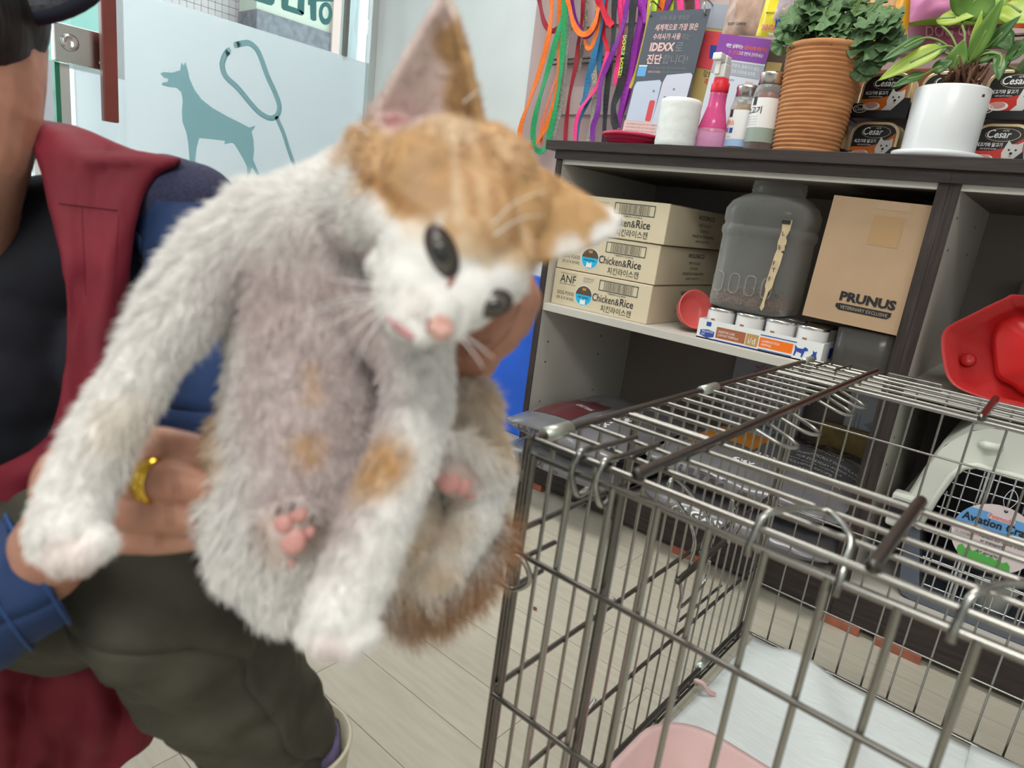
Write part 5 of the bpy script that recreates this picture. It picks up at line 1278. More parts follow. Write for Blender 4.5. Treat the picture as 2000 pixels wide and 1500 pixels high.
# ------------------------------------------------------------------ leashes
def web(name, col, rough=.6): return mat(name, col, rough, var=.12, scale=120, bump=.2)
LC = {'orange': web('orange_webbing', (.95, .20, .02)), 'green': web('green_webbing', (.02, .33, .11)), 'darkred': web('crimson_webbing', (.34, .015, .03)), 'red': web('red_webbing', (.72, .01, .04)), 'blue': web('blue_webbing', (.02, .16, .34)),
      'purple': web('purple_webbing', (.20, .02, .30)), 'violet': web('violet_webbing', (.36, .03, .44)), 'black': web('black_webbing', (.02, .02, .025)), 'pink': web('hot_pink_webbing', (.92, .05, .26)), 'lime': web('lime_webbing', (.60, .85, .05)), 'yellow': web('mustard_webbing', (.50, .42, .03)),
      'glitter': mat('speckled_webbing', (.45, .42, .36), .4, col2=(.16, .14, .11), scale=260), 'brown': web('brown_webbing', (.14, .07, .06)), 'salmon': web('salmon_webbing', (.85, .22, .12))}
def leash(col, pts, yy, w, label, dy=0.0):
    n_ = len(pts); W_ = [aY(px, py, yy + dy * i / max(1, n_ - 1)) for i, (px, py) in enumerate(pts)]
    # carry both ends up to the rail
    if pts[0][1] <= 5: W_.insert(0, V3(W_[0][0] + (W_[0][0] - W_[1][0]) * .3, 1.975, 1.62))
    if pts[-1][1] <= 5: W_.append(V3(W_[-1][0] + (W_[-1][0] - W_[-2][0]) * .3, 1.975, 1.62))
    P = bez(W_, 6); G = []
    for i, q in enumerate(P):
        t_ = unit(P[min(i + 1, len(P) - 1)] - P[max(i - 1, 0)]); s_ = unit(np.cross(t_, V3(0, 1, 0))); s_ = unit(s_ + V3(0, 0.35 * math.sin(i * .35), 0)); G.append([q - s_ * w * .68, q + s_ * w * .68])
    o = MB().grid(np.array(G), 0.0018, False).build('dog_leash', LC[col], None); tag(o, label, 'leash', 'hanging leashes'); return o
leash('darkred', [(1053, -20), (1055, 10), (1062, 42), (1074, 59), (1087, 58), (1099, 44), (1108, 12), (1112, -20)], 1.930, .013, 'crimson leash loop hanging nearest the bare white wall')
leash('orange', [(1078, -20), (1077, 10), (1073, 60), (1060, 118), (1036, 190), (1019, 238), (1015, 270), (1024, 288), (1040, 285), (1054, 268), (1070, 238), (1086, 185), (1091, 110), (1093, 40), (1096, -20)], 1.915, .014, 'long bright orange leash whose loop hangs lowest', .02)
leash('green', [(1105, -20), (1101, 20), (1090, 62), (1076, 115), (1061, 165), (1049, 210), (1041, 255), (1044, 288), (1056, 296), (1067, 286), (1074, 258), (1084, 215), (1094, 150), (1100, 80), (1106, -20)], 1.905, .015, 'green leash crossing the orange one')
leash('glitter', [(1118, -20), (1112, 50), (1102, 110), (1096, 180), (1088, 235), (1078, 275)], 1.925, .020, 'speckled grey leash hanging beside the green one')
leash('glitter', [(1098, -10), (1097, 60), (1098, 130), (1092, 200), (1082, 262)], 1.945, .014, 'narrow speckled leash hanging behind the green one')
leash('salmon', [(1100, 90), (1093, 135), (1078, 175), (1066, 215), (1058, 245), (1057, 283)], 1.935, .009, 'thin salmon leash cord twisting below the green leash')
leash('orange', [(1110, -20), (1113, 18), (1121, 48), (1135, 66), (1150, 63), (1161, 46), (1168, 16), (1170, -20)], 1.900, .013, 'orange leash loop hanging like a bowl over a purple one')
leash('purple', [(1116, -20), (1119, 18), (1126, 48), (1138, 68), (1150, 68), (1160, 52), (1166, 20)], 1.915, .013, 'purple leash loop nested in the orange bowl-shaped loop')
leash('orange', [(1172, -20), (1171, 30), (1166, 62), (1158, 86), (1150, 95), (1144, 86), (1141, 70)], 1.92, .010, 'short orange leash end curling below the bowl-shaped loop')
leash('darkred', [(1142, -20), (1136, 40), (1129, 88), (1124, 130), (1113, 180), (1107, 228), (1104, 275)], 1.935, .011, 'long crimson leash hanging straight behind the bowl-shaped loop')
leash('glitter', [(1147, -10), (1142, 60), (1136, 100), (1128, 140)], 1.95, .011, 'speckled leash strap behind the crimson straight leash')
leash('blue', [(1180, -20), (1173, 45), (1161, 105), (1150, 150), (1142, 188), (1136, 206)], 1.92, .016, 'blue leash hanging in a straight slant')
leash('blue', [(1186, -20), (1178, 55), (1172, 100), (1168, 140)], 1.935, .013, 'second blue leash strap overlapping the slanting blue one')
leash('pink', [(1187, 100), (1170, 160), (1150, 190), (1132, 216), (1124, 248), (1123, 278)], 1.91, .010, 'pink leash curving away below the blue leashes')
leash('blue', [(1160, 180), (1146, 205), (1132, 235), (1126, 276)], 1.925, .008, 'thin blue leash following the curving pink one')
leash('glitter', [(1158, 110), (1161, 160), (1158, 215), (1150, 276)], 1.925, .014, 'speckled silver leash below the blue leashes')
leash('red', [(1166, -20), (1174, 10), (1185, 36), (1196, 50)], 1.895, .015, 'short bright red strap end angled across the display')
leash('red', [(1186, -20), (1181, 35), (1179, 68), (1186, 95), (1190, 130)], 1.93, .010, 'bright red leash hanging behind the angled red strap')
leash('purple', [(1233, -20), (1217, 48), (1201, 92), (1184, 132), (1172, 165), (1168, 215), (1158, 248), (1157, 278)], 1.885, .013, 'purple leash sweeping diagonally to the worktop')
leash('black', [(1204, -20), (1198, 60), (1192, 122), (1185, 180), (1181, 232), (1179, 278)], 1.90, .014, 'plain black leash hanging straight')
leash('pink', [(1211, -20), (1213, 55), (1207, 118), (1202, 165)], 1.91, .013, 'hot pink leash beside the plain black one')
leash('pink', [(1220, -20), (1219, 30), (1212, 90)], 1.925, .011, 'second hot pink leash strap under the purple diagonal')
bl = leash('black', [(1243, -20), (1231, 68), (1221, 125), (1209, 175), (1198, 205), (1199, 232), (1204, 250)], 1.885, .018, 'black leash printed with lime lettering')
leash('violet', [(1262, -20), (1250, 40), (1238, 95), (1226, 150), (1215, 205), (1205, 250)], 1.905, .020, 'violet leash hanging behind the lime-lettered black one')
leash('violet', [(1272, -20), (1258, 50), (1244, 110), (1230, 170), (1212, 225), (1199, 250)], 1.92, .016, 'broader violet leash strap next to the poster edge')
leash('violet', [(1246, -20), (1256, 20), (1263, 42)], 1.89, .016, 'short violet strap end at the poster corner')
leash('yellow', [(1275, -20), (1264, 45), (1253, 100), (1243, 140), (1230, 172)], 1.885, .009, 'mustard leash running down the poster edge')
leash('lime', [(1280, -30), (1277, 5), (1273, 28)], 1.90, .024, 'lime leash strap at the first poster hook')
leash('orange', [(1298, -30), (1294, 0), (1288, 28)], 1.915, .018, 'orange strap over the poster top')
leash('lime', [(1312, -30), (1310, 0), (1306, 28)], 1.92, .020, 'lime leash strap over the poster middle')
leash('purple', [(1322, -30), (1308, 0), (1296, 28)], 1.91, .012, 'purple strap slanting over the poster top')
leash('pink', [(1326, -30), (1328, 0), (1330, 28)], 1.905, .018, 'hot pink strap over the poster middle')
leash('brown', [(1346, -30), (1347, 0), (1346, 28)], 1.92, .024, 'dark brown strap over the poster top')
leash('pink', [(1358, -30), (1361, 0), (1364, 28)], 1.905, .011, 'narrow pink strap near the second poster hook')
v, f, W0 = text_geo("DOG'S POZZS !", .02)
Pth = [aY(px, py, 1.884) for px, py in ((1222, 70), (1219, 100), (1215, 130), (1211, 152))]; Pth = bez(Pth, 8)
mbx = MB(); vs = []
for a, b in v:
    k = min(len(Pth) - 1.001, a / W0 * (len(Pth) - 1)); i = int(k); q = Pth[i] + (Pth[i + 1] - Pth[i]) * (k - i); tt = unit(Pth[i + 1] - Pth[i]); nn = unit(np.cross(tt, V3(0, 1, 0)))
    vs.append(q - nn * (b - .5) * 0.012 + V3(0, -0.006, 0))
mbx.add(vs, f); mbx.build('lettering', LC['lime'], bl)

# ------------------------------------------------------------------ person crouching behind the kitten
SKIN = mat('skin', (0.50, 0.255, 0.175), 0.5, col2=(0.42, 0.195, 0.13), scale=38, bump=0.12, sss=0.15)
person = thing('person', 'person in a red vest and cap crouching and holding the kitten', 'person', (-0.86, 0.24, 0), world=True)
def K(px, py, d, r): return (aD(px, py, d), r)
bd = MB()
# head, neck
chain(bd, [K(-110, 60, .61, .080), K(-85, 140, .602, .068), K(-62, 215, .600, .056), K(-60, 300, .600, .0475), K(-72, 370, .612, .046), K(-82, 440, .632, .048), K(-90, 520, .66, .055)], .12)
chain(bd, [K(5, 120, .625, .016), K(36, 158, .632, .012), K(40, 166, .632, .0085)])                                # nose
chain(bd, [K(15, 215, .625, .012), K(20, 240, .625, .012)]); chain(bd, [K(0, 290, .62, .018), K(10, 310, .62, .014)])  # lips, chin
chain(bd, [K(-165, 110, .545, .014), K(-150, 160, .548, .014), K(-140, 205, .552, .011)])                             # near ear
# trunk, arms, legs under the clothes
chain(bd, [K(-90, 520, .67, .075), K(-60, 700, .72, .10), K(-60, 950, .78, .105), K(-60, 1120, .84, .11)])
chain(bd, [K(300, 430, .715, .045), K(400, 540, .665, .038), K(402, 745, .60, .030), K(610, 765, .50, .030), K(850, 728, .415, .027)])
chain(bd, [K(-300, 480, .66, .045), K(-420, 800, .60, .042), K(-420, 1120, .55, .040), K(-200, 1225, .42, .034), K(-30, 1165, .402, .027), K(80, 1105, .408, .0245), K(150, 1010, .386, .024)])
leg_n = [K(-130, 1170, .84, .085), K(40, 1125, .64, .065), K(270, 1108, .505, .050), K(420, 1280, .56, .044), K(545, 1450, .63, .036)]
foot = aD(560, 1455, .66)
chain(bd, leg_n + [(V3(foot[0], foot[1], 0.09), .032), (V3(foot[0] + .10, foot[1] - .06, 0.045), .028)])
leg_f = [K(-130, 1170, .84, .085), K(-330, 1120, .70, .065), K(-420, 1050, .56, .050)]
fk = leg_f[-1][0]; chain(bd, leg_f + [(V3(fk[0] - .03, fk[1] - .02, 0.28), .044), (V3(fk[0] - .06, fk[1] - .01, 0.10), .036), (V3(fk[0] + .03, fk[1] - .05, 0.045), .028)])
# hand on the kitten's flank
ball(bd, aD(185, 950, .362), .030, (1, 1, 1)); chain(bd, [K(150, 1010, .386, .024), K(195, 905, .358, .018)]); chain(bd, [K(155, 1010, .38, .020), K(200, 1030, .354, .014)])
FING = {'i': [K(200, 868, .350, .0098), K(255, 866, .338, .0095), K(318, 869, .332, .0094), K(385, 880, .334, .0086), K(435, 900, .348, .0078), K(470, 925, .37, .0070)],
        'm': [K(195, 938, .342, .0100), K(262, 935, .326, .0097), K(335, 941, .3205, .0098), K(400, 953, .324, .0090), K(445, 965, .342, .0080), K(475, 978, .365, .0072)],
        'r': [K(195, 1003, .344, .0096), K(250, 1001, .331, .0092), K(325, 1006, .3245, .0092), K(395, 1010, .328, .0085), K(440, 1012, .344, .0077), K(470, 1010, .365, .0068)],
        'l': [K(200, 1053, .350, .0084), K(245, 1052, .338, .0080), K(308, 1054, .3335, .0079), K(370, 1050, .335, .0073), K(412, 1042, .345, .0066), K(440, 1034, .36, .0060)]}
for c_ in FING.values(): chain(bd, c_)
chain(bd, [K(170, 930, .385, .016), K(260, 900, .41, .0135), K(340, 930, .418, .012), K(420, 945, .415, .010)])       # thumb, behind the kitten
# hand behind the kitten's head
chain(bd, [K(850, 728, .415, .027), K(905, 695, .395, .021), K(940, 640, .385, .020)]); chain(bd, [K(900, 700, .390, .016), K(985, 625, .378, .013)])
chain(bd, [K(885, 715, .372, .014), K(930, 683, .352, .0125), K(975, 652, .343, .0118), K(1005, 610, .340, .0105), K(1012, 575, .343, .0090)])
chain(bd, [K(950, 655, .375, .012), K(1000, 628, .358, .0112), K(1022, 585, .352, .0102), K(1010, 545, .352, .0088), K(985, 515, .356, .0075)])
chain(bd, [K(960, 640, .385, .012), K(1000, 590, .380, .011), K(985, 530, .374, .010), K(950, 490, .366, .0085)])
chain(bd, [K(950, 620, .395, .0115), K(975, 560, .395, .0105), K(950, 500, .386, .0095), K(915, 460, .374, .008)])
chain(bd, [K(930, 610, .405, .0105), K(940, 550, .405, .0095), K(910, 500, .395, .0085), K(880, 470, .382, .0072)])
me = remesh(bd, 0.0022, 2); me.materials.append(SKIN)
link('body', me, None, person)
# nails and knuckle creases of the visible fingers
NAIL = mat('nail', (0.60, 0.36, 0.28), 0.35)
CREASE = mat('skin_crease', (0.36, 0.165, 0.11), 0.6)
from mathutils.bvhtree import BVHTree
def caster(me_):
    t_ = BVHTree.FromPolygons([v.co[:] for v in me_.vertices], [tuple(p_.vertices) for p_ in me_.polygons])
    def surf(px, py, dflt=.33):
        r = ray(px, py); h_ = t_.ray_cast(Vector(CAMP.tolist()), Vector(r.tolist()))[0]
        return dflt if h_ is None else float((np.array(h_) - CAMP) @ FWD)
    return surf
hs = caster(me)
for (cx, cy, hh_, sl) in ((318, 869, 30, .1), (340, 941, 32, .15), (328, 1006, 30, .1), (308, 1052, 20, .1), (262, 866, 26, .1), (385, 1012, 22, .1)):
    for off in (-6, 4):
        cr_ = MB().tube([aD(cx + off + sl * (y - cy) + 4 * math.cos((y - cy) / hh_ * 1.5), y, hs(cx + off, y) - .0001) for y in np.linspace(cy - hh_ * .75, cy + hh_ * .75, 9)], .00026, 5); cr_.build('knuckle_crease', CREASE, person)
for ln in (((905, 700), (935, 672), (962, 668)), ((950, 690), (985, 660), (1000, 640)), ((1000, 628), (1012, 605), (1016, 580))):
    pth = bez([V3(*q) for q in ln], 6); MB().tube([aD(q[0], q[1], hs(q[0], q[1], .35) - .0001) for q in pth], .00045, 5).build('palm_crease', CREASE, person)
nl = MB(); ball(nl, aD(398, 1044, hs(398, 1044)), .0045, (1, .7, 1)); nl.build('fingernail', NAIL, person)
# ring
ra = aD(300, 938, .3232); rd = unit(aD(335, 941, .3205) - aD(262, 930, .327))
GOLD_M = mat('yellow_gold', (0.86, 0.55, 0.08), 0.18, 1.0, bump=0.0)
rg = MB().lathe([(0.0100, -0.0042), (0.0108, -0.0042), (0.0115, -0.0016), (0.0116, 0.0016), (0.0108, 0.0042), (0.0100, 0.0042), (0.0099, 0.0), (0.0100, -0.0042)], ra, 40, rd, False, False).build('ring', GOLD_M, person, label='broad gold ring')
gm = MB()
a_ = unit(np.cross(rd, V3(0, 1, 0))); b_ = np.cross(rd, a_)
for k in range(12):
    for sg_ in (-1, 1):
        pts = []
        for j in range(5):
            w = 2 * math.pi * (k + j / 4) / 12; pts.append(ra + rd * sg_ * (-0.0034 + 0.0068 * j / 4) + 0.01155 * (math.cos(w) * a_ + math.sin(w) * b_))
        gm.tube(pts, 0.00035, 5)
gm.build('diamond_engraving', mat('gold_groove', (0.45, 0.25, 0.02), 0.4, 1.0), rg)

# hair and cap
hb = MB()
for q in ((-70, 10, .600, .066), (-30, 30, .606, .040), (-120, 40, .575, .068), (-200, 60, .62, .075), (-20, 60, .60, .026), (-12, 85, .598, .018)): ball(hb, aD(*q[:3]), q[3])
link('hair', remesh(hb, .004, 2), mat('dark_hair', (0.02, 0.016, 0.015), 0.55, var=.4, scale=160, bump=.8, stretch=(1, 1, .2)), person)
CAPM = mat('grey_mesh_fabric', (0.20, 0.22, 0.26), 0.8, var=.35, scale=420, bump=.7); NAVYT = mat('navy_trim', (0.012, 0.014, 0.03), 0.7)
cp = MB()
for q in ((-125, -40, .61, .086),): ball(cp, aD(*q[:3]), q[3], (1, 1, .95))
cap = link('cap', remesh(cp, .005, 1), CAPM, person)
vc = aD(30, -62, .575); vu = unit(aD(130, -62, .575) - vc); vv = unit(aD(30, 40, .60) - vc)
vr, vt = [], []
n_ = 40
G = []; E_ = []
for i in range(n_):
    w = 2 * math.pi * i / n_
    o_ = vc + vu * .0835 * math.cos(w) + vv * .0475 * math.sin(w)
    G.append([vc + (o_ - vc) * .05, vc + (o_ - vc) * .5 + FWD * .002, vc + (o_ - vc) * .80]); E_.append([vc + (o_ - vc) * .80, vc + (o_ - vc) * .93 + FWD * .002, o_ + FWD * .006])
vz = MB().grid(np.array(G + G[:1]), 0.003).build('visor', CAPM, person)
MB().grid(np.array(E_ + E_[:1]), 0.0035).build('visor_edge', NAVYT, vz)

# shirt trunk, yoke, sleeves
SHIRT = mat('black_shirt', (0.008, 0.009, 0.016), 0.8, var=.25, scale=30)
sb_ = MB()
chain(sb_, [K(-60, 410, .665, .060), K(-20, 560, .715, .108), K(-20, 740, .725, .118), K(-20, 950, .76, .122), K(-40, 1080, .80, .125)])
chain(sb_, [K(-20, 560, .715, .108), K(180, 470, .735, .075), K(300, 440, .725, .058)]); chain(sb_, [K(-20, 560, .715, .108), K(-260, 480, .68, .07)])
for q in ((190, 700, .755, .08), (190, 900, .76, .085), (-200, 760, .70, .09)): ball(sb_, aD(*q[:3]), q[3])
link('shirt', remesh(sb_, .006, 3), SHIRT, person)
NAVY = mat('navy_fleece_mesh', (0.022, 0.024, 0.062), 0.85, var=.3, scale=300, bump=.4); SLEEVE = mat('blue_sleeve', (0.010, 0.032, 0.105), 0.75, var=.25, scale=18)
yk_ = MB(); chain(yk_, [K(255, 402, .700, .050), K(325, 398, .688, .050), K(380, 408, .682, .0465)], .2)
link('shoulder_yoke', remesh(yk_, .0035, 2), NAVY, person)
def fold_tube(name, pts, m, amp=.004, freq=30, n=28, seg=8, parent=person, open_end=True, seed=0, th=.0025):
    P = bez([p_ for p_, r in pts], seg); R = bez([V3(r) for p_, r in pts], seg); up = V3(0, 0, 1); rows = []
    for i, q in enumerate(P):
        t_ = unit(P[min(i + 1, len(P) - 1)] - P[max(i - 1, 0)]); a = unit(np.cross(t_, up)); b = np.cross(a, t_); row_ = []
        for k in range(n):
            w = 2 * math.pi * k / n; d_ = math.cos(w) * a + math.sin(w) * b
            z = R[i][0] + amp * (noise.noise(Vector((q * freq + d_ * 1.5 + V3(seed, 0, 0)).tolist())) + .5 * noise.noise(Vector((q * freq * 2.5 + d_ * 2 + seed).tolist())))
            row_.append(q + d_ * z)
        rows.append(row_ + row_[:1])
    return MB().grid(np.array(rows), th).build(name, m, parent)
fold_tube('sleeve', [K(290, 450, .715, .060), K(360, 452, .692, .0545), K(398, 500, .675, .054), K(402, 600, .645, .052), K(402, 740, .605, .054), K(480, 785, .555, .052), K(640, 765, .49, .044), K(800, 735, .435, .036)], SLEEVE, .006, 22)
s2 = fold_tube('sleeve', [K(-330, 500, .655, .058), K(-430, 800, .60, .055), K(-400, 1130, .52, .054), K(-240, 1240, .425, .054), K(-90, 1190, .400, .046), K(0, 1150, .402, .041), K(74, 1112, .414, .0375)], SLEEVE, .005, 22, seed=3)
rim = aD(74, 1112, .414); rdir = unit(aD(74, 1112, .414) - aD(0, 1150, .402)); ra_ = unit(np.cross(rdir, V3(0, 0, 1))); rb_ = np.cross(ra_, rdir)
for off, rr_ in ((0.0, .0395), (-.022, .0415)):
    MB().tube([rim + rdir * off + rr_ * (math.cos(w) * ra_ + math.sin(w) * rb_) for w in np.linspace(0, 2 * math.pi, 36, endpoint=False)], .0010, 6, closed=True).build('cuff_seam', mat('cuff_blue', (.022, .065, .19), .7), s2)

# red vest: near front panel, lining side, tail over the knees
VEST = mat('crimson_vest', (0.165, 0.007, 0.019), 0.75, var=.16, scale=14, bump=.2)
rows_ = [(236, 48, 62, .645), (243, 50, 100, .635), (249, 53, 140, .628), (262, 58, 176, .622), (283, 65, 222, .617), (299, 71, 262, .614), (314, 76, 352, .612), (322, 79, 332, .611), (334, 83, 306, .610), (350, 87, 290, .608), (370, 91, 280, .606), (400, 98, 268, .603), (450, 111, 256, .600), (520, 125, 248, .597), (600, 131, 243, .595), (700, 130, 240, .594), (790, 119, 250, .593), (850, 102, 260, .592), (880, 70, 262, .592), (905, 20, 264, .592), (950, -70, 266, .592), (1000, -90, 262, .592), (1080, -100, 255, .60)]
ys = np.array([r[0] for r in rows_], float)
yy_ = np.concatenate([np.linspace(236, 330, 26), np.linspace(340, 1080, 50)])
P = np.zeros((len(yy_), 27, 3))
for i, y in enumerate(yy_):
    xl, xr, d0 = [np.interp(y, ys, [r[k] for r in rows_]) for k in (1, 2, 3)]
    for j in range(27):
        u = j / 20
        if u <= 1:
            x = xl + (xr - xl) * u; d_ = d0 + 0.030 * u ** 2.2 + 0.004 * math.sin(u * 7 + y * .01)
        else:
            x = xr - (u - 1) * 30; d_ = d0 + 0.030 + (u - 1) * 0.22
        fold = 0.0035 * noise.noise(Vector((x * .018, y * .009, 2.0))) + 0.002 * noise.noise(Vector((x * .05, y * .02, 5.0)))
        P[i, j] = aD(x, y, d_ + fold)
vst = MB().grid(P[:, ::-1], 0.003).build('vest', VEST, person)
vs_ = caster(vst.data)
st = mat('dark_red_seam', (0.10, 0.006, 0.015), 0.8)
def vest_pt(x, y): return aD(x, y, vs_(x, y, .6) - .0003)
MB().tube([vest_pt(x, 397 + (x - 115) * .12) for x in range(115, 234, 6)], .0007, 5).build('pocket_seam', st, person)
MB().tube([vest_pt(160 + k * .4, 405 + k * 9) for k in range(20)], .0003, 4).build('stitch_line', st, person)
MB().tube([vest_pt(232 - k * .6, 420 + k * 9) for k in range(20)], .0003, 4).build('stitch_line', st, person)
# hanging vest tail
P = np.zeros((36, 44, 3))
for i in range(36):
    y = 1195 + 345 * i / 35
    xr = np.interp(y, [1195, 1210, 1250, 1300, 1350, 1400, 1450, 1500, 1540], [105, 150, 218, 252, 292, 322, 290, 235, 190]); xl = -140
    for j in range(44):
        u = j / 43; x = xl + (xr - xl) * u; fr_ = (i / 35)
        d_ = 0.545 + 0.06 * u + 0.05 * fr_ + (0.012 * math.sin(x * .034 - y * .010) + 0.006 * math.sin(x * .071 + y * .012)) * (0.25 + fr_) + 0.008 * noise.noise(Vector((x * .02, y * .02, 1)))
        P[i, j] = aD(x, y, d_)
MB().grid(P[:, ::-1], 0.003).build('vest_tail', VEST, person)
# trousers
KHAKI = mat('olive_trousers', (0.056, 0.052, 0.036), 0.8, var=.25, scale=22, bump=.2)
fold_tube('trouser_leg', [K(-120, 1170, .84, .095), K(30, 1135, .66, .082), K(170, 1120, .56, .075), K(262, 1120, .515, .069), K(330, 1165, .510, .066), K(400, 1255, .545, .062), K(470, 1345, .585, .061), K(530, 1430, .625, .056), (foot + V3(0.0, 0.0, -0.02), .047), (foot + V3(0.0, 0.0, -0.07), .042)], KHAKI, .014, 18, 48, 14)
fold_tube('trouser_leg', [(leg_f[0][0], .095), (leg_f[1][0], .080), (leg_f[2][0], .068), (V3(fk[0] - .03, fk[1] - .02, 0.28), .060), (V3(fk[0] - .055, fk[1] - .01, 0.14), .050)], KHAKI, .008, 16, 32, 8, seed=5)
# sock and boots
BOOT = mat('cream_rubber', (0.62, 0.57, 0.43), 0.35); SOCK = mat('violet_sock', (0.12, 0.10, 0.20), 0.9, var=.3, scale=60, bump=.5)
bc = aD(572, 1475, .665)
MB().lathe([(0.041, 0.10), (0.043, 0.16), (0.0435, 0.225), (0.0425, 0.245)], (bc[0] + .006, bc[1] - .002, 0), 28).build('sock', SOCK, person)
def boot(x, y, dirv):
    mb = MB(); d_ = unit(V3(dirv[0], dirv[1], 0)); s_ = V3(-d_[1], d_[0], 0); rows = []
    sec = [(0.0, .046, .046, 0.0), (0.012, .048, .050, 0.0), (0.05, .045, .046, 0), (0.10, .046, .047, 0), (0.16, .051, .051, 0), (0.236, .056, .056, 0), (0.239, .0575, .0575, 0), (0.239, .0535, .0535, 0), (0.16, .048, .048, 0), (0.08, .043, .043, 0)]
    n = 40
    for z, a, b, s in sec:
        toe = max(0, 1 - z / 0.085) ** .5 * 0.17 if z < .085 else 0
        rows.append([V3(x, y, z) + d_ * ((a * math.cos(w)) + (toe * max(0, math.cos(w)) ** .7)) + s_ * b * math.sin(w) * (1 + .1 * (toe > 0)) for w in np.linspace(0, 2 * math.pi, n)])
    return mb.grid(np.array(rows)[:, ::-1]).build('boot', BOOT, person)
boot(bc[0], bc[1], (0.9, -0.45)); boot(fk[0] - .06, fk[1] - .01, (0.9, -0.4))

# ------------------------------------------------------------------ kitten
kit = thing('kitten', 'white and ginger kitten held up with its belly facing the camera', 'kitten', aD(600, 1000, .34), world=True)
def B(px, py, d, rp): return (aD(px, py, d), rp * d / FPX)
kb_ = MB()
# trunk
chain(kb_, [B(700, 400, .318, 105), B(615, 480, .328, 135), B(600, 600, .335, 140), B(598, 740, .340, 144), B(600, 860, .342, 148), B(610, 960, .345, 150)], .25)
ball(kb_, *B(520, 445, .325, 85)); ball(kb_, *B(525, 880, .345, 105)); ball(kb_, *B(720, 560, .33, 100))
# near foreleg
chain(kb_, [B(520, 450, .325, 85), B(435, 505, .315, 80), B(365, 590, .304, 72), B(290, 705, .292, 60), B(212, 830, .282, 57), B(158, 940, .274, 60), B(136, 1030, .268, 70)])
for q in ((90, 1066, .264, 34), (122, 1086, .260, 35), (160, 1084, .260, 35), (192, 1060, .264, 33)): ball(kb_, *B(*q))
# other foreleg
chain(kb_, [B(745, 600, .318, 85), B(805, 680, .306, 74), B(820, 780, .298, 64), B(790, 890, .291, 64), B(745, 1000, .285, 66), B(706, 1100, .280, 66), B(668, 1195, .275, 70)])
for q in ((612, 1236, .271, 32), (640, 1254, .268, 33), (678, 1256, .268, 33), (712, 1232, .271, 32)): ball(kb_, *B(*q))
# hind legs
chain(kb_, [B(525, 900, .342, 100), B(488, 1000, .334, 84), B(502, 1085, .330, 76), B(560, 1150, .332, 64), B(590, 1120, .326, 52)])
chain(kb_, [B(575, 1140, .328, 50), B(566, 1080, .314, 48), B(562, 1025, .304, 48)])
for q in ((520, 1012, .299, 25), (546, 992, .298, 26), (582, 985, .299, 26), (606, 1005, .301, 24)): ball(kb_, *B(*q))
chain(kb_, [B(720, 930, .355, 120), B(860, 850, .362, 84), B(905, 800, .36, 66)])
chain(kb_, [B(905, 830, .36, 62), B(938, 910, .352, 56), B(925, 1000, .354, 52), B(875, 1090, .358, 46), B(838, 1135, .362, 40)])
chain(kb_, [B(930, 930, .350, 50), B(895, 925, .334, 46), B(880, 905, .328, 42)])
for q in ((850, 887, .323, 24), (878, 870, .322, 25), (908, 874, .325, 24), (932, 894, .329, 22)): ball(kb_, *B(*q))
ball(kb_, *B(800, 1000, .358, 72)); ball(kb_, *B(835, 1070, .362, 48))
chain(kb_, [B(650, 1010, .355, 110), B(730, 1080, .362, 80), B(800, 1160, .370, 40)])
# tail
TAIL = [B(790, 1165, .371, 30), B(850, 1165, .373, 27), B(905, 1125, .374, 24), B(945, 1070, .374, 20), B(962, 1020, .374, 13)]
chain(kb_, TAIL)
# head
chain(kb_, [B(700, 400, .310, 100), B(800, 390, .285, 130)])
HEAD = [(865, 368, .275, 135), (945, 355, .276, 108), (1000, 405, .278, 80), (770, 315, .280, 82), (725, 305, .290, 52), (890, 460, .262, 130), (850, 500, .258, 110), (815, 560, .253, 84), (795, 590, .250, 58), (955, 530, .263, 80), (1000, 495, .270, 55), (905, 570, .256, 78)]
for q in HEAD: ball(kb_, *B(*q))
for q in ((852, 612, .2415, 50), (798, 615, .2435, 46), (855, 640, .2375, 31), (824, 648, .2405, 31), (788, 632, .246, 34), (880, 632, .247, 38)): ball(kb_, *B(*q))   # muzzle
ball(kb_, *B(768, 430, .268, 55)); ball(kb_, *B(765, 520, .262, 46))
# brow ridges shaping the eye sockets
chain(kb_, [B(835, 440, .2425, 16), B(868, 436, .240, 14)]); 
# ears
def ear(bL, bR, tip, dB, dT, nrm, cup, th=0.0035, curl=0.0):
    L_, R_, T_ = aD(*bL, dB), aD(*bR, dB), aD(*tip, dT); C_ = (L_ + R_) / 2; n, m = 14, 11; P = np.zeros((n, m, 3)); nn = unit(nrm)
    for i in range(n):
        u = i / (n - 1); w_ = (1 - u) ** 0.85 + 0.03
        for j in range(m):
            v = (j - (m - 1) / 2) / ((m - 1) / 2)
            P[i, j] = C_ + (T_ - C_) * u + (R_ - L_) / 2 * v * w_ + nn * cup * (1 - v * v) * (1 - u * .75) + nn * (-curl * u * u)
    kb_.grid(P, th); return P
E1 = ear((692, 282), (948, 240), (870, -26), .272, .262, FWD * 1.0 + RGT * .2, 0.022)
E2 = ear((1015, 338), (1045, 514), (1206, 466), .281, .285, UPV * 0.9 + FWD * -.35, 0.016, curl=-0.004)
kme = remesh(kb_, 0.0016, 3)
ks = caster(kme)
KV = np.array([v.co[:] for v in kme.vertices]); KN = np.array([v.normal[:] for v in kme.vertices])

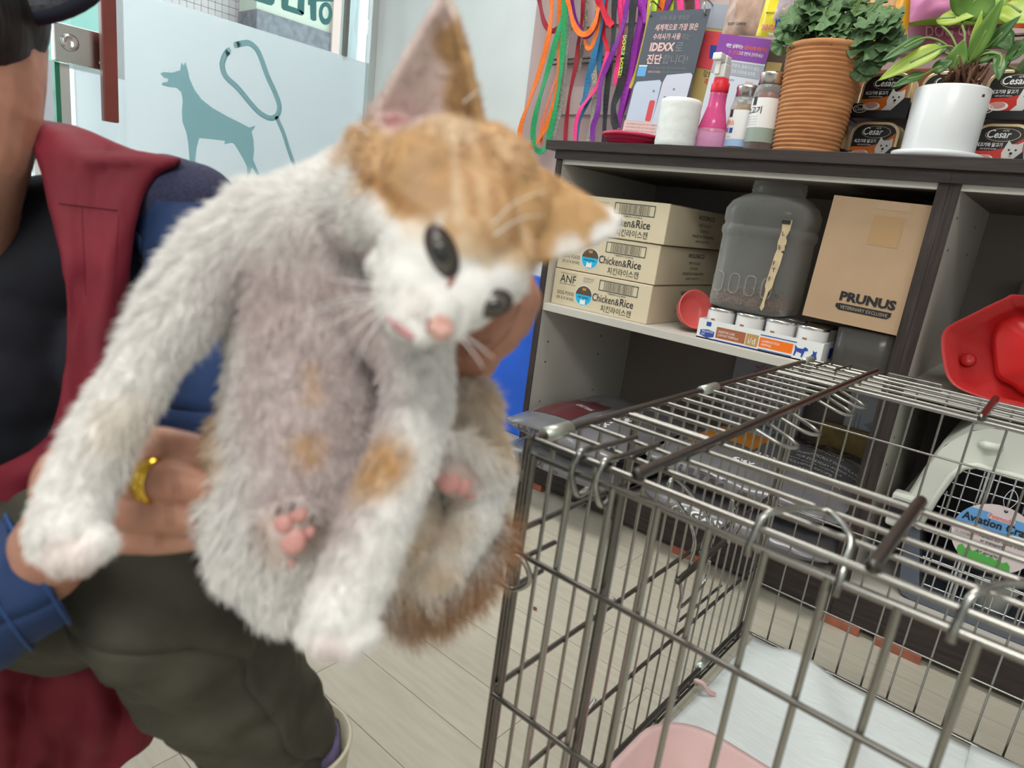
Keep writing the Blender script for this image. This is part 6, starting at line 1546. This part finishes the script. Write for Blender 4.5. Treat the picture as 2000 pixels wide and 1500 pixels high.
# coat colours as patches on the animal
WHT = V3(0.78, 0.76, 0.735); GIN = V3(0.52, 0.315, 0.15); GIND = V3(0.33, 0.155, 0.06); CRM = V3(0.68, 0.54, 0.39); PNK = V3(0.50, 0.41, 0.40); SKN = V3(0.60, 0.34, 0.32)
def zone(P, px, py, d, rp, soft=.35, kz=.5):
    c, r = B(px, py, d, rp); D_ = P - c; along = D_ @ FWD; q2 = (D_ * D_).sum(1) - along ** 2 + (kz * along) ** 2; return np.clip((1 + soft - np.sqrt(np.maximum(q2, 0)) / r) / soft, 0, 1)
def nz(P, f, seed=0): return np.array([noise.noise(Vector((p * f + seed).tolist())) for p in P])
def coat(P):
    n = len(P); C_ = np.tile(WHT, (n, 1)); k1 = nz(P, 70, 3.0); k2 = nz(P, 160, 9.0)
    def lay(w, col): 
        nonlocal C_
        w = np.clip(w, 0, 1)[:, None]; C_ = C_ * (1 - w) + col * w
    # thin pinkish belly and chest
    for q in ((610, 590, .29, 115), (600, 740, .29, 135), (600, 880, .295, 115), (660, 980, .31, 80)): lay(zone(P, *q, .8) * (.75 + .35 * k1), PNK)
    lay(zone(P, 490, 570, .29, 60, .9) * .6, PNK)
    for q in ((595, 730, .292, 22), (600, 770, .292, 24), (590, 880, .295, 30), (690, 850, .295, 26)): lay(zone(P, *q, .9) * (.6 + .6 * k2), GIN)
    # ginger flank and hips
    for q, a in (((430, 800, .345, 75), .6), ((430, 900, .345, 75), .75), ((450, 880, .335, 60), .35), ((520, 700, .40, 130), .8)): lay(zone(P, *q, .6, 1.0) * (a + .4 * k1), GIN * .7 + CRM * .4)
    for q, a in (((740, 905, .27, 44), .8), ((700, 935, .272, 36), .5), ((770, 890, .272, 26), .5)): lay(zone(P, *q, .9) * (a + .5 * k2), GIN)
    for q, a in (((945, 800, .37, 70), .75), ((960, 860, .375, 50), .5), ((850, 1000, .355, 60), .45), ((830, 1100, .36, 60), .6)): lay(zone(P, *q, .7) * (a + .5 * k1), CRM)
    lay(zone(P, 255, 830, .275, 40, 1.0) * .3, CRM)
    # tail
    for (c, r) in TAIL: lay(np.clip((1.9 - np.linalg.norm(P - c, axis=1) / (r + .004)) / .8, 0, 1) * (.85 + .5 * k1), GIND * .8 + GIN * .12)
    # cap of ginger on the head, white blaze and muzzle
    g = np.zeros(n)
    for q in ((905, 290, .25, 120), (965, 370, .25, 100), (840, 330, .25, 105), (760, 320, .262, 75), (1015, 440, .26, 75), (1060, 460, .275, 60), (1000, 320, .28, 110), (880, 300, .31, 170), (930, 445, .24, 58), (800, 390, .245, 45)): g = np.maximum(g, zone(P, *q, .35))
    lay(g * (.95 + .15 * k1), GIN)
    def stripe(pts, r, col, wgt):
        P2 = bez([V3(*q) for q in pts], 6)
        w = np.zeros(n)
        for q in P2: w = np.maximum(w, zone(P, q[0], q[1], q[2], r, .9))
        lay(w * wgt * (.8 + .35 * k2), col)
    lay(zone(P, 850, 345, .24, 50, 1.0) * .55, GIND * .6 + V3(.30, .22, .15) * .4)
    stripe(((700, 330, .275), (760, 378, .252), (812, 415, .242), (842, 440, .240)), 11, GIND, .85)
    stripe(((905, 255, .255), (918, 330, .243), (925, 420, .240)), 7, GIND, .7)
    stripe(((945, 265, .257), (962, 340, .246), (968, 420, .244)), 9, GIND, .6)
    stripe(((990, 330, .258), (1005, 400, .252), (1000, 470, .250)), 10, GIND, .55)
    stripe(((940, 440, .243), (960, 480, .244), (985, 510, .25)), 9, GIND, .5)
    stripe(((880, 265, .254), (890, 340, .242), (895, 430, .238)), 8, CRM, .5)
    stripe(((1035, 380, .27), (1050, 430, .27), (1050, 480, .27)), 16, GIND, .6)
    for q in ((815, 458, .240, 24), (905, 475, .234, 16), (945, 510, .24, 22), (1000, 520, .255, 22), (890, 250, .255, 30)): lay(zone(P, *q, .9) * .6, CRM)
    for q in ((905, 555, .235, 46), (880, 610, .235, 52), (985, 560, .25, 30), (790, 560, .24, 70), (745, 490, .255, 50), (715, 430, .27, 40), (930, 620, .25, 40), (700, 370, .28, 34)): lay(zone(P, *q, .5), WHT)
    lay(zone(P, 812, 590, .232, 22, 1.0) * .35, V3(.42, .36, .30))
    # ears: outer ginger, inner pale pink, white rim
    e1 = zone(P, 880, 110, .262, 60, .6); lay(e1, GIN)
    for q in ((790, 170, .262, 72), (820, 90, .259, 55), (845, 30, .258, 40)): lay(zone(P, *q, .5), V3(.60, .47, .44))
    lay(zone(P, 775, 215, .262, 22, 1.0) * .9, V3(.42, .16, .16)); lay(zone(P, 800, 200, .262, 30, 1.0) * .4, V3(.5, .3, .3))
    for q in ((895, 170, .268, 34), (880, 80, .266, 28), (915, 220, .27, 30)): lay(zone(P, *q, .7), GIN * .75)
    for q in ((1100, 425, .283, 62), (1140, 440, .283, 40), (1060, 420, .28, 50)): lay(zone(P, *q, .5), GIN)
    lay(zone(P, 1178, 468, .285, 24, .6), WHT); lay(zone(P, 1110, 497, .285, 24, .9) * .8, WHT)
    # paws
    for q in ((130, 1105, .255, 40), (640, 1285, .262, 32)): lay(zone(P, *q, .9) * .25, SKN)
    for q in ((560, 1040, .302, 44),): lay(zone(P, *q, .6) * .6, V3(.50, .36, .30))
    for q in ((885, 935, .325, 40),): lay(zone(P, *q, .6) * .7, V3(.45, .27, .24))
    for q in ((862, 640, .231, 22),): lay(zone(P, *q, .5), V3(.62, .33, .27))
    return np.clip(C_ * (1 + .10 * k2[:, None]), 0.01, 1)
KC = coat(KV)
ca = kme.color_attributes.new('coat', 'FLOAT_COLOR', 'POINT')
ca.data.foreach_set('color', np.concatenate([KC, np.ones((len(KC), 1))], 1).astype(np.float32).ravel())
def attr_mat(name, rough, sheen=0.0, trans=0.0):
    m = bpy.data.materials.new(name); m.use_nodes = True; nt = m.node_tree; b = nt.nodes['Principled BSDF']
    a = nt.nodes.new('ShaderNodeAttribute'); a.attribute_name = 'coat'; nt.links.new(a.outputs['Color'], b.inputs['Base Color'])
    b.inputs['Roughness'].default_value = rough; b.inputs['Sheen Weight'].default_value = sheen; b.inputs['Specular IOR Level'].default_value = .2
    return m
kme.materials.append(attr_mat('kitten_skin', .85))
link('body', kme, None, kit)

# fur strands grown from the surface
tri = []
for p_ in kme.polygons:
    v_ = p_.vertices
    for k in range(1, len(v_) - 1): tri.append((v_[0], v_[k], v_[k + 1]))
tri = np.array(tri); A3 = KV[tri]; ar = np.linalg.norm(np.cross(A3[:, 1] - A3[:, 0], A3[:, 2] - A3[:, 0]), axis=1)
NF = 150000
idx = rng.choice(len(tri), NF, p=ar / ar.sum()); w = rng.random((NF, 2)); fl_ = w.sum(1) > 1; w[fl_] = 1 - w[fl_]
pos = A3[idx, 0] * (1 - w.sum(1))[:, None] + A3[idx, 1] * w[:, :1] + A3[idx, 2] * w[:, 1:]
nr = KN[tri[idx, 0]]
colr = KC[tri[idx, 0]]
SKEL = [  # flow: (px, py, d) -> direction in picture terms (right, down, toward camera)
    ((600, 560, .30), (0, 1, .1)), ((590, 850, .30), (.05, 1, .1)), ((440, 500, .31), (-.6, .8, 0)), ((300, 700, .29), (-.5, .85, 0)), ((180, 930, .27), (-.4, .9, 0)), ((140, 1060, .26), (-.1, 1, .1)),
    ((820, 760, .295), (-.1, 1, 0)), ((740, 1000, .28), (-.35, .93, 0)), ((660, 1220, .27), (-.2, 1, .1)), ((470, 1020, .33), (-.3, 1, 0)), ((540, 1160, .33), (.1, 1, 0)), ((400, 850, .35), (-.8, .8, 0)), ((565, 1040, .31), (-.2, .9, 0)),
    ((900, 860, .35), (.4, .8, 0)), ((930, 960, .35), (.5, .8, 0)), ((850, 1100, .36), (.1, 1, 0)), ((930, 1100, .372), (.55, .75, 0)), ((850, 1180, .372), (.25, 1, 0)), ((960, 1030, .374), (.6, .3, 0)),
    ((900, 300, .25), (.3, -.9, 0)), ((980, 400, .255), (.8, -.3, 0)), ((780, 400, .26), (-.9, .1, 0)), ((745, 520, .26), (-.8, .5, 0)), ((850, 600, .235), (-.3, .4, .3)), ((960, 600, .255), (.8, .5, 0)), ((905, 480, .24), (.2, -.7, 0)),
    ((850, 80, .26), (.1, -1, 0)), ((760, 200, .262), (-.7, -.7, 0)), ((1120, 440, .283), (1, .3, 0)), ((1110, 495, .284), (.6, .8, 0)), ((560, 400, .33), (-.6, -.5, 0)), ((480, 430, .325), (-.8, -.3, 0)), ((680, 330, .31), (-.5, -.6, 0))]
SP = np.array([aD(*q) for q, _ in SKEL]); SD = np.array([unit(RGT * d[0] - UPV * d[1] - FWD * d[2]) for _, d in SKEL])
flow = np.zeros((NF, 3))
for s0 in range(0, NF, 20000):
    D2 = ((pos[s0:s0 + 20000, None, :] - SP[None]) ** 2).sum(2); W2 = 1 / (D2 + 2e-5) ** 2; flow[s0:s0 + 20000] = (W2[:, :, None] * SD[None]).sum(1) / W2.sum(1)[:, None]
flow -= (flow * nr).sum(1)[:, None] * nr; flow /= np.linalg.norm(flow, axis=1)[:, None] + 1e-9
def zmax(lst, soft=.5):
    g = np.zeros(NF)
    for q in lst: g = np.maximum(g, zone(pos, *q, soft))
    return g
length = np.full(NF, .0052)
tailw = np.zeros(NF)
for (c, r) in TAIL: tailw = np.maximum(tailw, np.clip((2.2 - np.linalg.norm(pos - c, axis=1) / (r + .003)) / .8, 0, 1))
length += tailw * .0150
length += zmax([(470, 1050, .335, 120), (400, 850, .36, 120), (520, 1150, .335, 90), (930, 840, .365, 80)]) * .0048
length += zmax([(480, 440, .325, 130), (350, 600, .30, 70)]) * .0032
face = zmax([(880, 480, .25, 150), (850, 600, .238, 110)], .4); length *= 1 - .55 * face
head_w = zmax([(900, 330, .265, 150), (1080, 440, .283, 110), (860, 100, .262, 120)], .5); length *= 1 - .35 * head_w
ear2_w = zmax([(1110, 455, .283, 75), (1160, 460, .284, 50)], .4); length *= 1 - .5 * ear2_w
nose_w = zmax([(862, 641, .231, 26), (780, 645, .236, 20)], .4); length *= 1 - .95 * nose_w
pads_w = zmax([(570, 1040, .297, 44), (883, 936, .321, 40)], .5); length *= 1 - .9 * pads_w
earin = zmax([(800, 150, .262, 80), (840, 50, .259, 45)], .5); length *= 1 - .45 * earin
paw_w = zmax([(140, 1070, .262, 100), (660, 1240, .27, 90)], .5); length *= 1 - .35 * paw_w
belly = zmax([(605, 600, .295, 120), (600, 760, .295, 140), (610, 900, .30, 110)], .6)
eyes_w = zmax([(862, 490, .238, 60), (862, 520, .238, 48), (862, 460, .238, 48), (962, 594, .246, 46)], .4); length *= 1 - .9 * eyes_w
length *= .65 + .7 * rng.random(NF)
keep = (rng.random(NF) > .35 * belly) & (length > .0008)
clump = np.stack([nz(pos[:1], 1, 0)] * 1)  # scale probe
lift = .48 - .20 * face - .1 * head_w + .25 * tailw + .10 * belly
jit = rng.normal(size=(NF, 3)) * .22
# neighbouring strands lean together in tufts
cell = np.floor(pos / .0045).astype(int); h_ = (cell[:, 0] * 73856093) ^ (cell[:, 1] * 19349663) ^ (cell[:, 2] * 83492791); tuft = np.stack([np.sin(h_ * .001 + k) for k in (0., 2.1, 4.2)], 1) * .28
dir0 = nr * lift[:, None] + flow * (1 - lift[:, None] * .5) + jit + tuft; dir0 /= np.linalg.norm(dir0, axis=1)[:, None]
dir1 = dir0 + flow * .55 + V3(0, 0, -.15); dir1 /= np.linalg.norm(dir1, axis=1)[:, None]
pos, nr, length, dir0, dir1, colr = pos[keep], nr[keep], length[keep], dir0[keep], dir1[keep], colr[keep]
NK = len(pos); ts = np.array([0, .35, .7, 1.0])
strands = np.zeros((NK, 4, 3))
for k, t_ in enumerate(ts): strands[:, k] = pos - nr * .0004 + length[:, None] * (dir0 * t_ + (dir1 - dir0) * t_ * t_ * .6)
def hair_object(name, pts, rad, cols, m, parent):
    hc = bpy.data.hair_curves.new(name); n = len(pts); hc.add_curves([pts.shape[1]] * n)
    hc.attributes['position'].data.foreach_set('vector', pts.astype(np.float32).ravel())
    ra = hc.attributes.get('radius') or hc.attributes.new('radius', 'FLOAT', 'POINT'); ra.data.foreach_set('value', rad.astype(np.float32).ravel())
    at_ = hc.attributes.new('coat', 'FLOAT_COLOR', 'CURVE'); at_.data.foreach_set('color', np.concatenate([cols, np.ones((n, 1))], 1).astype(np.float32).ravel())
    hc.materials.append(m); o = bpy.data.objects.new(name, hc); COL.objects.link(o); o.parent = parent; o.matrix_parent_inverse = Matrix.Translation(-Vector(parent['_w'])); return o
colv = np.clip(colr * (.82 + .36 * rng.random((NK, 1))) * 1.08, 0, 1)
rad = np.tile(np.array([.00016, .00014, .00010, .00003]), (NK, 1))
FURM = attr_mat('kitten_fur', .6, .15)
fo = hair_object('fur', strands, rad, colv, FURM, kit); fo['kind'] = 'stuff'

# eyes
def eye(px, py, d, rad_px, long_axis, ratio, look):
    c = aD(px, py, d); r = rad_px * d / FPX; n_ = unit(CAMP - c + look); u = unit(long_axis - (long_axis @ n_) * n_); v = np.cross(n_, u)
    rimm = MB(); ball(rimm, c, r, (1.0, ratio, .45), np.array([u, v, n_])); e_ = rimm.build('eye', mat('dark_eyelid', (.035, .022, .02), .35), kit)
    ib = MB(); ball(ib, c + n_ * r * .12, r * .84, (.96, ratio * .96, .45), np.array([u, v, n_])); ib.build('iris', mat('grey_green_iris', (.08, .074, .056), .12, var=.3, scale=300, coat=.5), e_)
    pb_ = MB(); ball(pb_, c + n_ * r * .30, r * .46, (1.0, .72, .55), np.array([u, v, n_])); pb_.build('pupil', mat('pupil_black', (.004, .004, .005), .03, coat=1.0), e_)
eye(863, 492, ks(863, 492) + .0012, 57, RGT * 34 - UPV * 100, .54, RGT * -.02 + UPV * -.05)
eye(963, 593, ks(963, 593) + .0010, 41, RGT * 100 + UPV * 22, .70, RGT * .05 + UPV * -.05)
tear = MB(); chain(tear, [B(884, 544, ks(884, 544), 6), B(876, 560, ks(876, 560), 4)]); tear.build('tear_corner', mat('tear_pink', (.32, .12, .10), .4), kit)
# nose, mouth
NOSEM = mat('pink_nose', (.62, .36, .31), .4, var=.1, scale=80)
nb = MB(); chain(nb, [B(846, 640, ks(846, 640) + .0012, 13), B(872, 646, ks(872, 646) + .0012, 14)]); ball(nb, *B(860, 650, ks(860, 650) + .0012, 14)); link('nose', remesh(nb, .0006, 2), NOSEM, kit)
nb = MB(); chain(nb, [B(837, 626, ks(837, 626), 4.5), B(835, 645, ks(835, 645) , 4)]); nb.build('nostril', mat('nostril_red', (.22, .05, .04), .5), kit)
nb = MB(); chain(nb, [B(760, 622, ks(760, 622), 6), B(780, 641, ks(780, 641), 7.5), B(806, 658, ks(806, 658), 6)]); nb.build('mouth', mat('mouth_pink', (.50, .20, .22), .45), kit)
# paw pads
PADM = mat('pink_pad', (.62, .30, .27), .45, var=.1, scale=60)
VA = np.array([RGT, UPV, FWD])
for q, r in (((583, 1003), 18), ((553, 1024), 19), ((572, 1056), 27), ((600, 1036), 16), ((566, 1096), 12), ((850, 922), 17), ((877, 938), 24), ((903, 948), 18), ((917, 966), 12)):
    c_, r_ = B(q[0], q[1], ks(*q) + .0006, r); pb_ = MB(); ball(pb_, c_, r_, (1, 1.05, .5), VA); pb_.build('paw_pad', PADM, kit)
clw = mat('claw', (.10, .10, .08), .4)
for q in ((568, 996, .3025), (540, 1002, .302), (606, 1018, .305)):
    q = (q[0], q[1], ks(q[0], q[1])); pb_ = MB(); chain(pb_, [B(*q, 4), B(q[0] + 6, q[1] - 14, q[2] - .002, 2)]); pb_.build('claw', clw, kit)
# whiskers and brow hairs
wl = []
for (a, b, c, d0, d1) in (((745, 575), (680, 582), (600, 605), .240, .235), ((750, 590), (690, 610), (610, 650), .240, .232), ((752, 600), (700, 640), (640, 700), .240, .232), ((748, 585), (670, 595), (580, 620), .240, .238), ((745, 560), (690, 550), (640, 545), .242, .24), ((755, 610), (715, 665), (690, 720), .242, .234),
                          ((905, 655), (935, 675), (965, 700), .243, .24), ((900, 660), (925, 690), (945, 720), .243, .24), ((935, 470), (1000, 400), (1070, 370), .243, .235), ((940, 480), (1010, 430), (1060, 420), .243, .236), ((720, 260), (690, 240), (670, 235), .262, .26), ((905, 200), (935, 175), (945, 160), .265, .262)):
    P_ = bez([aD(*a, d0), aD(*b, (d0 + d1) / 2), aD(*c, d1)], 4); wl.append(np.array(P_))
wl = np.array(wl); wr_ = np.tile(np.linspace(.00028, .00008, wl.shape[1]), (len(wl), 1))
hair_object('whiskers', wl, wr_, np.tile(V3(.82, .80, .78), (len(wl), 1)), FURM, kit)

bpy.data.scenes.remove(_WS)
